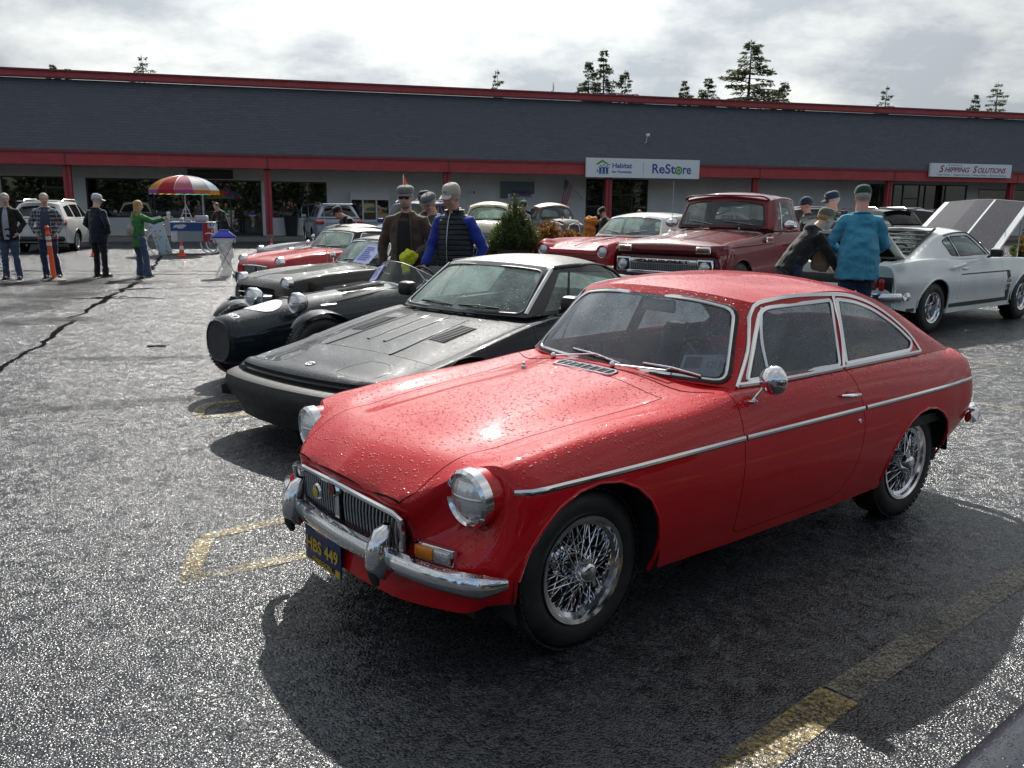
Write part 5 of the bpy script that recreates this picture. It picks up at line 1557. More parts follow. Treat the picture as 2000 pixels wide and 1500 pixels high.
def wedge_convertible():
    L, rz = rayroot((-.898, 6.338, 3.997))
    r = thing('convertible_car', 'black wedge-shaped convertible with closed soft top and heavy rubber bumper beside the red coupe', 'car', L, rz)
    S = [nose(.86, .775, .20, .46, .09, 0), nose(.87, .785, .20, .46, .09, .55), nose(.875, .775, .20, .470, .10, 1.0), nose(.850, .765, .20, .500, .10, 1.0),
         sec(.62, .80, .20, .500, .548, bow=.04, rnd_=.035), sec(.25, .825, .20, .560, .618, rnd_=.035), sec(-.20, .84, .20, .655, .705, rnd_=.035), sec(-.62, .84, .20, .735, .775, rnd_=.04),
         sec(-.92, .84, .20, .770, .79, rnd_=.05), sec(-1.5, .84, .20, .785, .80, rnd_=.05), sec(-2.1, .84, .20, .80, .81, rnd_=.05), sec(-2.6, .83, .24, .80, .81, rnd_=.05), sec(-2.95, .80, .28, .79, .80, rnd_=.05),
         nose(-3.02, .78, .30, .74, -.05, 1.0, -.03), nose(-3.04, .77, .30, .74, -.05, .4, -.03), nose(-3.0, .75, .30, .74, -.05, 0, -.03)]
    b = Body(r, S, 110, 50); sk = b.skin
    b.arch(ell_arch(0, .30, .35, .30), (.006, 'black_dry')); b.arch(ell_arch(-2.16, .30, .34, .30), (.006, 'black_dry'))
    b.cut([(-.80, -.05), (-.80, .55), (-1.0, .66), (-2.2, .66), (-2.3, -.05)], 'z', .3)
    doors = b.panel('door', rpoly([(-.70, .26), (-1.72, .26), (-1.80, .50), (-1.80, .85), (-.66, .85)], [.03, .1, .05, 0, 0]), 'y', 'black_wet')
    b.panel('bonnet', [(.325, -.03), (.29, .45), (.245, .700), (-.30, .735), (-.64, .735), (-.60, .3), (-.585, -.03)], 'z', 'black_wet', both=False, nmin=.5)
    lids = b.panel('lamp_lid', rpoly([(.745, .30), (.74, .50), (.70, .585), (.52, .60), (.42, .50), (.45, .345), (.60, .29)], .05), 'z', 'black_wet', nmin=.5)
    b.finish('black_wet')
    underbody(r, .7, -2.8, .6, .18, .4, (0, -2.16), .33, (.5, .80), .55)
    for sg in (1, -1):
        zf = lambda x, y, o=.0: sk.hit(x, y, 'z')[0].z + o
        m = MB(); m.tube([(x, .10 * sg + (x + .5) * -.02 * sg, zf(x, .10 * sg, .001)) for x in np.linspace(.12, -.50, 14)], .020, 8, flat=.35, up=(0, 0, 1)); m.build('bonnet_bar', 'black_wet', r)
        m = MB(); m.tube([(x, .30 * sg + (x + .5) * .06 * sg, zf(x, .30 * sg, .0)) for x in np.linspace(.30, -.52, 16)], .010, 8, flat=.5, up=(0, 0, 1)); m.build('bonnet_ridge', 'black_wet', r)
        lou = MB(); n = 13
        for k in range(n):
            x = -.07 - k * .026; y0, y1 = .36, .50
            lou.tube([(x, y0 * sg, zf(x, y0 * sg, .002)), (x - .004, y1 * sg, zf(x, y1 * sg, .004))], .0075, 6, k % 1, flat=.6, up=(0, 0, 1))
        bk = MB(); bk.grid([[(x, y * sg, zf(x, y * sg, .0015)) for y in (.35, .43, .51)] for x in np.linspace(-.055, -.40, 6)], flip=sg > 0); p_ = bk.build('louvre_bank', 'gap_black', r, fix=True)
        lo = lou.build('louvres', 'black_dry', p_); lo['kind'] = 'stuff'
    m = MB()
    for k in range(8):
        y = -.36 + k * .10; x = -.615 - .03 * abs(y); m.box((x, y, zf(x, y, .001)), (.035, .082, .005))
    m.build('vent_slots', 'gap_black', r, smooth=0)['kind'] = 'stuff'
    m = MB(); z_ = zf(.70, .0, .004)
    for k in range(16):
        a = 2 * math.pi * k / 16
        if k in (4,): continue
        m.sphere((.70 + .026 * math.cos(a), .030 * math.sin(a), z_ + .001 - .026 * math.cos(a) * .2), (.009, .006, .003), 8, 5)
    bd = m.build('wreath_badge', 'chrome', r)
    put_text('7', (.70, -.0, z_ + .003), (0, 1, 0), (-1, 0, .2), .05, 'chrome', bd, bold=True)
    def bar(rows, mat, name, w=.80):
        base = [(-.10, .845), (.25, .85), (.60, .835), (.82, .79), (.90, .70), (.955, .5), (.985, .25), (.995, 0)]
        cp = crv([(a, c, 0) for a, c in base], 26); path = list(cp) + [np.array((p[0], -p[1], 0)) for p in cp[::-1][1:]]
        G = []
        for i, p in enumerate(path):
            a = path[max(0, i - 1)]; c = path[min(len(path) - 1, i + 1)]; tt = (c - a) / np.linalg.norm(c - a); nn = np.array([tt[1] * -1, tt[0], 0])
            if nn[0] * p[0] + nn[1] * p[1] < 0: nn = -nn
            G.append([p + nn * u + np.array([0, 0, z]) for u, z in rows])
        m = MB(); m.grid(np.array(G)); return m.build(name, mat, r, fix=True)
    bp = bar([(-.16, .445), (-.03, .440), (.005, .425), (.020, .385), (.018, .335), (-.01, .275), (-.06, .255)], 'rubber_bumper', 'front_bumper')
    bar([(-.15, .475), (-.105, .480), (-.10, .468), (-.105, .458), (-.15, .45)], 'black_dry', 'bumper_lip')
    bar([(-.12, .50), (-.112, .47), (-.10, .44)], 'gap_black', 'grille_slot')
    bar([(-.05, .27), (-.07, .20), (-.10, .13), (-.14, .12)], 'rubber_bumper', 'front_spoiler')
    for sg in (1, -1):
        m = MB(); m.rbox((.90, .60 * sg, .315), (.05, .22, .075), .015, 0, (R(22) * -sg, 'Z')); m.build('indicator_slot', 'gap_black', bp)
    BL = [(-.755, .665, .785), (-1.0, .70, .79), (-1.4, .715, .80), (-1.8, .71, .805), (-2.15, .69, .80), (-2.38, .64, .795)]
    CR = [(-1.20, .555, 1.125), (-1.32, .565, 1.135), (-1.50, .57, 1.135), (-1.70, .57, 1.125), (-1.92, .565, 1.10), (-2.06, .55, 1.065)]
    RC = [(-1.10, 0, 1.155), (-1.27, 0, 1.185), (-1.48, 0, 1.20), (-1.70, 0, 1.195), (-1.93, 0, 1.17), (-2.08, 0, 1.125)]
    w1 = rpoly([(-.95, .815), (-1.83, .825), (-1.98, 1.06), (-1.26, 1.10)], [.02, .03, .08, .03])
    c = cabin(r, BL, CR, RC, ['black_dry', 'vinyl'], wb_bow=.16, glassmat='glass_wet', side_wins=[w1], ws=(.035, .02, .025), rear=(-2.42, .80, .0), rw=(.10, .06, .08), rw_ax='x')
    pth, ns, _ = c['trims'][-1]
    m = MB(); m.tube([tuple(p) for p in pth], .012, 8, closed=True, flat=.4, up=[tuple(n) for n in ns]); m.build('windscreen_frame', 'black_trim', r, fix=True)
    csk = c['skin']
    for sg in (1, -1): 
        q = [csk.hit(y, z, 'x') for y, z in np.linspace((.655 - .012, .81), (.553, 1.115), 12)]
        q = [h for h in q if h]
        m = MB(); m.tube([(h[0].x + .006, (h[0].y + .004) * sg, h[0].z) for h in q], .016, 8, flat=.4, up=[(h[1].x, h[1].y * sg, h[1].z) for h in q]); m.build('pillar_trim', 'brushed', r, fix=True)
    pth, ns = csk.path([(-1.22, 1.125), (-1.5, 1.133), (-1.9, 1.10), (-2.06, 1.03), (-2.16, .84)], 'y', .004, n=24, nrm=True)
    trim_tube(r, 'hood_rail', pth, .016, 'black_rubber', flat=.6, ups=ns)
    pth, ns = csk.path([(-1.22, .83), (-1.30, 1.0), (-1.36, 1.09)], 'y', .003, n=10, nrm=True)
    trim_tube(r, 'quarterlight_bar', pth, .010, 'black_trim', flat=.6, ups=ns)
    for sg in (1, -1):
        m = MB(); m.rbox((-1.0, .90 * sg, .885), (.12, .15, .12), .035); m.tube([(-.98, .80 * sg, .83), (-1.0, .88 * sg, .86)], .02); m.build('door_mirror', 'black_trim', r)
    A, B_ = csk.hit(-.30, .83, 'x')[0], csk.hit(.22, .845, 'x')[0]
    for ya, yb, yc in ((-.38, .02, -.14), (.08, .44, .12)):
        h1, h2 = csk.hit(ya, .84, 'x')[0], csk.hit(yb, .835, 'x')[0]
        wiper(r, (-.66, yc, .79), (-.68, (ya + yb) / 2, .82), tuple(h2), ((h1.x + .012, h1.y, h1.z), (h2.x + .012, h2.y, h2.z)), 'black_trim')
    m = MB(); m.tube([(-.60, .32 * -1, .78), (-.58, .35 * -1, .80), (-.63, -.64, 1.0)], .004, 6); 
    seat(r, -1.55, .36, .2); seat(r, -1.55, -.36, .2); dash(r, -1.02, .58, .74); steering(r, (-1.28, .36, .76), .19)
    m = MB(); m.box((-1.6, 0, .25), (1.6, 1.3, .05)); m.box((-2.3, 0, .5), (.05, 1.3, .55)); m.build('cabin_floor', 'interior_black', r, smooth=0)
    wheels4(r, 'alloy', 2.16, .70, .285, .17, .19)
    return r
wedge_convertible()

paint('special_green', (.010, .018, .024), wet=.6, rough=.35, scale=75, density=.75)
def racing_special():
    C = (-1.96, 7.97, 4.0); L, rz = rayroot(C)
    r = thing('vintage_racing_car', 'dark open vintage racing special with blanked round nose, cycle wings and white roundel', 'car', L, rz)
    rings = []
    def ring(x, w, zb, zt, sq=2.3, n=40):
        zc, h = (zb + zt) / 2, (zt - zb) / 2
        return [(x, w * math.copysign(abs(math.cos(a))**(2 / sq), math.cos(a)), zc + h * math.copysign(abs(math.sin(a))**(2 / sq), math.sin(a))) for a in np.linspace(0, 2 * math.pi, n + 1)]
    prof = [(.805, .175, .285, .625), (.79, .193, .27, .645), (.70, .215, .245, .670), (.50, .250, .20, .705), (.2, .290, .18, .755), (-.2, .325, .17, .795), (-.6, .37, .17, .825), (-.95, .42, .18, .85), (-1.10, .44, .18, .845)]
    m = MB(); m.grid(surf([ring(*p) for p in prof], 46, 60), flip=True)
    m.build('bonnet_shell', 'special_green', r, fix=True)
    m = MB(); nn = ring(.805, .175, .285, .625); m.add([(.800, 0, .455)] + [(.808, y, z) for _, y, z in nn[:-1]], [(0, 1 + k, 1 + (k + 1) % 40) for k in range(40)]); m.build('nose_cover', plain('nose_cover_grey', (.05, .05, .052), .7, var=.2), r, fix=True)
    m = MB(); m.tube(nn[:-1], .010, 8, closed=True); m.build('nose_rim', 'special_green', r)
    prof = [(-1.10, .45, .18, .80), (-1.4, .47, .18, .70), (-1.8, .47, .18, .68), (-2.1, .44, .18, .74), (-2.5, .36, .2, .72), (-2.9, .22, .26, .60), (-3.05, .05, .36, .48)]
    m = MB(); P_ = surf([ring(*p, sq=3.0) for p in prof], 30, 50); m.grid(P_, flip=True); m.build('tail_shell', 'special_green', r, fix=True)
    m = MB()
    for y in (-.22, .22):
        m.sphere((-1.75, y, .68), (.26, .18, .10), 20, 10)
    m.build('cockpit_opening', 'gap_black', r)
    for y in (-.21, .21):
        m = MB(); m.rbox((-1.98, y, .78), (.12, .34, .34), .07, 0, (R(-12), 'Y')); m.build('seat', 'interior_grey', r)
    plain('bonnet_cover_grey', (.12, .13, .14), .8, var=.2, bump=.6, bscale=12)
    m = MB(); m.sphere((-1.62, .23, .74), (.32, .2, .12), 20, 12); m.build('tonneau_roll', 'bonnet_cover_grey', r)
    steering(r, (-1.42, .21, .83), .18)
    def top(x, y, o=.002):
        for a, c in zip(prof0[:-1], prof0[1:]):
            if c[0] <= x <= a[0]:
                f = (a[0] - x) / (a[0] - c[0]); w = a[1] + (c[1] - a[1]) * f; zb = a[2] + (c[2] - a[2]) * f; zt = a[3] + (c[3] - a[3]) * f
                h = (zt - zb) / 2; return (zb + zt) / 2 + h * max(0, 1 - (abs(y) / w)**2.3)**(1 / 2.3) + o
        return .8
    prof0 = [(.805, .175, .285, .625), (.79, .193, .27, .645), (.70, .215, .245, .670), (.50, .250, .20, .705), (.2, .290, .18, .755), (-.2, .325, .17, .795), (-.6, .37, .17, .825), (-.95, .42, .18, .85), (-1.10, .44, .18, .845)]
    m = MB(); rr = .165; cx = .36; G = [[(cx + rr * u * math.cos(a), rr * u * math.sin(a), top(cx + rr * u * math.cos(a), rr * u * math.sin(a), .0035)) for a in np.linspace(0, 2 * math.pi, 33)] for u in (0.01, .35, .7, 1)]
    m.grid(G, flip=True); m.build('roundel', 'white_paint_flat', r, fix=True)
    co, fs = text_mesh('982', .10, depth=.0005, bold=True)
    m = MB(); v = np.zeros_like(co); v[:, 0] = .70 + 0 * co[:, 0]; 
    for i, (a, b_, c_) in enumerate(co):
        ang = .12 + a * 3.4; x = .705 + b_ * -.0 - 0; yy = .06 + a * .9; v[i] = (.70 - b_, yy, 0); v[i][2] = top(v[i][0], yy, .003 + c_)
    m.add(v, fs); m.build('race_number', 'white_paint_flat', r, smooth=0)
    for pth in ([(x, 0) for x in np.linspace(.22, -1.05, 16)], [(x, .24) for x in np.linspace(-.1, -1.0, 14)], [(x, -.24) for x in np.linspace(-.1, -1.0, 14)], [(.12, y) for y in np.linspace(-.27, .27, 14)]):
        m = MB(); m.tube([(x, y, top(x, y, .001)) for x, y in pth], .004, 6); m.build('bonnet_seam', 'gap_black', r)
    m = MB()
    for k in range(17):
        x = -.42 - k * .03
        for y in (-.10, .10): m.box((x, y, top(x, y, .004)), (.014, .13, .012), 0)
    m.build('louvres', 'special_green', r)['kind'] = 'stuff'
    m = MB()
    for y in (-.27, -.09, .09, .27):
        pass
    m.tube([(.10, y, top(.10, y, .008)) for y in np.linspace(-.12, .30, 10)], .014, 6, flat=.4, up=(0, 0, 1)); m.box((.10, .22, top(.10, .22, .016)), (.06, .05, .02)); m.build('leather_strap', plain('strap_leather', (.10, .04, .02), .6), r)
    for sg in (1, -1):
        T = (.262, .335 * sg, .760)
        m = MB(); m.sphere((.215, .335 * sg, .760), (.075, .084, .084), 18, 12); m.tube([(.20, .335 * sg, .70), (.18, .25 * sg, .62)], .014); m.build('lamp_shell', 'chrome', r)
        round_lamp(r, T, .080, ringr=.010, depth=.03)
        m = MB(); rows = []
        for a in np.linspace(R(42), R(168), 22):
            taper = min(1, .35 + (a - R(42)) * 1.1)
            rows.append([(.21 + math.cos(a) * (.37 + .012 * (1 - u * u)), (.60 + u * .10 * taper) * sg, .33 + math.sin(a) * (.37 + .022 * (1 - u * u))) for u in (-1, -.6, 0, .6, 1)])
        m.grid(rows); me_ = m.build('cycle_wing', 'special_green', r, fix=True)
        m = MB(); m.tube([(.2, .3 * sg, .35), (.2, .5 * sg, .30), (.12, .5 * sg, .34)], .02); m.tube([(.45, .3 * sg, .3), (.15, .48 * sg, .26)], .015); m.build('suspension_arm', 'brushed', r)
        m = MB(); m.rbox((.02, .49 * sg, .73), (.17, .02, .03), .006); m.build('wing_badge', 'brushed', me_)
        add_wheel(r, 'wire', .21, sg * .60, .325, .20, .14, side=sg); add_wheel(r, 'wire', -2.35, sg * .64, .345, .21, .15, side=sg)
        m = MB(); rows = [[(-2.35 + math.cos(a) * .40, (.64 + u * .12) * sg, .345 + math.sin(a) * .40) for u in (-1, 0, 1)] for a in np.linspace(R(0), R(170), 18)]; m.grid(rows); m.build('rear_wing', 'special_green', r, fix=True)
    m = MB(); rows = []
    for u in np.linspace(0, 1, 8):
        rows.append([(-1.0 - .16 * (abs(a) / 1.2)**2 * 1.3 - u * .16, .46 * math.sin(a) * (1 - .12 * u), .845 - .13 * (math.sin(a))**2 + u * (.20 - .04 * abs(math.sin(a))**4)) for a in np.linspace(-1.45, 1.45, 24)])
    m.grid(rows); scr = m.build('aero_screen', 'glass_clear', r)
    m = MB(); m.tube([tuple(np.array(p) + (0, 0, .004)) for p in rows[0]], .010, 8, flat=1); m.build('screen_base_trim', 'chrome', scr)
    m = MB(); m.tube([tuple(p) for p in rows[-1]], .004, 6); m.build('screen_edge', 'white_plastic', scr)
    pp = [rows[1][7], rows[1][10], rows[6][10], rows[6][7]]
    pp = [(p[0] + .02, p[1], p[2]) for p in pp]
    return r, pp
spr, spp = racing_special()
def print_lines(name, root, a, b, c, d, n, mat, cols=1):
    """rows of printed text on a sheet: corners a(bottom left) b(bottom right) c(top right) d(top left)"""
    a, b, c, d = map(Vector, (a, b, c, d)); m = MB(); rr_ = random.Random(len(name) + n)
    nrm = (b - a).cross(d - a).normalized() * .002
    for k in range(n):
        w0 = .12 + .78 * (k + .3) / n
        u1 = rr_.uniform(.5, .92)
        def q(u, w): return (a + (b - a) * u) * (1 - w) + (d + (c - d) * u) * w + nrm
        m.add([q(.1, w0), q(u1, w0), q(u1, w0 + .35 / n), q(.1, w0 + .35 / n)], [(0, 1, 2, 3)])
    return m.build(name, mat, root, smooth=0)
t_ = thing('show_card', 'lavender printed show card taped to the screen of the dark racing special', 'card', (-1.96, 7.97, 0), 4.0)
m = MB(); m.add([spp[0], spp[1], spp[2], spp[3]], [(0, 1, 2, 3)]); m.build('sheet', 'paper_blue', t_, smooth=0)
print_lines('print', t_, spp[0], spp[1], spp[2], spp[3], 9, 'sign_blue')['kind'] = 'stuff'

def roadster(C, label, name, matw, top_mat, W=.735, dz=0.0, lamps=(.62, .57, .635), grille='bar', paper=False, wheel='wire', wing_crown=.02, hard=False, L=.70, wb=2.24, tan=False):
    Lc, rz = rayroot(C)
    r = thing(name, label, 'car', Lc, rz)
    S = [nose(L, W - .05, .22, .58, .05, 0), nose(L + .01, W - .04, .22, .58, .05, .5), nose(L, W - .04, .22, .60, .06, 1.0), nose(L - .05, W - .035, .22, .655, .06, 1.0),
         sec(L - .22, W - .01, .22, .69, .70, crown=wing_crown, rnd_=.06), sec(.2, W, .2, .735, .745, crown=wing_crown, rnd_=.06), sec(-.2, W, .2, .765, .785, crown=wing_crown, rnd_=.06), sec(-.6, W, .2, .785, .825, crown=.01, rnd_=.06),
         sec(-.9, W, .2, .80, .84, rnd_=.06), sec(-1.6, W, .2, .79, .80, rnd_=.06), sec(-2.1, W, .2, .80, .81, rnd_=.06), sec(-2.6, W - .02, .26, .78, .80, rnd_=.06),
         sec(-3.0, W - .06, .32, .73, .75, rnd_=.06), nose(-3.12, W - .10, .34, .70, -.05, 1, -.03), nose(-3.13, W - .12, .34, .68, -.05, .4, -.03), nose(-3.08, W - .12, .34, .68, -.05, 0, -.03)]
    b = Body(r, S, 90, 44); sk = b.skin
    b.arch(ell_arch(0, .30, .34, .32), (.012, matw)); b.arch(ell_arch(-wb, .30, .34, .32), (.012, matw))
    b.cut([(-.95, -.05), (-.95, .50), (-1.1, .58), (-2.1, .58), (-2.2, -.05)], 'z', .3)
    if grille == 'bar': b.cut([(-.02, .44), (.44, .44), (.46, .50), (.44, .585), (-.02, .60)], 'x', .3)
    else: b.cut([(-.02, .40), (.36, .40), (.40, .43), (.40, .54), (.36, .56), (-.02, .58)], 'x', .3)
    b.panel('door', rpoly([(-.82, .25), (-1.60, .25), (-1.70, .5), (-1.68, .86), (-.78, .86)], [.03, .1, .05, 0, 0]), 'y', matw)
    b.panel('bonnet', [(L - .10, -.03), (L - .10, .35), (L - .16, .44), (.2, .46), (-.66, .46), (-.70, -.03)], 'z', matw, both=False, nmin=.4)
    b.finish(matw)
    underbody(r, L - .2, -2.9, .52, .18, .36, (0, -wb), .35, (.44, W - .03))
    g = MB(); yw = .42 if grille == 'bar' else .38
    g.box((L - .03, 0, .50), (.01, yw * 2, .18), 0); go = g.build('grille', 'gap_black', r, smooth=0)
    m = MB()
    if grille == 'bar':
        m.tube([(L + .02, y, .515 - .02 * abs(y)) for y in (-.44, -.2, 0, .2, .44)], .009, 6); m.box((L + .02, 0, .515), (.02, .11, .055))
        m.tube([(L + .0, y, .44) for y in (-.44, 0, .44)], .008, 6)
        m.build('grille_bar', 'chrome', go)
        put_text('TR6', (L + .032, 0, .515), (0, 1, 0), (0, 0, 1), .04, 'gap_black', go)
    else:
        for k in range(-9, 10):
            if k: m.box((L - .01, k * .04, .49), (.012, .012, .15 - .0006 * k * k))
        m.tube([(L + .01, y, .405) for y in (-.38, 0, .38)], .012, 6); m.tube([(L + .01, y, .575 - .1 * abs(y)**2) for y in (-.38, -.2, 0, .2, .38)], .012, 6)
        m.build('grille_bars', 'chrome', go)
    cp = crv([(L - .30, W + .01, .36), (L - .04, W - .02, .36), (L + .08, W - .14, .365), (L + .13, .3, .37), (L + .14, 0, .37)], 14)
    m = MB(); m.tube([tuple(p) for p in cp] + [(p[0], -p[1], p[2]) for p in cp[::-1][1:]], .045, 10, flat=.5, up=(1, 0, 0)); m.build('front_bumper', 'chrome', r)
    for sg in (1, -1):
        m = MB(); m.rbox((L + .16, .33 * sg, .37), (.07, .07, .19), .03); m.build('overrider', 'black_rubber', r)
        round_lamp(r, (lamps[0], lamps[1] * sg, lamps[2]), .088, ringr=.014, depth=.07)
        h = sk.hit(.43, .54, 'y')
        if h: m = MB(); m.rbox((.43, (h[0].y) * sg, .54), (.09, .02, .035), .008); m.build('side_marker', 'amber', r)
    BL = [(-.80, .615, .80 + dz), (-1.1, .64, .80), (-1.5, .65, .80), (-1.9, .64, .805), (-2.2, .60, .80)]
    CR = [(-1.06, .515, 1.12 + dz), (-1.2, .53, 1.135 + dz), (-1.45, .53, 1.135 + dz), (-1.75, .52, 1.11 + dz), (-1.95, .50, 1.05 + dz)]
    RC = [(-1.0, 0, 1.15 + dz), (-1.18, 0, 1.18 + dz), (-1.45, 0, 1.19 + dz), (-1.75, 0, 1.17 + dz), (-1.98, 0, 1.11 + dz)]
    w1 = rpoly([(-.98, .83), (-1.72, .83), (-1.80, 1.06), (-1.14, 1.10)], .03)
    c = cabin(r, BL, CR, RC, [top_mat, top_mat], wb_bow=.10, glassmat='glass_wet', side_wins=[w1], ws=(.03, .02, .03), rear=(-2.26, .80, 0), rw=(.08, .05, .08), rw_ax='x', trim='chrome', trim_r=.007)
    csk = c['skin']
    for ya, yb, yc in ((-.30, .0, -.12), (.04, .40, .16)):
        h1, h2 = csk.hit(ya, .86, 'x')[0], csk.hit(yb, .85, 'x')[0]
        wiper(r, (-.70, yc, .83), (-.74, (ya + yb) / 2, .86), tuple(h2), ((h1.x + .012, h1.y, h1.z), (h2.x + .012, h2.y, h2.z + .03)), 'chrome')
    seat(r, -1.5, .33, .2); seat(r, -1.5, -.33, .2); dash(r, -1.0, .54, .76); steering(r, (-1.2, .33, .80), .19)
    m = MB(); m.box((-1.6, 0, .25), (1.5, 1.2, .05)); m.build('cabin_floor', 'interior_black', r, smooth=0)
    for sg in (1, -1): mirror_pod(r, (-.80, (W - .10) * sg, .81), (-.84, (W - .04) * sg, .90), .05)
    wheels4(r, wheel, wb, W - .13, .31, .19, .17)
    m = MB(); m.tube([(-.62, -.50, .80), (-.60, -.52, 1.55)], .003, 5)
    m.build('aerial', 'brushed', r)
    return r
paint('tr_black', (.020, .017, .014), wet=.5, rough=.32, scale=70, density=.7)
tr = roadster((-2.666, 11.384, 3.891), 'dark brown black roadster with bright round headlamps and closed soft top', 'roadster_car', 'tr_black', 'vinyl')
t_ = thing('show_card', 'folded lavender show card clipped at the base of the dark roadster windscreen', 'card', (-2.666, 11.384, 0), 3.891)
q = [(-.60, .16, .86), (-.62, .50, .85), (-.86, .50, 1.07), (-.84, .18, 1.08)]
m = MB(); m.add(q, [(0, 1, 2, 3)]); m.build('sheet', 'paper_blue', t_, smooth=0)
print_lines('print', t_, *q, 7, 'sign_blue')['kind'] = 'stuff'
paint('red_wet2', (.50, .012, .02), wet=.4, rough=.34, scale=60, density=.7)
roadster((-3.888, 15.507, 3.964), 'bright red roadster with black closed hood parked behind the dark roadster', 'roadster_car', 'red_wet2', 'vinyl', grille='slats')
paint('navy_wet', (.012, .02, .05), wet=.3, rough=.34, scale=60)
roadster((-4.55, 18.9, 3.96), 'dark blue roadster showing only its low bonnet beyond the red roadster', 'roadster_car', 'navy_wet', 'vinyl', grille='slats')

paint('maroon', (.16, .008, .016), wet=.55, rough=.3, scale=55, density=.75)
paint('maroon_dry', (.16, .008, .016))
def pickup_truck():
    L, rz = rayroot((2.80, 14.35, 4.02))
    r = thing('pickup_truck', 'maroon classic pickup truck with bright chrome grille facing the camera', 'pickup truck', L, rz)
    W = .965
    S = [nose(.66, .93, .34, .62, .05, 0), nose(.70, .94, .34, .62, .05, .5), nose(.71, .94, .34, .62, .05, 1.0), nose(.70, .945, .34, .80, .05, 1), nose(.685, .945, .34, .86, .05, 1), nose(.74, .955, .34, .90, .05, 1), nose(.75, .955, .34, .97, .05, 1), nose(.72, .95, .34, 1.03, .06, 1),
         sec(.60, W, .34, 1.04, 1.075, bow=.05, rnd_=.06), sec(.2, W, .34, 1.075, 1.14, rnd_=.07), sec(-.3, W, .34, 1.11, 1.19, rnd_=.07), sec(-.8, W, .34, 1.15, 1.235, rnd_=.07), sec(-1.1, W, .34, 1.18, 1.25, rnd_=.07), sec(-1.35, W, .34, 1.20, 1.24, rnd_=.06), sec(-1.9, W, .34, 1.20, 1.22, rnd_=.05), sec(-2.50, W, .34, 1.20, 1.22, rnd_=.05),
         ]
    for row in S[8:]:
        x, y, z = row[2]; row[2] = (x, y - .02, z - .06); x, y, z = row[3]; row[3] = (x, y + .012, z)
    b = Body(r, S, 110, 46); sk = b.skin
    b.arch(ell_arch(-.05, .40, .44, .42), (.012, 'maroon_dry'))
    b.cut([(-1.20, -.05), (-1.20, .6), (-1.35, .85), (-2.45, .85), (-2.46, -.05)], 'z', .3)
    b.panel('door', rpoly([(-1.22, .42), (-2.25, .42), (-2.25, 1.24), (-1.22, 1.24)], [.06, .08, 0, 0]), 'y', 'maroon')
    b.panel('bonnet', [(.64, -.03), (.60, .68), (.5, .735), (-.9, .76), (-1.02, .74), (-1.05, -.03)], 'z', 'maroon', both=False, nmin=.5)
    b.finish('maroon')
    m = MB()
    for sg in (1, -1):
        m.rbox((-3.62, .90 * sg, .84), (2.05, .13, .72), .03); m.rbox((-3.62, .93 * sg, 1.17), (2.05, .10, .07), .02)
    m.box((-2.62, 0, .86), (.05, 1.8, .70)); m.box((-4.62, 0, .86), (.05, 1.8, .66)); m.box((-3.62, 0, .62), (2.0, 1.7, .04))
    m.build('load_bed', 'maroon', r)
    underbody(r, .5, -4.6, .6, .34, .55, (-.05,), .44, (.55, .92))
    for sg in (1, -1):
        pth = sk.path([(.58, .22), (.0, .235), (-.95, .26)], 'z', .002, n=16)
        m = MB(); m.tube([(p.x, p.y * sg, p.z) for p in pth], .012, 8, flat=.5, up=(0, 0, 1)); m.build('bonnet_crease', 'maroon', r)
        m = MB(); m.tube([(.63 - .0, .955 * sg, 1.0), (.2, .973 * sg, 1.02), (-1.15, .973 * sg, 1.045)], .012, 8, flat=.5, up=(0, 1, 0)); m.build('wing_crease', 'maroon', r)
        m = MB(); m.rbox((-.98, .972 * sg, 1.10), (.26, .02, .10), .01); e = m.build('wing_emblem', 'chrome', r)
        m = MB(); m.box((-.92, .984 * sg, 1.10), (.07, .006, .06)); m.box((-1.03, .984 * sg, 1.10), (.10, .006, .05)); m.build('emblem_field', 'sign_red', e, smooth=0)
        m = MB(); m.rbox((.72, .72 * sg, .715), (.05, .27, .235), .05, 0); m.xf(Matrix.Identity(4)); bz = m.build('lamp_bezel', 'chrome', r)
        m = MB(); m.rbox((.735, .72 * sg, .715), (.04, .225, .19), .05, 0); m.build('lamp_well', 'black_trim', bz)
        round_lamp(r, (.755, .72 * sg, .715), .082, ringr=.008, depth=.02)
        m = MB(); m.rbox((.75, .69 * sg, .965), (.03, .25, .105), .03); o = m.build('turn_signal', 'chrome', r)
        m = MB(); m.rbox((.765, .69 * sg, .965), (.02, .20, .065), .02); m.build('signal_lens', plain('amber_dark', (.25, .07, .02), .25, coat=1), o)
    m = MB(); m.rbox((.725, 0, .775), (.045, 1.17, .085), .012); gb = m.build('grille_bar', 'wet_chrome', r)
    put_text('CHEVROLET', (.753, 0, .775), (0, 1, 0), (0, 0, 1), .068, 'black_trim', gb, bold=True, width=.92)
    m = MB(); m.rbox((.725, 0, .605), (.045, 1.30, .055), .012); m.build('lower_grille_bar', 'wet_chrome', r)
    m = MB(); m.box((.71, 0, .69), (.02, 1.17, .10)); gg = m.build('grille_back', 'gap_black', r, smooth=0)
    m = MB(); [m.box((.722, 0, .65 + k * .016), (.012, 1.16, .005)) for k in range(6)]; [m.box((.724, y, .69), (.01, .006, .09)) for y in np.arange(-.56, .57, .04)]; m.build('grille_mesh', 'brushed', gg, smooth=0)['kind'] = 'stuff'
    m = MB(); [m.box((.762, y, .905), (.02, .10, .016)) for y in np.arange(-.5, .51, .125)]; m.build('hood_slots', 'gap_black', r, smooth=0)['kind'] = 'stuff'
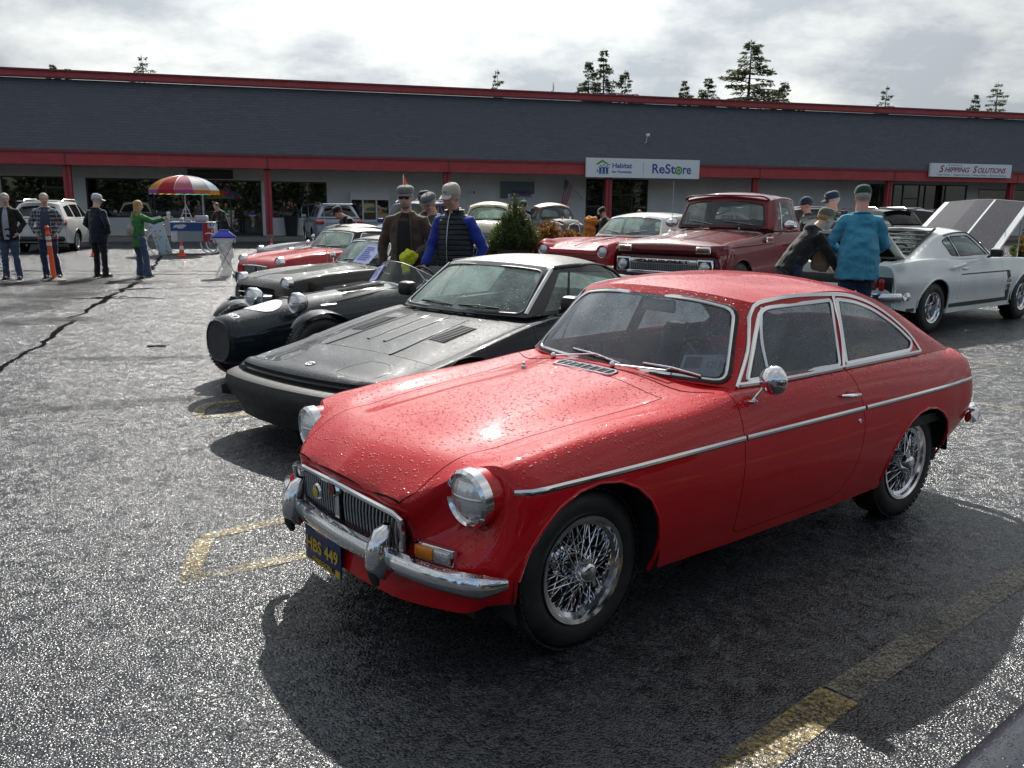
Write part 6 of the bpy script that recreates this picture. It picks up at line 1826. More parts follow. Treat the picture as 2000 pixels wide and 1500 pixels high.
    m = MB(); cp = crv([(.45, 1.0, .47), (.75, .94, .47), (.82, .6, .47), (.84, 0, .47)], 12); m.tube([tuple(p) for p in cp] + [(p[0], -p[1], p[2]) for p in cp[::-1][1:]], .075, 12, flat=.45, up=(1, 0, 0)); m.build('front_bumper', 'chrome', r)
    BL = [(-1.18, .84, 1.27), (-1.35, .885, 1.235), (-1.7, .90, 1.235), (-2.1, .90, 1.235), (-2.40, .88, 1.235)]
    CR = [(-1.34, .745, 1.735), (-1.48, .78, 1.765), (-1.75, .79, 1.775), (-2.05, .79, 1.765), (-2.28, .77, 1.73)]
    RC = [(-1.24, 0, 1.80), (-1.45, 0, 1.85), (-1.75, 0, 1.87), (-2.05, 0, 1.86), (-2.30, 0, 1.82)]
    w1 = rpoly([(-1.48, 1.265), (-2.22, 1.265), (-2.16, 1.69), (-1.52, 1.70)], [.02, .04, .05, .04])
    c = cabin(r, BL, CR, RC, ['maroon', 'maroon'], wb_bow=.16, glassmat='glass_car', side_wins=[w1], ws=(.055, .03, .075), rear=(-2.42, 1.24, 0.01), rw=(.12, .12, .12), rw_ax='x', trim=None)
    pth, ns, _ = c['trims'][-1]; m = MB(); m.tube([tuple(p) for p in pth], .013, 8, closed=True, flat=.5, up=[tuple(n) for n in ns]); m.build('windshield_seal', 'black_rubber', r, fix=True)
    csk = c['skin']
    cp = crv([(-1.33, .77, 1.735), (-1.28, .70, 1.785), (-1.23, .5, 1.80), (-1.20, 0, 1.815)], 14)
    m = MB(); m.tube([tuple(p) for p in cp] + [(p[0], -p[1], p[2]) for p in cp[::-1][1:]], .030, 8, flat=.5, up=(0, 0, 1)); m.build('visor_brow', 'maroon', r)
    pth, ns = csk.path([(-1.36, 1.735), (-1.7, 1.77), (-2.05, 1.76), (-2.27, 1.72), (-2.36, 1.3)], 'y', .004, n=30, nrm=True); trim_tube(r, 'drip_rail', pth, .012, 'chrome', flat=.6, ups=ns)
    pth, ns = csk.path([(-1.60, 1.27), (-1.62, 1.69)], 'y', .003, n=6, nrm=True); trim_tube(r, 'vent_bar', pth, .012, 'chrome', flat=.6, ups=ns)
    for sg in (1, -1):
        m = MB(); m.sphere((-1.42, 1.10 * sg, 1.33), (.045, .13, .075), 16, 10); m.tube([(-1.40, .92 * sg, 1.16), (-1.40, 1.08 * sg, 1.30)], .012); m.build('door_mirror', 'chrome', r)
    for ya, yb, yc in ((-.55, -.08, -.30), (.12, .62, .40)):
        h1, h2 = csk.hit(ya, 1.335, 'x')[0], csk.hit(yb, 1.33, 'x')[0]
        wiper(r, (-1.03, yc, 1.26), (-1.07, (ya + yb) / 2, 1.31), tuple(h2), ((h1.x + .02, h1.y, h1.z + .05), (h2.x + .02, h2.y, h2.z - .01)), 'brushed')
    m = MB(); m.rbox((-2.15, 0, 1.05), (.2, 1.4, .7), .06); m.box((-1.8, 0, .85), (.7, 1.5, .15)); m.build('bench_seat', 'interior_red', r)
    dash(r, -1.42, .78, 1.14, 'interior_red'); steering(r, (-1.62, .42, 1.22), .21)
    m = MB(); m.tube([(-.95, -.83, 1.2), (-.98, -.84, 2.05)], .004, 5); m.build('aerial', 'brushed', r)
    for x in (-.05, -3.25):
        for sg in (1, -1): add_wheel(r, 'hub', x, .83 * sg, .385, .20, .22, side=sg)
    return r
pickup_truck()

def fifties_car():
    paint('fifties_red', (.42, .018, .03), wet=.5, rough=.3, scale=50, density=.75)
    L, rz = rayroot((1.635, 17.556, 4.011))
    r = thing('fifties_car', 'red fifties car with white roof and hooded headlamps left of the maroon pickup', 'car', L, rz)
    W = .96
    S = [nose(.78, .88, .30, .62, .04, 0), nose(.82, .90, .30, .62, .04, .5), nose(.83, .90, .30, .66, .04, 1), nose(.80, .90, .30, .80, .03, 1),
         sec(.70, .93, .30, .885, .82, crown=.03, rnd_=.06, valley=.9), sec(.35, W, .28, .93, .90, crown=.04, rnd_=.07, valley=.8), sec(-.2, W, .28, .955, .955, crown=.035, rnd_=.08, valley=.3), sec(-.7, W, .28, .965, .99, crown=.02, rnd_=.08), sec(-1.1, W, .28, .97, 1.0, rnd_=.08),
         sec(-1.8, W, .28, .97, .99, rnd_=.07), sec(-2.6, W, .28, .97, .99, rnd_=.07), sec(-3.3, W, .30, .98, .99, crown=.02, rnd_=.06), sec(-4.0, .93, .36, .98, .90, crown=.05, rnd_=.05, valley=.9), nose(-4.15, .90, .36, .86, -.04, 1, -.03), nose(-4.15, .9, .36, .8, -.04, 0, -.03)]
    b = Body(r, S, 100, 44); sk = b.skin
    b.arch(ell_arch(0, .36, .40, .32), (.01, 'fifties_red')); b.arch(ell_arch(-2.95, .36, .40, .28), (.01, 'fifties_red'))
    b.cut([(-1.2, -.05), (-1.2, .6), (-1.4, .78), (-3.2, .78), (-3.3, -.05)], 'z', .3)
    b.panel('bonnet', [(.66, -.03), (.62, .5), (-.9, .62), (-1.0, -.03)], 'z', 'fifties_red', both=False, nmin=.5)
    b.panel('door', rpoly([(-1.05, .34), (-2.1, .34), (-2.1, 1.1), (-1.05, 1.1)], .02), 'y', 'fifties_red')
    b.finish('fifties_red'); underbody(r, .6, -3.9, .6, .28, .45, (0, -2.95), .42, (.55, .92))
    for sg in (1, -1):
        round_lamp(r, (.80, .70 * sg, .775), .095, ringr=.02, depth=.10)
        m = MB(); m.lathe([(.118, .06), (.125, 0), (.12, -.18), (.10, -.30)], 24, 'x', (.76, .70 * sg, .785)); m.build('lamp_hood', 'fifties_red', r)
    m = MB(); cp = crv([(.5, .97, .46), (.85, .90, .46), (.93, .5, .48), (.94, 0, .49)], 12); m.tube([tuple(p) for p in cp] + [(p[0], -p[1], p[2]) for p in cp[::-1][1:]], .09, 12, flat=.6, up=(1, 0, 0)); m.build('front_bumper', 'chrome', r)
    m = MB(); [m.box((.835, 0, .58 + .05 * k), (.03, 1.15, .02)) for k in range(4)]; m.build('grille', 'chrome', r, smooth=0)
    m = MB(); [m.tube([(.70, y, .87), (.2, y, .955), (-.7, y, 1.0)], .014, 6) for y in (0,)]; m.build('bonnet_strip', 'chrome', r)
    BL = [(-1.12, .80, 1.0), (-1.5, .85, .99), (-2.2, .86, .99), (-2.8, .85, .99), (-3.35, .78, .99)]
    CR = [(-1.52, .66, 1.385), (-1.75, .70, 1.41), (-2.2, .71, 1.42), (-2.7, .70, 1.405), (-3.0, .66, 1.36)]
    RC = [(-1.38, 0, 1.44), (-1.7, 0, 1.485), (-2.2, 0, 1.50), (-2.7, 0, 1.48), (-3.05, 0, 1.43)]
    w1 = rpoly([(-1.42, 1.03), (-2.15, 1.03), (-2.15, 1.36), (-1.62, 1.36)], .03); w2 = rpoly([(-2.22, 1.03), (-2.98, 1.03), (-2.88, 1.35), (-2.22, 1.36)], .03)
    paint('cream_white', (.72, .74, .70), wet=.3, scale=50)
    c = cabin(r, BL, CR, RC, ['cream_white', 'cream_white'], wb_bow=.22, glassmat='glass_wet', side_wins=[w1, w2], ws=(.035, .03, .03), rear=(-3.45, .99, .02), rw=(.10, .06, .08), rw_ax='x', trim='chrome', trim_r=.009, ws_bulge=.05)
    csk = c['skin']
    for ya, yb, yc in ((-.5, -.08, -.08), (.5, .08, .08)):
        h1, h2 = csk.hit(ya, 1.11, 'x')[0], csk.hit(yb, 1.08, 'x')[0]
        wiper(r, (-.98, yc, 1.01), tuple(((h1 + h2) / 2 + Vector((.03, 0, -.01)))), tuple(h1), ((h1.x + .02, h1.y, h1.z + .02), (h2.x + .02, h2.y, h2.z)), 'chrome')
    m = MB(); m.rbox((-2.3, 0, .85), (.2, 1.4, .5), .06); m.build('bench_seat', 'interior_red', r); dash(r, -1.35, .72, .95, 'interior_red'); steering(r, (-1.6, .4, 1.02), .2, mat='white_plastic')
    m = MB(); m.rbox((-1.38, .30, 1.12), (.02, .34, .22), .02); m.build('blue_card', plain('card_cyan', (.08, .40, .65), .6), r)
    for sg in (1,):
        mirror_pod(r, (-1.2, .90, .98), (-1.25, .92, 1.10), .06)
    for x in (0, -2.95):
        for sg in (1, -1): add_wheel(r, 'hub', x, .78 * sg, .36, .19, .18, side=sg, ww=True)
    return r
fifties_car()
paint('wimbledon', (.80, .83, .81), wet=.25, rough=.3, scale=60, density=.7)
paint('matte_black', (.060, .060, .075), wet=.5, rough=.5, scale=30, coat=.12)
def muscle_car():
    L, rz = rayroot((7.12, 13.94, .672))
    r = thing('muscle_car', 'white fastback muscle car with raised black bonnet, open boot and black side stripe', 'car', L, rz)
    W = .91
    S = [nose(.92, .84, .28, .72, .10, 0), nose(.96, .86, .28, .74, .10, .5), nose(.97, .86, .28, .78, .10, 1), sec(.80, .875, .26, .83, .84, bow=.08, rnd_=.05),
         sec(.3, W, .24, .885, .90, crown=.01, rnd_=.07), sec(-.3, W, .24, .915, .94, crown=.01, rnd_=.08), sec(-.75, W, .24, .93, .96, rnd_=.08), sec(-1.2, W, .24, .935, .95, rnd_=.08), sec(-1.9, W, .24, .935, .95, rnd_=.09),
         sec(-2.4, W + .01, .24, .955, .96, rnd_=.10), sec(-2.9, W + .01, .27, .965, .97, rnd_=.10), sec(-3.35, .90, .32, .945, .95, rnd_=.08), sec(-3.68, .86, .38, .925, .94, rnd_=.05),
         nose(-3.74, .86, .38, .90, -.02, 1, -.02), nose(-3.70, .85, .38, .74, -.02, 1, -.02), nose(-3.76, .85, .38, .60, -.02, 1, -.02), nose(-3.74, .84, .38, .5, -.02, 0, -.02)]
    for row in S[4:13]: 
        x, y, z = row[1]; row[1] = (x, y - .02, z); x, y, z = row[3]; row[3] = (x, y - .012, z)
    b = Body(r, S, 120, 48); sk = b.skin
    b.arch(ell_arch(0, .36, .40, .34), (.014, 'wimbledon')); b.arch(ell_arch(-2.74, .36, .41, .36), (.014, 'wimbledon'))
    b.cut([(-.80, -.05), (-.80, .58), (-1.0, .70), (-2.3, .70), (-2.95, .60), (-2.95, -.05)], 'z', .3)
    b.cut([(.86, -.03), (.80, .62), (-.62, .70), (-.66, -.03)], 'z', .3)        
    b.cut([(-3.02, -.03), (-3.02, .60), (-3.66, .62), (-3.66, -.03)], 'z', .3)   
    b.panel('door', rpoly([(-.80, .30), (-2.02, .30), (-2.10, .5), (-2.10, .98), (-.76, .98)], [.05, .12, .04, 0, 0]), 'y', 'wimbledon')
    b.finish('wimbledon'); underbody(r, .7, -3.5, .6, .24, .42, (0, -2.74), .42, (.56, .88))
    m = MB(); m.box((.1, 0, .55), (1.4, 1.3, .3)); m.rbox((.1, 0, .76), (.75, .5, .18), .04); m.lathe([(0, .05), (.2, .05), (.21, 0), (0, 0)], 20, 'z', (.1, 0, .88)); m.build('engine', ['black_trim'], r)
    m = MB(); m.box((-3.34, 0, .60), (.62, 1.2, .04)); m.build('boot_floor', 'interior_black', r)
    H = Matrix.Translation((-.70, 0, .97)) @ Matrix.Rotation(-R(33), 4, 'Y')
    N_ = 9; rows = []
    for u in np.linspace(0, 1.42, 8):
        rows.append([(u, y * (1 - .05 * u), .035 * (1 - (abs(y) / .7)**2) * 1 + (.018 if abs(y) < .17 else 0) - .02 * (u / 1.42)**3) for y in (-.72, -.64, -.635, -.16, -.13, 0, .13, .16, .635, .64, .72)])
    G = np.array(rows)
    m = MB()
    for j in range(10):
        m.grid(G[:, j:j + 2], mi=(0 if j in (0, 9, 1, 8) and j in (0, 9) else (2 if j == 3 else 1)), flip=False)
    G2 = G.copy(); G2[..., 2] -= .025; m.grid(G2, mi=3, flip=True)
    rim = list(range(11)); m.tube([tuple(p) for p in G[-1] - (0, 0, .012)], .016, 6, 0); m.tube([tuple(p) for p in G[:, 0] - (0, 0, .012)], .015, 6, 0); m.tube([tuple(p) for p in G[:, -1] - (0, 0, .012)], .015, 6, 0)
    m.xf(H); m.build('bonnet', ['wimbledon', 'matte_black', 'wimbledon', 'black_trim'], r, fix=True)
    m = MB(); m.tube([(.35, -.60, .88), (.30, -.62, 1.52)], .008, 6); m.tube([(-.3, -.66, .93), (-.32, -.67, 1.55)], .004, 6); m.build('bonnet_prop', 'brushed', r)
    H = Matrix.Translation((-3.02, 0, .97)) @ Matrix.Rotation(R(33), 4, 'Y')
    m = MB(); m.rbox((-.33, 0, 0), (.66, 1.20, .03), .02, 0); m.box((-.33, 0, -.024), (.50, .98, .02), 1); m.xf(H); lid = m.build('boot_lid', ['wimbledon', 'black_trim'], r, fix=True)
    m = MB(); G = [[(-.66 - .06 + .07 * a * a, y, .10 + .04 * (1 - (y / .62)**2) + a * .0) for a in (-1, 0, 1)] for y in np.linspace(-.62, .62, 12)]
    m.tube([(-.70, y, .10 + .05 * (1 - (y / .64)**4)) for y in np.linspace(-.64, .64, 14)], .085, 10, flat=.18, up=(0, 0, 1)); [m.box((-.66, y, .06), (.06, .02, .1)) for y in (-.42, .42)]; m.xf(H); m.build('rear_wing', 'black_dry' if 'black_dry' in MATS else 'black_trim', lid, fix=True)
    BL = [(-.80, .76, .955), (-1.1, .80, .945), (-1.6, .81, .945), (-2.2, .80, .955), (-2.6, .78, .96), (-3.0, .74, .955)]
    CR = [(-1.36, .585, 1.285), (-1.5, .60, 1.30), (-1.8, .605, 1.30), (-2.2, .60, 1.25), (-2.6, .63, 1.12), (-3.0, .70, .965)]
    RC = [(-1.22, 0, 1.335), (-1.45, 0, 1.36), (-1.8, 0, 1.365), (-2.2, 0, 1.33), (-2.6, 0, 1.19), (-3.0, 0, .985)]
    w1 = rpoly([(-1.10, .985), (-1.92, .985), (-1.98, 1.24), (-1.46, 1.25)], [.02, .02, .03, .06]); w2 = rpoly([(-1.965, .985), (-2.16, 1.0), (-2.22, 1.18), (-2.02, 1.24)], [.01, .03, .05, .02])
    c = cabin(r, BL, CR, RC, ['wimbledon', 'wimbledon'], wb_bow=.16, glassmat='glass_car', side_wins=[w1, w2], ws=(.04, .03, .03),
              rw=[(-2.18, -.02), (-2.18, .46), (-2.9, .56), (-2.9, -.02)], rw_ax='z')
    csk = c['skin']
    for pth, ns, both in c['trims']:
        for sg in ((1, -1) if both else (1,)):
            m = MB(); m.tube([(p[0], p[1] * sg, p[2]) for p in pth], .009, 6, closed=True, flat=.6, up=[(n[0], n[1] * sg, n[2]) for n in ns]); m.build('window_trim', 'black_trim' if both else 'chrome', r, fix=True)
    pth, ns = csk.path([(-1.0, .965), (-1.40, 1.275), (-1.6, 1.292), (-1.9, 1.28), (-2.1, 1.25)], 'y', .005, n=24, nrm=True); trim_tube(r, 'drip_rail', pth, .009, 'black_trim', ups=ns)
    base = MB(); base.tube([(-2.12, .50, 1.345), (-2.95, .58, 1.02)], .015, 6); base.tube([(-2.12, -.50, 1.345), (-2.95, -.58, 1.02)], .015, 6); lou = base.build('rear_louvres', 'black_trim', r)
    for k in range(7):
        u = k / 6; x = -2.14 - .76 * u; z = 1.365 - .315 * u; w = .50 + .07 * u
        m = MB(); m.box((x, 0, z), (.13, w * 2, .012), 0, (R(-2), 'Y')); m.build('louvre_slat', 'black_trim', lou, smooth=0)
    m = MB() 
    for sg in (1, -1):
        m = MB(); m.rbox((-2.18, .915 * sg, .86), (.36, .05, .05), .02, 0, (R(-7), 'Y')); m.build('side_scoop', 'wimbledon', r)
        def stripe(pts, name, wid=.02):
            a = sk.path(pts, 'y', .003, nrm=True); return trim_one(a, wid, name, sg)
        def trim_one(a, wid, name, sg):
            m = MB(); m.tube([(p.x, p.y * sg, p.z) for p in a[0]], wid, 6, flat=.12, up=[(n.x, n.y * sg, n.z) for n in a[1]]); return m.build(name, 'black_trim', r, fix=True)
        stripe([(x, .745) for x in np.linspace(-.60, -2.05, 16)], 'side_stripe', .010)
        stripe([(x, .335) for x in np.linspace(-.48, -2.30, 16)], 'sill_stripe', .030)
        stripe([(x, .335) for x in np.linspace(-3.20, -3.62, 6)], 'sill_stripe', .026)
        stripe([(-.60, .75), (-.605, .70), (-.585, .645)], 'stripe_block', .055); stripe([(-.56, .475), (-.52, .40), (-.52, .345)], 'stripe_block', .055)
        h = sk.hit(-.57, .56, 'y')[0]
        put_text('302', (-.575, (h.y + .006) * sg, .52), (-1 * sg, 0, 0), (0, 0, 1), .07, 'black_trim', r, bold=True) ; put_text('BOSS', (-.575, (h.y + .006) * sg, .60), (-1 * sg, 0, 0), (0, 0, 1), .06, 'sign_red', r, bold=True)
        m = MB(); m.rbox((-1.30, 1.0 * sg, 1.02), (.10, .16, .11), .03); m.tube([(-1.24, .86 * sg, .96), (-1.28, .98 * sg, 1.0)], .02); m.build('door_mirror', 'black_trim', r)
        m = MB(); hh = sk.hit(-1.92, .82, 'y')[0]; m.rbox((-1.92, (hh.y + .01) * sg, .82), (.14, .03, .03), .01); m.build('door_handle', 'chrome', r)
        m = MB(); m.rbox((-3.62, .875 * sg, .50), (.10, .02, .045), .008); m.build('side_marker', 'red_lens', r)
        for k in range(3):
            m = MB(); m.rbox((-3.735, (.50 + .10 * k) * sg, .665), (.05, .075, .15), .02); m.build('tail_lamp', 'red_lens', r)
        round_lamp(r, (.93, .70 * sg, .70), .085)
    m = MB(); m.rbox((-3.725, 0, .665), (.03, 1.66, .20), .03); m.build('tail_panel', 'black_trim', r)
    m = MB(); cp = crv([(-3.45, .90, .52), (-3.72, .88, .52), (-3.84, .80, .52), (-3.86, .4, .52), (-3.86, 0, .52)], 14); m.tube([tuple(p) for p in cp] + [(p[0], -p[1], p[2]) for p in cp[::-1][1:]], .055, 10, flat=.6, up=(1, 0, 0)); m.build('rear_bumper', 'chrome', r)
    m = MB(); cp = crv([(.6, .90, .45), (.95, .82, .45), (1.06, 0, .45)], 10); m.tube([tuple(p) for p in cp] + [(p[0], -p[1], p[2]) for p in cp[::-1][1:]], .05, 10, flat=.6, up=(1, 0, 0)); m.build('front_bumper', 'chrome', r)
    seat(r, -1.75, .36, .3, 'interior_grey'); seat(r, -1.75, -.36, .3, 'interior_grey'); dash(r, -1.2, .66, .9, 'interior_black'); steering(r, (-1.45, .36, .92), .19)
    m = MB(); m.box((-1.8, 0, .34), (1.9, 1.3, .05)); m.build('cabin_floor', 'interior_black', r)
    wheels4(r, 'mag', 2.74, .775, .335, .195, .23)
muscle_car()

def suv(C, name, label, paintmat, L=4.8, W=.93, H=1.66, wb=2.8, belt=1.04, dark_lower=False, rack=False, roofmat=None, boxy=0.0, tail='red_lens', cat='car', lampw=.34):
    Lc, rz = rayroot(C)
    r = thing(name, label, cat, Lc, rz)
    f = .85; rr_ = wb + (L - wb - f)
    S = [nose(f, W - .08, .26, .7, .16, 0), nose(f + .02, W - .06, .26, .72, .16, .5), nose(f - .03, W - .05, .26, .80, .16, 1), sec(f - .25, W - .02, .26, .90, .93, bow=.06), sec(0, W, .26, .98, 1.04), sec(-.55, W, .26, belt, belt + .06), sec(-1.4, W, .26, belt, belt + .02), sec(-wb, W, .28, belt + .04, belt + .04),
         sec(-rr_ + .35, W - .02, .30, belt + .05, belt + .06), sec(-rr_ + .08, W - .06, .34, belt + .02, belt + .04, rnd_=.06), nose(-rr_, W - .08, .34, belt, -.08, 1, -.03), nose(-rr_ - .02, W - .08, .34, .80, -.08, 1, -.03), nose(-rr_ - .03, W - .08, .34, .62, -.08, 1, -.03), nose(-rr_ + .02, W - .10, .32, .4, -.08, 0, -.03)]
    b = Body(r, S, 80, 34); b.arch(ell_arch(0, .36, .41, .38), (.012, 'black_trim')); b.arch(ell_arch(-wb, .36, .41, .38), (.012, 'black_trim'))
    b.cut([(-.75, -.05), (-.75, .6), (-1.0, W - .16), (-rr_ + .3, W - .16), (-rr_ + .2, -.05)], 'z', .3)
    b.panel('door', rpoly([(-.62, .36), (-1.55, .36), (-1.55, belt + .1), (-.70, belt + .1)], .02), 'y', paintmat); b.panel('door', rpoly([(-1.58, .36), (-2.35, .36), (-2.50, .7), (-2.50, belt + .1), (-1.58, belt + .1)], .02), 'y', paintmat)
    b.finish(paintmat); underbody(r, f - .3, -rr_ + .3, .6, .26, .42, (0, -wb), .43, (.58, W - .02))
    sl = .18 * (1 - boxy)
    BL = [(-.72, W - .12, belt + .05), (-1.2, W - .07, belt + .03), (-2.0, W - .06, belt + .03), (-2.9, W - .06, belt + .05), (-rr_ + .12, W - .12, belt + .06)]
    CR = [(-1.42 + .35 * boxy, .60, H - .12), (-1.7, .64, H - .07), (-2.2, .65, H - .05), (-2.9, .64, H - .07), (-rr_ + .30 + sl, .60, H - .13)]
    RC = [(-1.28 + .35 * boxy, 0, H - .05), (-1.65, 0, H), (-2.2, 0, H + .02), (-2.9, 0, H), (-rr_ + .24 + sl, 0, H - .07)]
    w1 = rpoly([(-1.05, belt + .08), (-1.88, belt + .08), (-1.88, H - .12), (-1.55 + .3 * boxy, H - .14)], .03); w2 = rpoly([(-1.94, belt + .08), (-2.78, belt + .08), (-2.78, H - .13), (-1.94, H - .12)], .03); w3 = rpoly([(-2.86, belt + .09), (-rr_ + .50, belt + .10), (-rr_ + .62, H - .20), (-2.86, H - .14)], .04)
    c = cabin(r, BL, CR, RC, [paintmat, roofmat or paintmat], wb_bow=.25, glassmat='glass_dark', side_wins=[w1, w2, w3], ws=(.05, .03, .04), rear=(-rr_ + .05, belt + .06, 0.02), rw=(.10, .05, .07), rw_ax='x', nu=36)
    m = MB(); m.rbox((-rr_ + .16 + sl, 0, H - .035), (.22, 1.16, .035), .012); m.build('roof_spoiler', paintmat, r)
    for sg in (1, -1):
        m = MB(); m.tube([(-1.5, .60 * sg, H - .03), (-1.7, .60 * sg, H + .03), (-2.9, .59 * sg, H + .03), (-3.1, .58 * sg, H - .04)], .016, 6); m.build('roof_rail', 'brushed', r)
        m = MB(); m.rbox((-rr_ + .03, (W - .20) * sg, belt - .10), (.22, lampw, .13), .04); m.build('tail_lamp', tail, r)
        m = MB(); m.rbox((f - .10, (W - .24) * sg, .74), (.24, .32, .13), .05); m.build('headlight', 'lamp_glass', r)
        m = MB(); m.rbox((-.98, (W + .10) * sg, belt + .10), (.12, .2, .14), .04); m.build('door_mirror', paintmat, r)
    m = MB(); m.rbox((-rr_ - .03, 0, .44), (.14, 2 * W - .2, .16), .05); m.build('rear_bumper', 'black_trim', r)
    m = MB(); m.rbox((-rr_ - .045, 0, .78), (.02, .32, .16), .01); m.build('number_plate', 'white_plastic', r)
    m = MB(); m.rbox((-rr_ - .02, 0, .94), (.03, .7, .025), .01); m.build('tailgate_strip', 'chrome', r)
    if rack:
        m = MB(); [m.tube([(x, -.55, H + .16), (x, .55, H + .16)], .015, 6) for x in (-1.6, -1.9, -2.2, -2.5, -2.8)]; [m.tube([(-1.6, y, H + .16), (-2.8, y, H + .16)], .02, 6) for y in (-.55, .55)]; [m.tube([(x, y, H - .06), (x, y, H + .18)], .015, 6) for x in (-1.7, -2.7) for y in (-.5, .5)]
        m.build('roof_rack', 'frame_dark', r)
    wheels4(r, 'alloy', wb, W - .14, .36, .23, .22)
    return r
paint('silver_blue', (.32, .35, .42), rough=.35, metallic=.5); paint('pearl_white', (.70, .70, .68), rough=.35); paint('suv_black', (.012, .012, .015), rough=.3); paint('suv_silver', (.42, .43, .44), rough=.35, metallic=.4); paint('jeep_blue', (.02, .06, .22), rough=.35)
def rearpos(x, y, yaw, L=4.8): d = L - .85; return (x + d * math.cos(yaw), y + d * math.sin(yaw), yaw)
suv(rearpos(-6.75, 34.6, R(109)), 'suv_car', 'silver crossover seen from behind, parked nose-in by the second red post', 'silver_blue')
suv(rearpos(-15.3, 28.6, R(101)), 'suv_car', 'white crossover parked behind the two men at the left edge', 'pearl_white')
suv(rearpos(14.2, 32.5, R(98)), 'suv_car', 'black crossover seen from behind, just right of the teal shirt man', 'suv_black', boxy=.3)
suv((13.6, 37.2, R(172)), 'suv_car', 'dark crossover with silver roof standing sideways left of the raised bonnet', 'suv_black', roofmat='suv_silver')
suv((9.8, 36.5, R(170)), 'suv_car', 'black crossover hidden behind the pickup cab and the bending woman', 'suv_black')
suv((-3.3, 26.5, R(262)), 'off_road_car', 'boxy dark blue off-roader with pale roof behind the brown jacket man', 'jeep_blue', L=4.2, W=.85, H=1.72, wb=2.5, roofmat='pearl_white', boxy=1.0)

def beetle():
    L, rz = rayroot((6.4, 33.5, R(200)))
    r = thing('beetle_car', 'rounded white car with a loaded roof rack between the fifties car and the pickup', 'car', L, rz)
    S = [nose(.65, .60, .28, .6, .25, 0), nose(.68, .62, .28, .62, .25, .6), nose(.60, .66, .28, .74, .25, 1), sec(.3, .72, .28, .80, .90, bow=.05, crown=.03), sec(-.3, .74, .28, .86, .98), sec(-1.0, .76, .28, .90, .98), sec(-1.8, .76, .28, .92, .98), sec(-2.5, .74, .28, .88, .98), sec(-3.0, .66, .30, .70, .84), nose(-3.3, .6, .3, .6, -.2, 1, -.03), nose(-3.3, .6, .3, .5, -.2, 0, -.03)]
    b = Body(r, S, 60, 30); b.arch(ell_arch(0, .33, .38), (.02, 'pearl_white')); b.arch(ell_arch(-2.4, .33, .38), (.02, 'pearl_white'))
    b.panel('door', rpoly([(-.85, .35), (-1.75, .35), (-1.75, 1.0), (-.85, 1.0)], .03), 'y', 'pearl_white'); b.finish('pearl_white'); underbody(r, .4, -3, .5, .28, .4, (0, -2.4), .38, (.5, .74))
    BL = [(-.75, .66, .95), (-1.2, .70, .95), (-1.9, .70, .95), (-2.5, .62, .95), (-2.95, .45, .90)]; CR = [(-1.15, .52, 1.38), (-1.3, .54, 1.42), (-1.8, .54, 1.44), (-2.35, .50, 1.30), (-2.85, .40, .98)]; RC = [(-1.05, 0, 1.44), (-1.25, 0, 1.50), (-1.8, 0, 1.53), (-2.4, 0, 1.38), (-2.95, 0, 1.0)]
    cabin(r, BL, CR, RC, ['pearl_white', 'pearl_white'], wb_bow=.12, glassmat='glass_dark', side_wins=[rpoly([(-1.0, .99), (-1.75, .99), (-1.75, 1.36), (-1.25, 1.36)], .05), rpoly([(-1.82, .99), (-2.35, .99), (-2.25, 1.25), (-1.82, 1.36)], .06)], ws=(.05, .03, .04), nu=34)
    m = MB(); [m.tube([(x, -.5, 1.62), (x, .5, 1.62)], .015, 6) for x in (-1.3, -1.6, -1.9, -2.2)]; [m.tube([(-1.2, y, 1.66), (-2.3, y, 1.66)], .018, 6) for y in (-.5, .5)]; [m.tube([(x, y, 1.45), (x, y, 1.66)], .012, 6) for x in (-1.3, -2.2) for y in (-.48, .48)]; m.build('roof_rack', 'frame_dark', r)
    m = MB(); m.rbox((-1.75, 0, 1.71), (.8, .8, .12), .05); m.build('rack_load', 'frame_dark', r)
    for sg in (1, -1): round_lamp(r, (.45, .52 * sg, .66), .08)
    wheels4(r, 'hub', 2.4, .62, .33, .20, .16)
beetle()

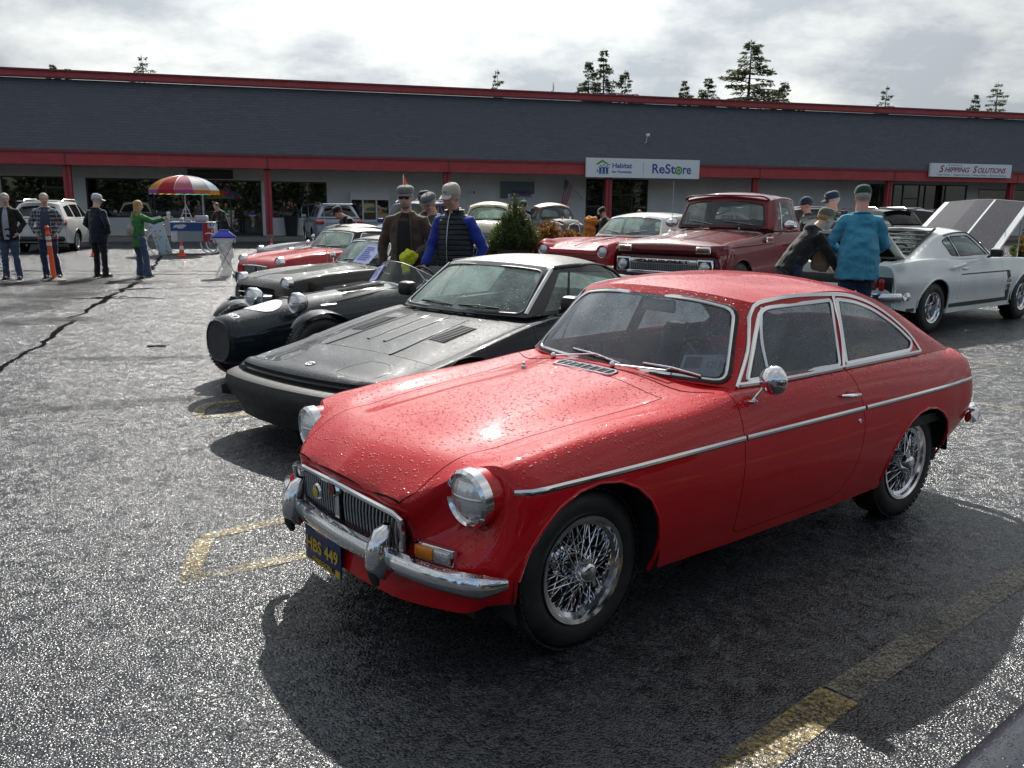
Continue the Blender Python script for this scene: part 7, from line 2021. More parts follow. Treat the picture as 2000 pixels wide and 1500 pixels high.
def old_truck(C, label, pm, rust=False, S_=1.0):
    L, rz = rayroot(C); r = thing('old_truck', label, 'pickup truck', L, rz)
    S = [nose(.35, .50 if rust else .88, .45, .9, .08, 0), nose(.38, .50 if rust else .90, .45, .9, .08, .5), nose(.35, .50 if rust else .90, .45, .98, .08, 1)] + [sec(x, w, .42, z, zc, crown=.0, rnd_=.10) for x, w, z, zc in ((.2, .52 if rust else .90, 1.02, 1.10), (-.3, .56 if rust else .92, 1.08, 1.16), (-.8, .66 if rust else .93, 1.12, 1.20), (-1.0, .80 if rust else .93, 1.12, 1.20), (-1.5, .84 if rust else .93, 1.12, 1.14), (-2.1, .84 if rust else .93, 1.12, 1.14))]
    b = Body(r, S, 60, 30)
    if not rust: b.arch(ell_arch(-.1, .40, .42, .40), (.02, pm))
    b.cut([(-1.05, -.05), (-1.05, .5), (-1.15, .7), (-2.05, .7), (-2.08, -.05)], 'z', .3)
    b.panel('door', rpoly([(-1.1, .5), (-1.95, .5), (-1.95, 1.2), (-1.1, 1.2)], .03), 'y', pm); b.finish(pm)
    w = .74
    BL = [(-1.02, w, 1.16), (-1.3, w + .03, 1.14), (-1.7, w + .03, 1.14), (-2.05, w - .02, 1.14)]; CR = [(-1.22, w - .14, 1.56), (-1.4, w - .10, 1.61), (-1.7, w - .10, 1.61), (-1.98, w - .14, 1.56)]; RC = [(-1.12, 0, 1.66), (-1.38, 0, 1.73), (-1.7, 0, 1.74), (-2.0, 0, 1.68)]
    c = cabin(r, BL, CR, RC, [pm, 'rust_roof' if rust else pm], wb_bow=.10, glassmat='glass_wet' if not rust else 'glass_car', side_wins=[rpoly([(-1.2, 1.19), (-1.88, 1.19), (-1.85, 1.53), (-1.32, 1.53)], .06)], ws=(.07, .04, .06), rear=(-2.08, 1.14, 0.01), rw=(.16, .1, .12), rw_ax='x', trim='black_rubber', trim_r=.012, nu=30)
    m = MB(); m.box((-3.0, .78, .85), (1.7, .06, .5)); m.box((-3.0, -.78, .85), (1.7, .06, .5)); m.box((-3.0, 0, .62), (1.7, 1.5, .05)); m.box((-3.85, 0, .85), (.06, 1.5, .5)); m.build('load_bed', pm, r)
    m = MB(); m.box((-1.6, 0, .5), (4.2, .9, .18)); m.build('chassis', 'underbody', r)
    if rust:
        m = MB()
        for y in np.linspace(-.17, .17, 9): m.tube([(.40, y, .50), (.42, y, .95)], .010, 6)
        m.tube([(.40, -.20, .48), (.42, -.23, .8), (.42, -.17, .98), (.42, 0, 1.03), (.42, .17, .98), (.42, .23, .8), (.40, .20, .48)], .022, 8); m.build('grille', 'chrome', r)
        m = MB(); m.box((.37, 0, .74), (.04, .38, .46)); m.build('radiator', 'gap_black', r)
        for sg in (1, -1):
            round_lamp(r, (.35, .52 * sg, .82), .09, depth=.10); m = MB(); m.tube([(.30, .52 * sg, .8), (.25, .2 * sg, .7)], .02); m.build('lamp_bracket', 'black_trim', r)
        m = MB(); [m.tube([(-.2, .12 * sg, 1.12), (-.2, .16 * sg, 1.25)], .05, 10) for sg in (1, -1)]; m.build('air_horns', 'chrome', r)
    else:
        m = MB(); [m.box((.40, 0, .58 + .085 * k), (.03, 1.3 - .1 * abs(k - 1.5), .035)) for k in range(4)]; m.build('grille', 'chrome', r)
        m = MB(); cp = [(.3, .95, .46), (.5, .8, .46), (.56, 0, .46), (.5, -.8, .46), (.3, -.95, .46)]; m.tube(crv(cp, 14), .07, 8, flat=.5, up=(1, 0, 0)); m.build('front_bumper', 'chrome', r)
        for sg in (1, -1): round_lamp(r, (.36, .74 * sg, .82), .10)
    for x in (-.1, -3.0):
        for sg in (1, -1): add_wheel(r, 'hub', x, (.70 if rust else .78) * sg, .38, .2, .2, side=sg)
    return r
t = NT('rust patina'); f1 = t.noise(3.5, 7, .65); c1 = t.mix(t.ramp(f1, .42, .58), (.16, .20, .19), (.16, .07, .035)); MATS['rust_paint'] = t.done(t.bsdf(c1, .7))
t = NT('rust roof'); f1 = t.noise(3.5, 7, .65); c1 = t.mix(t.ramp(f1, .35, .65), (.42, .30, .18), (.26, .12, .05)); MATS['rust_roof'] = t.done(t.bsdf(c1, .5))
paint('cream_yellow', (.62, .58, .40), wet=.3, scale=50)
old_truck((-.9, 26.0, R(262)), 'pale yellow fifties pickup truck behind the man in the beige cap', 'cream_yellow')
old_truck((1.95, 31.5, R(292)), 'rusty hot rod pickup with narrow chrome grille behind the orange shrubs', 'rust_paint', rust=True)
roadster((1.135, .700, R(218.8)), 'black wet car whose bonnet edge enters the bottom right corner', 'parked_car', 'black_wet', 'vinyl', grille='slats')
from mathutils import noise as mnoise
def remesh(mb, voxel, smooth_it=2, name='x', wr=0.0, wscale=5.0, ns=(1, 1, 1)):
    me = mb.mesh(name, 0)
    o = bpy.data.objects.new('tmp', me); COL.objects.link(o)
    md = o.modifiers.new('r', 'REMESH'); md.mode = 'VOXEL'; md.voxel_size = voxel; md.use_smooth_shade = True
    if smooth_it: s_ = o.modifiers.new('s', 'SMOOTH'); s_.factor = .5; s_.iterations = smooth_it
    dg = bpy.context.evaluated_depsgraph_get(); dg.update()
    out = bpy.data.meshes.new_from_object(o.evaluated_get(dg))
    bpy.data.objects.remove(o); bpy.data.meshes.remove(me)
    if wr:
        n = len(out.vertices); co = np.zeros(n * 3); out.vertices.foreach_get('co', co); co = co.reshape(-1, 3)
        nr = np.zeros(n * 3); out.vertices.foreach_get('normal', nr); nr = nr.reshape(-1, 3)
        d = np.array([mnoise.noise(Vector((c[0] * wscale * ns[0], c[1] * wscale * ns[1], c[2] * wscale * ns[2]))) + .5 * mnoise.noise(Vector((c[0] * wscale * 2.3, c[1] * wscale * 2.3, c[2] * wscale * 2 + 7))) for c in co])
        co = co + nr * (d * wr)[:, None]; out.vertices.foreach_set('co', co.reshape(-1))
    out.name = name
    out.polygons.foreach_set('use_smooth', [True] * len(out.polygons)); out.update()
    return out

def ellloft(m, rings, n=18):
    """rings of (centre, half depth, half width) around a spine; each ring may carry a tilt about y"""
    G = []
    for c, d, w, tilt in rings:
        q = []
        for k in range(n + 1):
            a = 2 * math.pi * k / n; x, y = d * math.cos(a), w * math.sin(a)
            q.append((c[0] + x * math.cos(tilt), c[1] + y, c[2] - x * math.sin(tilt)))
        G.append(q)
    G = np.array(G); m.grid(G, flip=True)
    m.add(G[0][:-1], [tuple(range(n))]); m.add(G[-1][:-1], [tuple(range(n))[::-1]])

def hand(m, w, d, sg, curl=.6, s=1.0, grip=False):
    """palm and five fingers at wrist w pointing along d; palm faces the body's side"""
    w, d = Vector(w), Vector(d).normalized()
    side = Vector((1, 0, 0)) - d * d.x
    if side.length < .2: side = Vector((0, 0, 1)) - d * d.z
    side.normalize()                     
    pn = d.cross(side) * sg              
    c = w + d * .045 * s
    m.tube([w - d * .02, w + d * .01, w + d * .05 * s, w + d * .088 * s], [.024 * s, .026 * s, .036 * s, .032 * s], 10, flat=.5, up=pn)
    for k, (off, ln) in enumerate(((.028, .072), (.010, .082), (-.009, .076), (-.027, .060))):
        b = w + d * .082 * s + side * off * s
        ca = curl * (1 + .12 * k)
        d1 = (d * math.cos(ca * .6) + pn * math.sin(ca * .6)); d2 = (d * math.cos(ca * 1.5) + pn * math.sin(ca * 1.5))
        m.tube([b - d * .02, b + d1 * ln * .5 * s, b + d1 * ln * .5 * s + d2 * ln * .5 * s], [.0105 * s, .0098 * s, .0082 * s], 7)
    b = w + d * .030 * s + side * .026 * s
    m.tube([b, b + (d * .6 + side * .7 + pn * .3).normalized() * .035 * s, b + (d * .6 + side * .7 + pn * .3).normalized() * .035 * s + (d * .9 + side * .15 + pn * .45).normalized() * .032 * s], [.013 * s, .0115 * s, .009 * s], 7)

def bend(p, piv, ang, lean=0):
    """rotate about the hip, forward (+x) for positive angle"""
    v = Vector(p) - Vector(piv); v = Matrix.Rotation(ang, 3, 'Y') @ v
    if lean: v = Matrix.Rotation(lean, 3, 'X') @ v
    return Vector(piv) + v

def person(label, x, y, yaw, h=1.78, top='jacket', topmat='jacket', legmat='denim', skin='skin', hair='hair_grey', hat=None, hatmat=None, hatname='cap',
           back=0.0, lean=0.0, headturn=0.0, headdown=0.15, arms=None, legs=None, shoe='shoe_black', girth=1.0, near=True, glasses=False, hem=.82, longhair=False, beard=None,
           inner=None, vest=None, hands=(.5, .5), female=False, opening=0.0, hairstyle='short', flare=0.0, only_top=False, wr=.012, stoop=0):
    s = h / 1.80
    r = thing('person', label, 'person', (x, y, 0), yaw)
    vx = .0125 if near else .017
    P = (0, 0, .96 * s)
    def U(p): return bend((p[0] * s, p[1] * s, p[2] * s), P, back, lean)
    A = dict(sl=(0, .175, 1.418), el=(-.03, .255, 1.17), wl=(.06, .27, .93), sr=(0, -.175, 1.418), er=(-.03, -.255, 1.17), wr=(.06, -.27, .93))
    if female: A['sl'] = (0, .15, 1.40); A['sr'] = (0, -.15, 1.40)
    Lg = dict(kl=(.02, .105, .50), al=(-.02, .12, .085), kr=(.02, -.105, .50), ar=(-.02, -.12, .085), fl=.12, fr=-.12)
    absolute = set()
    for k, v in (arms or {}).items(): A[k] = v; absolute.add(k)
    for k, v in (legs or {}).items(): Lg[k] = v
    J = {k: (U(v) if k not in absolute else Vector((v[0] * s, v[1] * s, v[2] * s))) for k, v in A.items()}
    Lv = {k: Vector((v[0] * s, v[1] * s, v[2] * s)) for k, v in Lg.items() if not isinstance(v, float)}
    g = girth
    tilt = back
    m = MB()
    T = lambda z, d, w, dx=0: (tuple(U((dx, 0, z))), d * s, w * s, tilt)
    ellloft(m, [T(.90, .10 * g, .15), T(1.0, .10 * g, .145), T(1.15, .10 * g, .14), T(1.32, .105, .16), T(1.40, .085, .15), T(1.46, .055, .09)])
    nb, hc = U((-.01, 0, 1.44)), U((.035, 0, 1.668))
    m.tube([nb, U((.005, 0, 1.535)), hc], [.070 * s * g**.5, .062 * s * g**.5, .060 * s * g**.3], 12)
    HM = Matrix.Translation(hc) @ Matrix.Rotation(headturn, 4, 'Z') @ Matrix.Rotation(headdown + back * .4, 4, 'Y')
    hm = MB()
    hm.sphere((0, 0, .022), (.099 * s, .080 * s, .098 * s), 20, 14); hm.sphere((.028 * s, 0, -.045 * s), (.066 * s, .058 * s, .078 * s), 16, 12)
    hm.sphere((.052 * s, 0, -.098 * s), (.030 * s, .032 * s, .026 * s), 10, 8)        
    hm.tube([(.088 * s, 0, .018 * s), (.108 * s, 0, -.022 * s), (.096 * s, 0, -.034 * s)], [.010 * s, .015 * s, .012 * s], 8) 
    hm.tube([(.085 * s, -.038 * s, .034 * s), (.094 * s, 0, .036 * s), (.085 * s, .038 * s, .034 * s)], .010 * s, 8) 
    for sg in (1, -1): hm.sphere((-.006 * s, .078 * s * sg, -.005 * s), (.020 * s, .010 * s, .032 * s), 10, 8); hm.sphere((.060 * s, .040 * s * sg, -.035 * s), (.026 * s, .02 * s, .024 * s), 10, 8)
    hm.xf(HM)
    m.v += hm.v; m.f += [[i + m.n for i in q] for q in hm.f]; m.mi += hm.mi; m.n += hm.n
    for q, sg in (('l', 1), ('r', -1)):
        m.tube([J['s' + q], J['e' + q], J['w' + q]], [.050 * s, .038 * s, .026 * s], 10)
        hand(m, J['w' + q], J['w' + q] - J['e' + q], sg, hands[0 if sg > 0 else 1], s * (1.0 if not female else .92))
        m.tube([Vector((0, .09 * sg * s, .95 * s)), Lv['k' + q], Lv['a' + q]], [.078 * s, .052 * s, .036 * s], 10)
        m.sphere(tuple(Lv['a' + q] + Vector((.05, 0, -.04)) * s), (.11 * s, .04 * s, .035 * s), 10, 8)
    me = remesh(m, vx * .75 if near else vx, 1, 'body')
    body = obj_from('body', me, skin, r)
    fm = MB()
    for sg in (1, -1): fm.sphere((.083 * s, .031 * s * sg, .012 * s), (.010 * s, .013 * s, .008 * s), 8, 6)
    fm.xf(HM)
    if near: fm.build('eyes', 'eye_dark', body)
    mm = MB(); mm.tube([(.083 * s, -.022 * s, -.058 * s), (.093 * s, 0, -.060 * s), (.083 * s, .022 * s, -.058 * s)], .0055 * s, 6); mm.xf(HM)
    if near: mm.build('mouth', 'lips', body)
    m = MB()
    ellloft(m, [((0, 0, .80 * s), .09 * s, .14 * s, 0), ((0, 0, .88 * s), .125 * g * s, .178 * s * g**.5, 0), ((0, 0, .98 * s), .118 * g * s, .165 * s * g**.5, back * .3), (tuple(U((0, 0, 1.06))), .112 * g * s, .155 * s * g**.5, back)])
    for q, sg in (('l', 1), ('r', -1)):
        a = Lv['a' + q]; k = Lv['k' + q]
        m.tube([Vector((0, .085 * sg * s, .90 * s)), Vector((0, .09 * sg * s, .80 * s)).lerp(k, .25), k, k.lerp(a, .6), a + Vector((0, 0, -.035 * s)), a + Vector((.0, 0, -.045 * s))], [.098 * s * g**.5, .094 * s * g**.5, .070 * s, (.066 + flare * .5) * s, (.068 + flare) * s, (.066 + flare) * s], 12)
    obj_from('trousers', remesh(m, vx, 2, 'trousers', wr, 9, (1, 1, 1.6)), legmat, r)
    for q, sg in (('l', 1), ('r', -1)):
        a = Lv['a' + q]; fa = Lg['f' + q]
        m = MB(); Rz = Matrix.Translation((a.x, a.y, 0)) @ Matrix.Rotation(fa if isinstance(fa, float) else 0, 4, 'Z')
        m.sphere((-.02 * s, 0, .055 * s), (.062 * s, .044 * s, .055 * s), 12, 8); m.sphere((.07 * s, 0, .042 * s), (.10 * s, .048 * s, .036 * s), 14, 8); m.tube([(-.03 * s, 0, .05 * s), (-.02 * s, 0, .11 * s)], .042 * s, 10); m.xf(Rz)
        me = remesh(m, .012, 1, 'shoe'); sh = obj_from('shoe', me, shoe, r)
        m = MB(); m.rbox((.03 * s, 0, .012), (.27 * s, .095 * s, .022), .04); m.xf(Rz); m.build('sole', 'sole_white' if shoe == 'shoe_brown' else 'black_rubber', sh)
    def torso(m, k=1.0, hemz=hem, top=1.50, wid=1.0):
        top += .02
        gg = g * k
        rg = [T(hemz, .135 * gg, .190 * k * g**.6 * wid), T(hemz + .10, .138 * gg, .188 * k * g**.6 * wid), T(1.08, .135 * gg, .180 * k * g**.6), T(1.22, .138 * (g**.7) * k, .190 * k), T(1.34, .132 * k, .200 * k, .0), T(1.42, .114 * k, .192 * k), T(1.468, .092 * k, .155 * k, -.006), T(1.502, .074 * k, .108 * k, -.01), T(top, .066 * k, .080 * k, -.012)]
        if female: rg = [(c, d * .92, w * .88, t) for c, d, w, t in rg]
        ellloft(m, rg, 22)
    def sleeves(m, r0=.078, r1=.062, r2=.046, cut=0.0):
        for q, sg in (('l', 1), ('r', -1)):
            e, w = J['e' + q], J['w' + q]
            if cut: w = e.lerp(w, 1 - cut)
            sh = J['s' + q]
            m.tube([sh + (Vector(U((0, 0, 1.42))) - sh) * .25, sh, sh.lerp(e, .5), e, e.lerp(w, .55), w], [.07 * s, r0 * s, (r0 * .95) * s, r1 * s, (r1 * .9) * s, r2 * s], 12)
    m = MB(); torso(m); sleeves(m, cut=(.0 if top != 'tee' else .9))
    tp = obj_from(top, remesh(m, vx, 2, top, wr, 7, (1, 1, 1.7)), topmat, r)
    if near and top in ('jacket', 'shirt', 'hoodie'):
        m = MB(); cpts = [U((.075 * math.cos(a) - .01, .085 * math.sin(a), 1.50 - .012 * math.cos(a))) for a in np.linspace(0.35, 2 * math.pi - .35, 18)]
        m.tube(cpts, .022 * s, 8, flat=.5, up=(0, 0, 1)); m.build('collar', topmat, tp)
        if top == 'hoodie': m = MB(); m.sphere(tuple(U((-.085, 0, 1.45))), (.045 * s, .10 * s, .06 * s), 14, 10); m.build('hood', topmat, tp)
    if inner:    
        m = MB(); rows = []
        for z, w in ((.84, opening * .8), (1.0, opening), (1.2, opening), (1.35, opening * .9), (1.45, opening * .7), (1.50, opening * .45)):
            d = np.interp(z, [.82, 1.08, 1.22, 1.35, 1.43, 1.475, 1.5], [.135 * g, .135 * g, .138 * g**.7, .132, .108, .082, .066])
            rows.append([tuple(U((d * math.cos(a) + .004 - .0, w * t_, z))) for t_, a in ((-1, .28), (-.5, .15), (0, 0), (.5, .15), (1, .28))])
        m.grid(np.array(rows), flip=False); o = m.build('shirt_front', inner, tp, fix=False)
        for e in (0, -1):
            m = MB(); m.tube([rw_[e] for rw_ in rows], .009, 6); m.build('jacket_edge', topmat, tp)
    if vest:
        m = MB(); torso(m, 1.07, hem - .01, 1.53)
        vo = obj_from('vest', remesh(m, vx, 2, 'vest', .010, 7), vest, r)
        if near:
            m = MB(); cpts = [U((.080 * math.cos(a) - .01, .092 * math.sin(a), 1.525)) for a in np.linspace(0.3, 2 * math.pi - .3, 18)]; m.tube(cpts, .026 * s, 8, flat=.6, up=(0, 0, 1)); m.build('collar', vest, vo)
            m = MB(); zp = [U((np.interp(z, [.82, 1.08, 1.22, 1.35, 1.43, 1.5], [.145 * g, .146 * g, .149 * g**.7, .142, .120, .078]) + .004, 0, z)) for z in np.linspace(.84, 1.5, 12)]; m.tube(zp, .006, 6); m.build('zip', 'brushed', vo)
    if hair:
        m = MB(); m.sphere((-.012 * s, 0, .034 * s), (.107 * s, .089 * s, (.080 if hat else .098) * s), 22, 14)
        co = np.concatenate(m.v); keep = []
        fs = []
        for q in m.f:
            c = co[q].mean(0)
            if not (c[0] > .045 * s and c[2] < .095 * s) and c[2] > -.055 * s and not (c[0] > .005 and c[2] < .02): fs.append(q)
        m.f = fs; m.mi = [0] * len(fs); m.xf(HM)
        o = m.build('hair', hair, r)
        if longhair:
            m = MB(); rr_ = random.Random(5)
            for k in range(46):
                a = rr_.uniform(R(95), R(265)); rad = rr_.uniform(.8, 1.05)
                p0 = HM @ Vector((math.cos(a) * .09 * s * rad, math.sin(a) * .085 * s * rad, rr_.uniform(.02, .10) * s)); ln = rr_.uniform(.42, .62) * s
                dx = -.05 * s; wv = rr_.uniform(0, 6)
                pts = [p0 + Vector((dx * t_ + .012 * math.sin(wv + 9 * t_), math.sin(a) * .05 * t_ * s + .012 * math.cos(wv + 8 * t_), -ln * t_)) for t_ in np.linspace(0, 1, 9)]
                m.tube(pts, [.016 * s, .019 * s, .02 * s, .02 * s, .019 * s, .017 * s, .014 * s, .010 * s, .003 * s], 6)
            m.build('long_hair', hair, o)
    if beard:
        m = MB(); m.sphere((.036 * s, 0, -.078 * s), (.060 * s, .056 * s, .044 * s), 14, 10); m.xf(HM); m.build('beard', beard, r)
    if glasses:
        m = MB()
        for sg in (1, -1): m.rbox((.098 * s, .033 * s * sg, .014 * s), (.010, .052 * s, .034 * s), .008); m.tube([(.095 * s, .058 * s * sg, .02 * s), (.0, .085 * s * sg, .02 * s)], .003, 5)
        m.box((.099 * s, 0, .02 * s), (.006, .02 * s, .006)); m.xf(HM); m.build('sunglasses', 'black_gloss', r)
    if hat in ('cap', 'backcap', 'flat'):
        m = MB(); G = []
        for ph in np.linspace(0, math.pi / 2, 9):
            cz = .036 + .100 * math.sin(ph)**.8 if hat != 'flat' else .050 + .072 * math.sin(ph)**.7
            q = (.112, .095) if hat != 'flat' else (.120, .099)
            G.append([(math.cos(a) * q[0] * s * max(.001, math.cos(ph))**.55 - .005, math.sin(a) * q[1] * s * max(.001, math.cos(ph))**.55, cz * s * 1.05 + .01 * s * (1 - math.cos(a) * .2)) for a in np.linspace(0, 2 * math.pi, 25)])
        m.grid(np.array(G), flip=False)
        sgn = 1
        if hat != 'flat':
            rows = [[(sgn * (.085 + .095 * u * math.cos(b_) ** .6) * s, .078 * s * math.sin(b_) * (1 - .05 * u), (.060 - .026 * u * (1.0) - .014 * abs(math.sin(b_))) * s) for b_ in np.linspace(-1.35, 1.35, 13)] for u in (0, .35, .7, 1)]
        else:
            rows = [[((.09 + .062 * u * math.cos(b_)) * s, .085 * s * math.sin(b_), (.062 - .020 * u - .008 * abs(math.sin(b_))) * s) for b_ in np.linspace(-1.3, 1.3, 13)] for u in (0, .5, 1)]
        G2 = np.array(rows); m.grid(G2, flip=True); m.grid(G2 - np.array([0, 0, .006]), flip=False)
        m.sphere((0, 0, .164 * s if hat != 'flat' else .147 * s), .008, 8, 5)
        m.xf(HM); ho = m.build(hatname, hatmat, r, fix=True)
        if hat == 'cap' and near: m = MB(); m.sphere((.098 * s, 0, .085 * s), (.012, .028, .016), 8, 6); m.xf(HM); m.build('cap_badge', 'sign_grey', ho)
    if hat == 'beanie':
        m = MB(); m.sphere((-.005, 0, .06 * s), (.112 * s, .096 * s, .100 * s), 20, 12); m.tube([(math.cos(a) * .108 * s - .005, math.sin(a) * .092 * s, .045 * s) for a in np.linspace(0, 2 * math.pi, 22, endpoint=False)], .018 * s, 8, closed=True); m.xf(HM); m.build(hatname, hatmat, r)
    return r, J, HM, s

plain('stubble', (.27, .21, .18), .8, var=.2, vscale=80)
cloth('navy_jacket', (.012, .016, .032)); cloth('black_jacket', (.012, .012, .013)); cloth('black_hoodie', (.014, .014, .015)); cloth('brown_jacket', (.085, .055, .040), fold=.6)
cloth('denim', (.055, .085, .15)); cloth('denim_dark', (.02, .032, .075)); cloth('black_trousers', (.014, .014, .017)); cloth('khaki', (.16, .13, .10)); cloth('teal_shirt', (.06, .30, .46), fold=.6)
cloth('green_knit', (.045, .20, .05)); cloth('plaid', (.045, .05, .075), pattern='plaid'); cloth('blue_tee', (.05, .065, .11)); cloth('grey_tee', (.38, .40, .46)); cloth('charcoal_shirt', (.020, .020, .022))
cloth('blue_shirt', (.02, .045, .33), fold=.5); cloth('quilt_vest', (.022, .024, .030), pattern='quilt'); cloth('green_jacket', (.03, .05, .03)); cloth('cap_white', (.55, .56, .62)); cloth('cap_grey', (.16, .16, .165)); cloth('cap_beige', (.48, .45, .40)); cloth('cap_green', (.015, .06, .045))
cloth('cap_navy', (.02, .035, .07)); cloth('cap_olive', (.13, .13, .10)); cloth('yellow_cloth', (.70, .74, .03)); cloth('canvas_bag', (.42, .38, .30)); cloth('orange_bag', (.5, .16, .02)); cloth('bag_tan', (.22, .15, .10)); cloth('cap_black', (.012, .012, .014))
def face(x, y, tx, ty): return math.atan2(ty - y, tx - x)
pockets = dict(el=(-.06, .27, 1.18), wl=(.06, .21, .93), er=(-.06, -.27, 1.18), wr=(.06, -.21, .93))
PK = dict(el=(-.04, .30, 1.17), wl=(.10, .20, .97), er=(-.04, -.30, 1.17), wr=(.10, -.20, .97))
_, J, HM_, s_ = person('grey haired man in black jacket and jeans standing at the left edge', -10.52, 18.55, R(-75), 1.78, topmat='black_jacket', hair='hair_grey', inner='grey_tee', opening=.07, arms=PK, legs=dict(al=(.0, .14, .085), ar=(-.05, -.13, .085)), girth=1.15, headturn=.45)
person('man in open plaid overshirt and blue tee behind the orange delineator post', -9.92, 18.95, R(-70), 1.79, top='shirt', topmat='plaid', legmat='denim_dark', hair='hair_grey', inner='blue_tee', opening=.10, arms=PK, legs=dict(al=(0, .16, .085), ar=(0, -.08, .085)), girth=1.1, headturn=.3)
person('man in navy jacket and white cap seen from behind', -9.02, 19.35, R(70), 1.77, topmat='navy_jacket', legmat='black_trousers', hair='hair_grey', hat='cap', hatmat='cap_white', arms=PK, legs=dict(al=(0, .12, .085), ar=(0, -.12, .085)), girth=1.25, headturn=-.9, hem=.76)
_, J, HM_, s_ = person('woman in green cardigan and flared jeans with very long hair, one arm stretched out', -8.2, 19.5, R(60), 1.66, top='cardigan', topmat='green_knit', legmat='denim', hair='hair_blond', longhair=True, female=True, hem=.70,
       arms=dict(er=(.12, -.44, 1.30), wr=(.22, -.66, 1.37), el=(.10, .24, 1.14), wl=(.22, .16, 1.10)), legs=dict(kl=(.03, .08, .48), al=(.02, .06, .085), kr=(.03, -.16, .48), ar=(-.02, -.24, .085)), flare=.035, headturn=-.5, shoe='shoe_brown')
t_ = thing('shoulder_bag', 'cream canvas bag hanging at the back of the woman in green', 'bag', (-8.2, 19.5, 0), R(60))
m = MB(); m.sphere((-.13, .10, 1.0), (.05, .12, .14), 16, 12); obj_from('bag_body', remesh(m, .02, 1, 'bag_body', .02, 9), 'canvas_bag', t_)
m = MB(); m.tube([(-.17, .04, 1.12), (-.15, -.02, 1.40), (0, -.10, 1.47), (.12, .0, 1.3)], .010, 6); m.build('strap', 'canvas_bag', t_)
t_ = thing('drink_cup', 'white cup in the outstretched hand of the woman in green', 'cup', (-8.2, 19.5, 0), R(60)); hp = J['wr']
m = MB(); m.lathe([(0, 0), (.03, 0), (.042, .11), (.044, .11), (.044, .125), (0, .13)], 16, 'z', (hp.x + .06, hp.y - .07, hp.z + .02)); m.build('cup', 'white_plastic', t_)
person('vendor in dark clothes bending over the ice cream cart under the umbrella', -9.75, 30.1, R(-115), 1.72, top='shirt', topmat='charcoal_shirt', legmat='black_trousers', hair='hair_brown', back=.45, near=False, arms=dict(el=(.30, .25, 1.10), wl=(.52, .12, .98), er=(.30, -.25, 1.10), wr=(.52, -.12, .98)))
_, J, HM_, s_ = person('man in brown field jacket, flat cap and sunglasses holding a yellow cloth', -1.22, 10.2, R(-97), 1.81, topmat='brown_jacket', legmat='black_trousers', hair='hair_grey', hat='flat', hatmat='cap_grey', hatname='flat_cap', glasses=True, beard='stubble', inner='charcoal_shirt', opening=.085,
       arms=dict(el=(-.02, .30, 1.16), wl=(.20, .14, 1.02), er=(-.04, -.29, 1.15), wr=(.04, -.28, .90)), headturn=.05, headdown=.14, girth=1.05, hem=.80, hands=(1.3, .5))
t_ = thing('cleaning_cloth', 'bright yellow cloth held in the left hand of the brown jacket man', 'cloth', (-1.22, 10.2, 0), R(-97)); hp = J['wl']
m = MB(); m.sphere((hp.x + .09, hp.y - .06, hp.z - .005), (.05, .10, .085), 16, 12); m.sphere((hp.x + .10, hp.y - .09, hp.z - .12), (.035, .045, .08), 12, 8); m.sphere((hp.x + .08, hp.y + .0, hp.z + .02), (.04, .06, .04), 12, 8); obj_from('cloth', remesh(m, .012, 1, 'cloth', .03, 14), 'yellow_cloth', t_)
_, J, HM_, s_ = person('man in beige cap and black quilted vest over blue sleeves, leaning on a cane', -.64, 9.9, R(-118), 1.82, top='shirt', topmat='blue_shirt', legmat='khaki', skin='skin_ruddy', hair='hair_grey', hat='cap', hatmat='cap_beige', vest='quilt_vest', girth=1.22, headturn=-.1, headdown=.26, back=.06,
       arms=dict(el=(-.10, .29, 1.13), wl=(-.02, .24, .88), er=(.06, -.28, 1.12), wr=(.22, -.27, .93)), hands=(.6, 1.2), hem=.80)
t_ = thing('walking_cane', 'dark walking cane held by the man in the quilted vest', 'cane', (-.70, 9.9, 0), R(-118)); hp = J['wr']
m = MB(); m.tube([(hp.x + .09, hp.y, hp.z - .06), (hp.x + .10, hp.y + .0, hp.z - .02), (hp.x + .02, hp.y, hp.z - .03)], .014, 8); m.tube([(hp.x + .09, hp.y, hp.z - .04), (hp.x + .10, hp.y, .01)], .011, 8); m.build('stick', plain('cane_red', (.10, .01, .012), .4), t_)
person('man in grey flat cap and dark green jacket between the two front men', -1.02, 12.0, R(-150), 1.76, topmat='green_jacket', legmat='black_trousers', skin='skin_ruddy', hair='hair_grey', hat='flat', hatmat='cap_grey', hatname='flat_cap', headturn=.5, headdown=.4, back=.12, girth=1.15)
person('man in black cap partly hidden behind the grey flat cap', -1.32, 13.6, R(-140), 1.80, topmat='black_jacket', legmat='black_trousers', hair='hair_brown', hat='cap', hatmat='cap_black', headturn=.3)
person('man in black cap and black jacket stooping behind the red roadster', -3.5, 20.2, R(215), 1.76, topmat='black_jacket', legmat='black_trousers', hair='hair_brown', hat='cap', hatmat='cap_black', back=.75, near=False, arms=dict(el=(.35, .25, .95), wl=(.45, .15, .72), er=(.35, -.25, .95), wr=(.45, -.15, .72)))
_, J, HM_, s_ = person('heavy white haired man in teal shirt and dark green cap seen from behind', 4.16, 10.7, R(78), 1.86, top='shirt', topmat='teal_shirt', legmat='denim_dark', skin='skin_ruddy', hair='hair_grey', hat='cap', hatmat='cap_green', girth=1.5, headdown=.12, hem=.74,
       arms=dict(el=(.05, .31, 1.15), wl=(.26, .20, 1.05), er=(.06, -.30, 1.14), wr=(.27, -.18, 1.02)), legs=dict(al=(-.02, .15, .085), ar=(-.02, -.15, .085)), wr=.018)
t_ = thing('paper_bag', 'tan paper bag hanging from the hand of the teal shirt man', 'bag', (3.78, 10.9, 0), R(78))
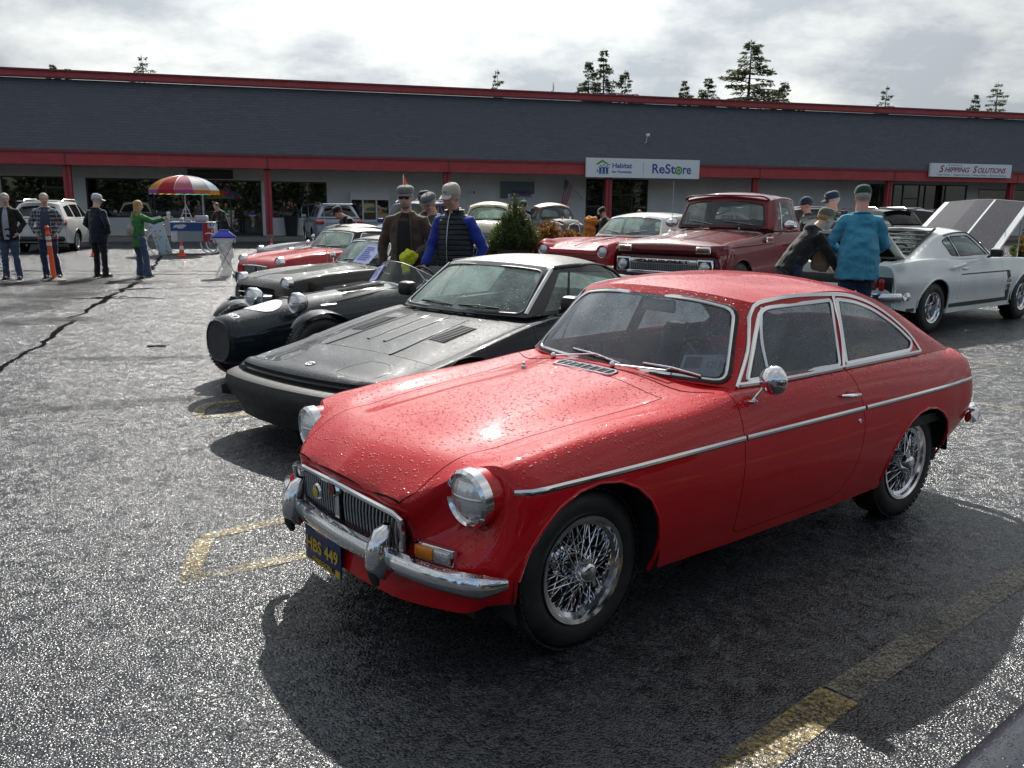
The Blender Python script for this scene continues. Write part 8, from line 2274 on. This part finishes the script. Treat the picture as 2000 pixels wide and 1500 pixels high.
m = MB(); m.rbox((.0, .0, .98), (.12, .20, .28), .03, 0, (R(8), 'X'), 3); obj_from('bag_body', remesh(m, .015, 1, 'bag_body', .02, 9), 'bag_tan', t_)
person('woman in black hoodie and grey cap bending over the open boot', 3.42, 10.9, R(12), 1.74, top='hoodie', topmat='black_hoodie', legmat='denim_dark', hair='hair_blond', hat='cap', hatmat='cap_olive', back=.62, lean=.0, female=True, hem=.82, headdown=-.05, girth=1.15,
       arms=dict(er=(.42, -.24, 1.02), wr=(.60, -.15, .86), el=(.42, .24, 1.05), wl=(.62, .15, .90)), longhair=False, legs=dict(kl=(-.04, .1, .5), al=(-.12, .12, .085), kr=(-.04, -.1, .5), ar=(-.12, -.12, .085)))
person('man in navy cap and sunglasses behind the bending woman', 4.75, 13.3, R(190), 1.84, topmat='brown_jacket', legmat='black_trousers', skin='skin_ruddy', hair='hair_grey', hat='cap', hatmat='cap_navy', glasses=True, headdown=.2)
person('person in dark beanie and navy jacket behind the pickup cab', 5.45, 16.6, R(170), 1.80, topmat='navy_jacket', legmat='black_trousers', hair='hair_brown', hat='beanie', hatmat='cap_navy', hatname='beanie', near=False, headdown=.2)
person('person in cap and pale top with black vest right of the conifer', .22, 22.5, R(-60), 1.72, top='shirt', topmat='grey_tee', legmat='black_trousers', vest='black_jacket', hair='hair_brown', hat='cap', hatmat='cap_black', near=False)
person('person in dark cap standing against the wall beyond the conifer', .35, 30.5, R(-80), 1.80, topmat='black_jacket', legmat='black_trousers', hair='hair_brown', hat='cap', hatmat='cap_black', near=False)
person('person in black and white jacket and black cap left of the fifties car', 2.45, 23.5, R(-150), 1.60, topmat='black_jacket', legmat='black_trousers', hair='hair_brown', hat='cap', hatmat='cap_black', near=False, headdown=.5, back=.15)
person('person crouching low in dark clothes in front of the store entrance', 3.55, 33.5, R(-170), 1.65, topmat='black_jacket', legmat='black_trousers', hair='hair_brown', near=False, back=.5)
person('blond person with only the top of the head above the fifties car', 4.85, 34.5, R(90), 1.52, topmat='black_jacket', legmat='black_trousers', hair='hair_blond', near=False, female=True, longhair=True)
t_ = thing('draped_bag', 'orange and yellow draped bag beside the person left of the fifties car', 'bag', (1.98, 23.3, 0), 0)
m = MB(); m.sphere((0, 0, .95), (.16, .16, .34), 16, 12); m.sphere((.05, 0, 1.25), (.2, .14, .12), 12, 10); obj_from('bag_body', remesh(m, .025, 1, 'bag_body', .05, 8), 'orange_bag', t_)
m = MB(); m.tube([(0, 0, 0), (0, 0, .8)], .02); m.build('stand', 'black_trim', t_)
def cone(x, y, label, h=.46):
    r = thing('traffic_cone', label, 'traffic cone', (x, y, 0), .4, 'orange traffic cones')
    m = MB(); m.rbox((0, 0, .012), (h * .62, h * .62, .024), .02); m.lathe([(h * .24, .02), (h * .20, .03), (h * .055, h), (h * .04, h), (0, h - .01)], 24, 'z'); m.build('cone_body', 'orange_plastic', r)
    m = MB(); m.lathe([(h * .150, h * .42), (h * .105, h * .68)], 24, 'z', (0, 0, 0)); m.xf(Matrix.Scale(1.03, 4)); m.build('reflective_sleeve', 'reflective_white', r)
cone(-10.2, 27.3, 'orange traffic cone in front of the ice cream cart')
cone(-8.05, 29.6, 'orange traffic cone at the foot of the second red post beyond the red roadster')
cone(-12.75, 27.0, 'orange traffic cone partly hidden behind the navy jacket man')
r = thing('delineator_post', 'orange delineator post with two white reflective bands on a black base', 'post', (-9.52, 18.3, 0))
m = MB(); m.lathe([(.06, .05), (.05, .07), (.048, .95), (.05, .97), (.035, 1.0), (.033, 1.05), (.045, 1.07), (.045, 1.10), (.02, 1.13), (0, 1.13)], 20, 'z'); m.xf(Matrix.Rotation(R(-3), 4, 'Y')); m.build('tube', 'orange_plastic', r)
for z in (.72, .84):
    m = MB(); m.lathe([(.0515, z), (.0515, z + .07)], 20, 'z'); m.xf(Matrix.Rotation(R(-3), 4, 'Y')); m.build('reflective_band', 'reflective_white', r)
m = MB(); m.lathe([(0, 0), (.24, 0), (.24, .02), (.12, .05), (.05, .07), (0, .07)], 28, 'z'); m.build('base', 'black_rubber', r)
r = thing('waste_container', 'pop-up waste container with blue lid, clear sagging liner and crossed wire legs', 'bin', (-6.42, 19.75, 0), R(20))
plain('lid_blue', (.02, .025, .50), .35, coat=.5)
m = MB(); G = [[(q[0] * s_, q[1] * s_, z) for q in rpoly([(-.24, -.20), (.24, -.20), (.24, .20), (-.24, .20)], .03)] for s_, z in ((1.02, .86), (1.05, .88), (1.0, .90), (.45, 1.0), (.42, 1.03), (.40, 1.035), (.01, 1.035))]
G = np.array(G); G = np.concatenate([G, G[:, :1]], 1); m.grid(G); m.build('lid', 'lid_blue', r, fix=True)
m = MB(); G = np.array([[(q[0], q[1], z) for q in rpoly([(-.235, -.195), (.235, -.195), (.235, .195), (-.235, .195)], .03)] for z in (.76, .86)]); G = np.concatenate([G, G[:, :1]], 1); m.grid(G); m.build('rim_panel', 'white_plastic', r, fix=True)
t = NT('liner film'); _tr = t.node('ShaderNodeBsdfTranslucent'); _tr.inputs[0].default_value = (.9, .9, .9, 1); _d = t.bsdf((.85, .85, .85), .3, normal=t.bump(t.noise(9, 5, .7), .8, .05)); _m = t.node('ShaderNodeMixShader'); _m.inputs[0].default_value = .5
t.link(_tr.outputs[0], _m.inputs[1]); t.link(_d.outputs[0], _m.inputs[2]); MATS['liner'] = t.done(_m)
m = MB(); ellloft(m, [((0, 0, .80), .17, .21, 0), ((.02, 0, .55), .16, .17, 0), ((.03, -.02, .35), .11, .12, 0), ((.02, .04, .18), .10, .11, 0), ((0, .10, .06), .12, .13, 0), ((0, .12, .015), .12, .14, 0)]); obj_from('liner', remesh(m, .022, 2, 'liner', .04, 9), 'liner', r)
m = MB(); [m.tube([(a, .20, .84), (-a, .22, .01)], .006, 6) for a in (-.22, .22)]; [m.tube([(a, -.20, .84), (-a, -.22, .01)], .006, 6) for a in (-.22, .22)]; m.build('wire_leg', 'frame_dark', r)['kind'] = 'stuff'

r = thing('ice_cream_cart', 'blue and white ice cream tricycle cart with red corner panel under the rainbow umbrella', 'cart', (-10.5, 29.2, 0), R(6))
plain('cart_blue', (.02, .07, .25), .4, coat=.4); plain('cart_white', (.62, .65, .70), .45); plain('cart_red', (.45, .02, .03), .4, coat=.4); plain('cart_grey', (.30, .33, .36), .5)
m = MB(); m.rbox((.05, 0, .68), (1.36, .62, .62), .04, 0); body = m.build('box', 'cart_white', r)
m = MB(); m.box((-.12, -.316, .86), (1.0, .012, .27)); m.build('blue_panel', 'cart_blue', body, smooth=0)
m = MB(); m.box((-.02, -.316, .56), (.80, .012, .33)); m.build('grey_panel', 'cart_grey', body, smooth=0)
m = MB(); m.box((.56, -.318, .60), (.34, .016, .44)); m.box((.47, -.318, .91), (.16, .016, .20)); m.build('red_panel', 'cart_red', body, smooth=0)
m = MB(); m.prism([(-.55, .82), (-.48, .92), (-.20, .94), (-.10, .91), (-.22, .81), (-.38, .80), (-.42, .84)], -.330, -.322, 'xz'); [m.prism([(.60 + .02 * k, .44 + .09 * k), (.72, .46 + .09 * k), (.62 + .02 * k, .52 + .09 * k)], -.334, -.327, 'xz') for k in range(4)]; m.build('white_lettering', 'cart_white', body, smooth=0)
m = MB(); [m.box((.60 + .05 * k, -.332, .94), (.025, .012, .10), k % 2) for k in range(5)]; m.build('striped_awning', ['cart_white', 'cart_blue'], body, smooth=0)
m = MB(); m.rbox((.05, 0, 1.0), (1.40, .66, .04), .02); m.build('counter', 'brushed', r)
m = MB(); m.rbox((.30, -.02, 1.12), (.40, .28, .20), .04); m.build('tub', 'cart_white', r)
m = MB(); m.sphere((-.2, .1, 1.06), (.09, .09, .06)); m.rbox((-.35, .05, 1.08), (.12, .1, .12), .02); m.rbox((-.05, -.1, 1.06), (.08, .08, .1), .02); m.build('jars', 'brushed', r)['kind'] = 'stuff'
m = MB(); [m.tube([(-.32 + .11 * k * 1, .12, 1.02), (-.20, .12, 1.55)], .018, 6) for k in (-1, 3)]; [m.box((-.21, .12, z), (.30 - .25 * (z - 1.1), .02, .03)) for z in (1.15, 1.28, 1.40)]; m.build('menu_easel', 'cart_white', r)
def wheel_simple(root, x, y, rad, yaw=0):
    m = MB(); T_ = Matrix.Translation((x, y, rad)) @ Matrix.Rotation(yaw, 4, 'Z'); m.tube([(rad * math.cos(a), 0, rad * math.sin(a)) for a in np.linspace(0, 2 * math.pi, 33)[:-1]], .026, 8, closed=True); m.xf(T_); w = m.build('wheel', 'white_plastic', root)
    m = MB(); [m.tube([(0, .02, 0), (rad * .97 * math.cos(a), 0, rad * .97 * math.sin(a))], .003, 4) for a in np.linspace(0, 2 * math.pi, 19)[:-1]]; m.xf(T_); sp = m.build('wire_spokes', 'brushed', w); sp['kind'] = 'stuff'
wheel_simple(r, .58, -.36, .33, R(-25)); wheel_simple(r, .58, .36, .33, R(-25)); wheel_simple(r, -1.20, 0, .34, R(-18))
m = MB(); m.tube([(-1.2, 0, .34), (-.85, 0, .42), (-.6, 0, .5)], .02, 8); m.tube([(-.85, 0, .42), (-1.0, 0, .85)], .018, 8); m.tube([(-1.2, 0, .34), (-.97, 0, .75)], .014, 8); m.rbox((-1.0, 0, .9), (.24, .16, .07), .03); m.build('bicycle_frame', 'cart_red', r)
m = MB(); m.tube([(-.60, -.28, 1.0), (-.72, -.30, 1.18), (-.86, -.30, 1.15)], .012, 6); m.tube([(-.60, .28, 1.0), (-.72, .30, 1.18), (-.86, .30, 1.15)], .012, 6); m.build('handlebar', 'white_plastic', r)
u = thing('umbrella', 'rainbow striped umbrella over the ice cream cart', 'umbrella', (-10.62, 29.0, 0), R(4))
m = MB(); m.tube([(0, 0, .9), (0, 0, 2.48)], .016, 8); m.build('pole', 'white_plastic', u)
cols = [(.75, .60, .04), (.75, .30, .05), (.60, .03, .04), (.72, .22, .32), (.75, .73, .76), (.45, .60, .78), (.10, .45, .40), (.10, .12, .42), (.55, .08, .3), (.70, .26, .05), (.08, .35, .12), (.08, .5, .4)]
vcol = [(.10, .45, .35), (.25, .16, .55), (.5, .02, .10), (.45, .08, .35), (.75, .22, .04), (.75, .42, .04), (.3, .6, .6), (.6, .1, .1), (.08, .45, .38), (.15, .5, .2), (.7, .5, .1), (.6, .55, .1)]
def umb_mat(name, c):
    t = NT(name); a = t.node('ShaderNodeBsdfTranslucent'); a.inputs[0].default_value = (*c, 1); b = t.bsdf(c, .6); m_ = t.node('ShaderNodeMixShader'); m_.inputs[0].default_value = .45; t.link(a.outputs[0], m_.inputs[1]); t.link(b.outputs[0], m_.inputs[2]); MATS[name] = t.done(m_)
NG = 12
for k in range(NG):
    umb_mat('gore%d' % k, cols[k]); umb_mat('val%d' % k, vcol[k])
    a0, a1 = math.pi + 2 * math.pi * (k + 0) / NG + .0, math.pi + 2 * math.pi * (k + 1) / NG
    m = MB(); rows = []
    for w in np.linspace(0, 1, 7):
        rad = 1.10 * math.sin(w * 1.25) / math.sin(1.25); z = 2.02 + .46 * (math.cos(w * 1.25) - math.cos(1.25)) / (1 - math.cos(1.25))
        rows.append([(rad * (1 - .04 * math.sin(math.pi * q)) * math.cos(a0 + (a1 - a0) * q), rad * (1 - .04 * math.sin(math.pi * q)) * math.sin(a0 + (a1 - a0) * q), z) for q in np.linspace(0, 1, 5)])
    m.grid(np.array(rows)); g = m.build('gore', 'gore%d' % k, u)
    m = MB(); m.grid(np.array([rows[-1], [(p[0] * 1.01, p[1] * 1.01, p[2] - .14 + .02 * (i % 2)) for i, p in enumerate(rows[-1])]])); m.build('valance', 'val%d' % k, g)
    m = MB(); m.tube([rows[i][0] for i in range(7)], .006, 5); m.build('rib', 'brushed', u)
r = thing('menu_board', 'tall narrow white menu board with ice cream pictures leaning beside the cart', 'sign', (-11.05, 28.2, 0), R(10))
def board_mat():
    t = NT('board print'); v = t.voro(9, 'F1', 'Color'); d = t.voro(9, 'F1', 'Distance'); hs = t.mix(.55, v, (.35, .22, .12)); c = t.mix(t.math('LESS_THAN', d, .36), (.50, .62, .70), hs); MATS['board'] = t.done(t.bsdf(c, .5))
board_mat()
m = MB(); m.rbox((0, 0, .6), (.38, .03, 1.15), .015, 0); m.xf(Matrix.Rotation(R(-14), 4, 'Y')); m.build('board', 'board', r)
m = MB(); m.rbox((0, .012, .6), (.42, .015, 1.2), .015, 0); m.tube([(-.12, .02, 1.1), (-.1, .35, .02)], .015); m.xf(Matrix.Rotation(R(-14), 4, 'Y')); m.build('frame', 'white_plastic', r)
r = thing('bicycle_flag', 'orange pennant on a thin pole behind the brown jacket man', 'flag', (-3.66, 30, 0))
m = MB(); m.tube([(0, 0, 0), (-.02, 0, 2.6)], .012, 6); m.build('pole', 'white_plastic', r)
m = MB(); m.add([(-.02, 0, 2.6), (-.02, 0, 2.15), (.16, .03, 2.2), (.03, .02, 2.5)], [(0, 1, 2, 3)]); m.build('pennant', 'orange_plastic', r, smooth=0)

def leaf_mat(name, c1, c2, tr=.35):
    t = NT(name); oi = t.node('ShaderNodeNewGeometry'); f = t.noise(3, 3); c = t.mix(t.math('MULTIPLY', t.math('ADD', oi.outputs['Random Per Island'], f), .5), c1, c2)
    a = t.node('ShaderNodeBsdfTranslucent'); t.link(c, a.inputs[0]); b = t.bsdf(c, .5, 0, .4); m_ = t.node('ShaderNodeMixShader'); m_.inputs[0].default_value = tr; t.link(b.outputs[0], m_.inputs[1]); t.link(a.outputs[0], m_.inputs[2]); MATS[name] = t.done(m_)
leaf_mat('conifer', (.045, .065, .035), (.13, .15, .07), .5); leaf_mat('shrub_green', (.03, .06, .02), (.14, .19, .05)); leaf_mat('shrub_orange', (.16, .05, .02), (.32, .22, .06)); plain('bark', (.06, .045, .035), .9, var=.3); plain('planter', (.05, .06, .055), .6, var=.2)
def leaves(P, D, ln, wd, rr_):
    """small pointed leaves at points P along directions D"""
    n = len(P); R3 = rr_.normal(size=(n, 3)); D = D + R3 * .35; D /= np.linalg.norm(D, axis=1, keepdims=True)
    S_ = np.cross(D, rr_.normal(size=(n, 3))); S_ /= np.linalg.norm(S_, axis=1, keepdims=True)
    l = ln * rr_.uniform(.6, 1.3, (n, 1)); w = wd * rr_.uniform(.6, 1.3, (n, 1))
    V = np.stack([P, P + D * l * .5 + S_ * w, P + D * l, P + D * l * .5 - S_ * w], 1).reshape(-1, 3)
    return V, [(4 * i, 4 * i + 1, 4 * i + 2, 4 * i + 3) for i in range(n)]
def conifer_mesh(seed, H=15, base=.25, spread=.24, tiers=46, lean=0.0, dens=1.0):
    g = np.random.default_rng(seed); P = []; D = []; tr = MB(); tr.tube([(0, 0, 0), (.05, 0, H * .5), (lean * .6, 0, H * .85), (lean, 0, H)], [H * .016, H * .011, H * .004, .01], 8)
    for k in range(tiers):
        u = (k + g.uniform(-.3, .3)) / tiers; u = min(max(u, 0), .995); z = H * (base + (1 - base) * u)
        nb = g.integers(3, 6)
        for j in range(nb):
            L = H * spread * (1 - u)**.8 * g.uniform(.35, 1.12) + .12; a = g.uniform(0, 6.283); up = .25 * u - .05 + g.uniform(-.12, .15)
            m_ = 9; cx = lean * max(0, (z / H - .5) * 1.4)
            pts = [(cx + math.cos(a) * L * t_, math.sin(a) * L * t_, z + L * (up * t_ - .22 * t_ * t_ + .10 * t_**3)) for t_ in np.linspace(0, 1, m_)]
            tr.tube(pts, [.010 * L + .012] * (m_ - 1) + [.005], 4, caps=False)
            n = int((16 + L * 34) * dens); t_ = g.uniform(.12, 1, n)**.75
            idx = t_ * (m_ - 1); i0 = np.minimum(idx.astype(int), m_ - 2); f = (idx - i0)[:, None]; A = np.array(pts)
            q = A[i0] * (1 - f) + A[i0 + 1] * f; side = np.array([-math.sin(a), math.cos(a), 0]); wv = g.uniform(-1, 1, (n, 1)) * (.17 * L * (1.1 - t_[:, None]) + .05)
            q = q + side * wv + np.c_[np.zeros(n), np.zeros(n), -np.abs(wv[:, 0]) * .25 - g.uniform(0, .12, n)]
            P.append(q); D.append(np.array([math.cos(a), math.sin(a), -.25]) * .7 + side * np.sign(wv) * .8)
    V, F_ = leaves(np.concatenate(P), np.concatenate(D), .30, .045, g); cr = MB(); cr.add(V, F_)
    return tr.mesh('trunk', 0), cr.mesh('crown', 0)
CM = [conifer_mesh(3, 15, .45, .30, 30), conifer_mesh(8, 15, .45, .20, 32, .3), conifer_mesh(12, 15, .45, .24, 22, -.4, .7)]
for a, b in CM: a.materials.append(MATS['bark']); b.materials.append(MATS['conifer'])
def conifer(x, y, top, k, sc, label, rot=0, wid=1.0):
    r = thing('conifer_tree', label, 'tree', (x, y, 0), rot, 'conifers behind the building'); f = top / 15
    for nm, me in zip(('trunk', 'crown'), CM[k]):
        o = bpy.data.objects.new(nm, me); COL.objects.link(o); o.parent = r; o.scale = (sc * wid, sc * wid, f)
for x, top, k, wd, rt, lb in ((-37.7, 12.7, 1, .7, 0, 'small conifer tip at the far left above the red roof edge'), (-36.3, 12.4, 1, .6, 2, 'second small conifer tip at the far left above the red roof edge'), (-30, 13.4, 2, .8, 1, 'thin leaning conifer top above the roof left of the ice cream umbrella'),
    (-1.6, 12.6, 2, .6, 3, 'small lone conifer top above the middle of the roof, left of the dish'), (6.0, 13.4, 0, .62, 1, 'left conifer of the clump above the store sign'), (7.3, 14.2, 1, .7, 4, 'slender pointed middle conifer of the clump above the store sign'), (9.0, 12.6, 0, .7, 5, 'lower right conifer of the clump above the store sign'),
    (13.9, 11.9, 1, .6, 2, 'small conifer tip left of the largest tree above the roof'), (15.6, 12.1, 1, .8, 0, 'second conifer tip just left of the largest tree above the roof'), (19.1, 15.0, 0, 1.15, 2.2, 'largest broad conifer above the roof at the right'),
    (22.0, 11.9, 0, .7, 4, 'low conifer crown right beside the largest tree above the roof'), (30.2, 11.6, 2, .6, 2, 'thin leaning conifer tip above the roof right of the largest tree'), (37.6, 11.0, 1, .5, 5, 'tiny conifer tip near the right end of the roof line'), (39.4, 11.9, 2, .8, 1, 'last sparse conifer top at the right end of the roof line')):
    conifer(x, 75, top, k, wd, lb, rt)
def shrub(name, label, x, y, rx, rz, z0, mat, n, seed, ln=.07, wd=.014, kind='cone', planter=None):
    r = thing(name, label, 'plant', (x, y, 0)); g = np.random.default_rng(seed); P = []; D = []; st_ = MB()
    for k in range(n // 60):
        a = g.uniform(0, 6.28); q = g.uniform(0, 1)**.6
        if kind == 'cone': hgt = rz * (1.05 - .75 * q) * g.uniform(.75, 1.08); e = (math.cos(a) * rx * q, math.sin(a) * rx * q, z0 + hgt)
        else: hgt = rz * math.sqrt(max(0.05, 1 - q * q)) * g.uniform(.7, 1.1); e = (math.cos(a) * rx * q, math.sin(a) * rx * q, z0 + hgt)
        b = (e[0] * .35, e[1] * .35, z0 * .9); mid = ((e[0] + b[0]) / 2 * 1.1, (e[1] + b[1]) / 2 * 1.1, (e[2] + b[2]) / 2)
        st_.tube([b, mid, e], [.008, .006, .003], 4, caps=False); t_ = g.uniform(.25, 1, 60)[:, None]; B, Mi, E_ = map(np.array, (b, mid, e))
        q_ = (1 - t_)**2 * B + 2 * t_ * (1 - t_) * Mi + t_ * t_ * E_; P.append(q_ + g.normal(size=(60, 3)) * .025); D.append(np.tile((E_ - B) / np.linalg.norm(E_ - B), (60, 1)) + g.normal(size=(60, 3)) * .55)
    V, F_ = leaves(np.concatenate(P), np.concatenate(D), ln, wd, g); m = MB(); m.add(V, F_); m.build('foliage', mat, r, smooth=0); st_.build('stems', 'bark', r)
    if planter: m = MB(); m.tube([(0, 0, 0), (0, 0, .75), (0, 0, .78), (0, 0, .74)], [.26, .36, .39, .33], 20); m.build('planter', 'planter', r)
shrub('potted_conifer', 'bushy dark green conifer in a grey planter behind the convertible roof', .02, 18.0, .50, 1.15, .62, 'shrub_green', 16000, 4, .07, .012, planter=True)
shrub('potted_conifer', 'smaller green conifer hugging the left side of the bushy potted one', -.38, 18.3, .26, .75, .45, 'shrub_green', 4000, 7, .07, .012)
shrub('orange_shrub', 'orange leaved shrub left of the fifties car', .72, 18.9, .50, .80, .42, 'shrub_orange', 5000, 5, .09, .026, 'dome', planter=True)
shrub('orange_shrub', 'second lower orange leaved shrub under the hot rod grille', 1.25, 19.6, .50, .50, .55, 'shrub_orange', 4000, 6, .09, .026, 'dome', planter=True)
shrub('berry_shrub', 'green and red leaved shrub at the right edge behind the raised bonnet', 11.9, 19.6, .85, 1.45, .1, 'shrub_green', 9000, 9, .12, .035, 'dome')
shrub('berry_shrub', 'orange tinged shrub growing through the green one at the right edge', 11.75, 19.4, .75, 1.35, .1, 'shrub_orange', 3500, 10, .12, .035, 'dome')
g = np.random.default_rng(1); P = []; D = []
for k in range(90):
    x = -130 + 290 * k / 90 + g.uniform(-2, 2); y = -42 - g.uniform(0, 14); H_ = g.uniform(9, 17); n = 1500; u = g.uniform(.06, 1, n); a = g.uniform(0, 6.28, n); rad = (1 - u) * 3.4 * g.uniform(.3, 1, n) + .3
    P.append(np.c_[x + np.cos(a) * rad, y + np.sin(a) * rad, u * H_]); D.append(np.c_[np.cos(a), np.sin(a), -.3 + 0 * a])
V, F_ = leaves(np.concatenate(P), np.concatenate(D), .8, .22, g); m = MB(); m.add(V, F_); tag(m.build('far_wood', 'conifer', smooth=0), kind='stuff')
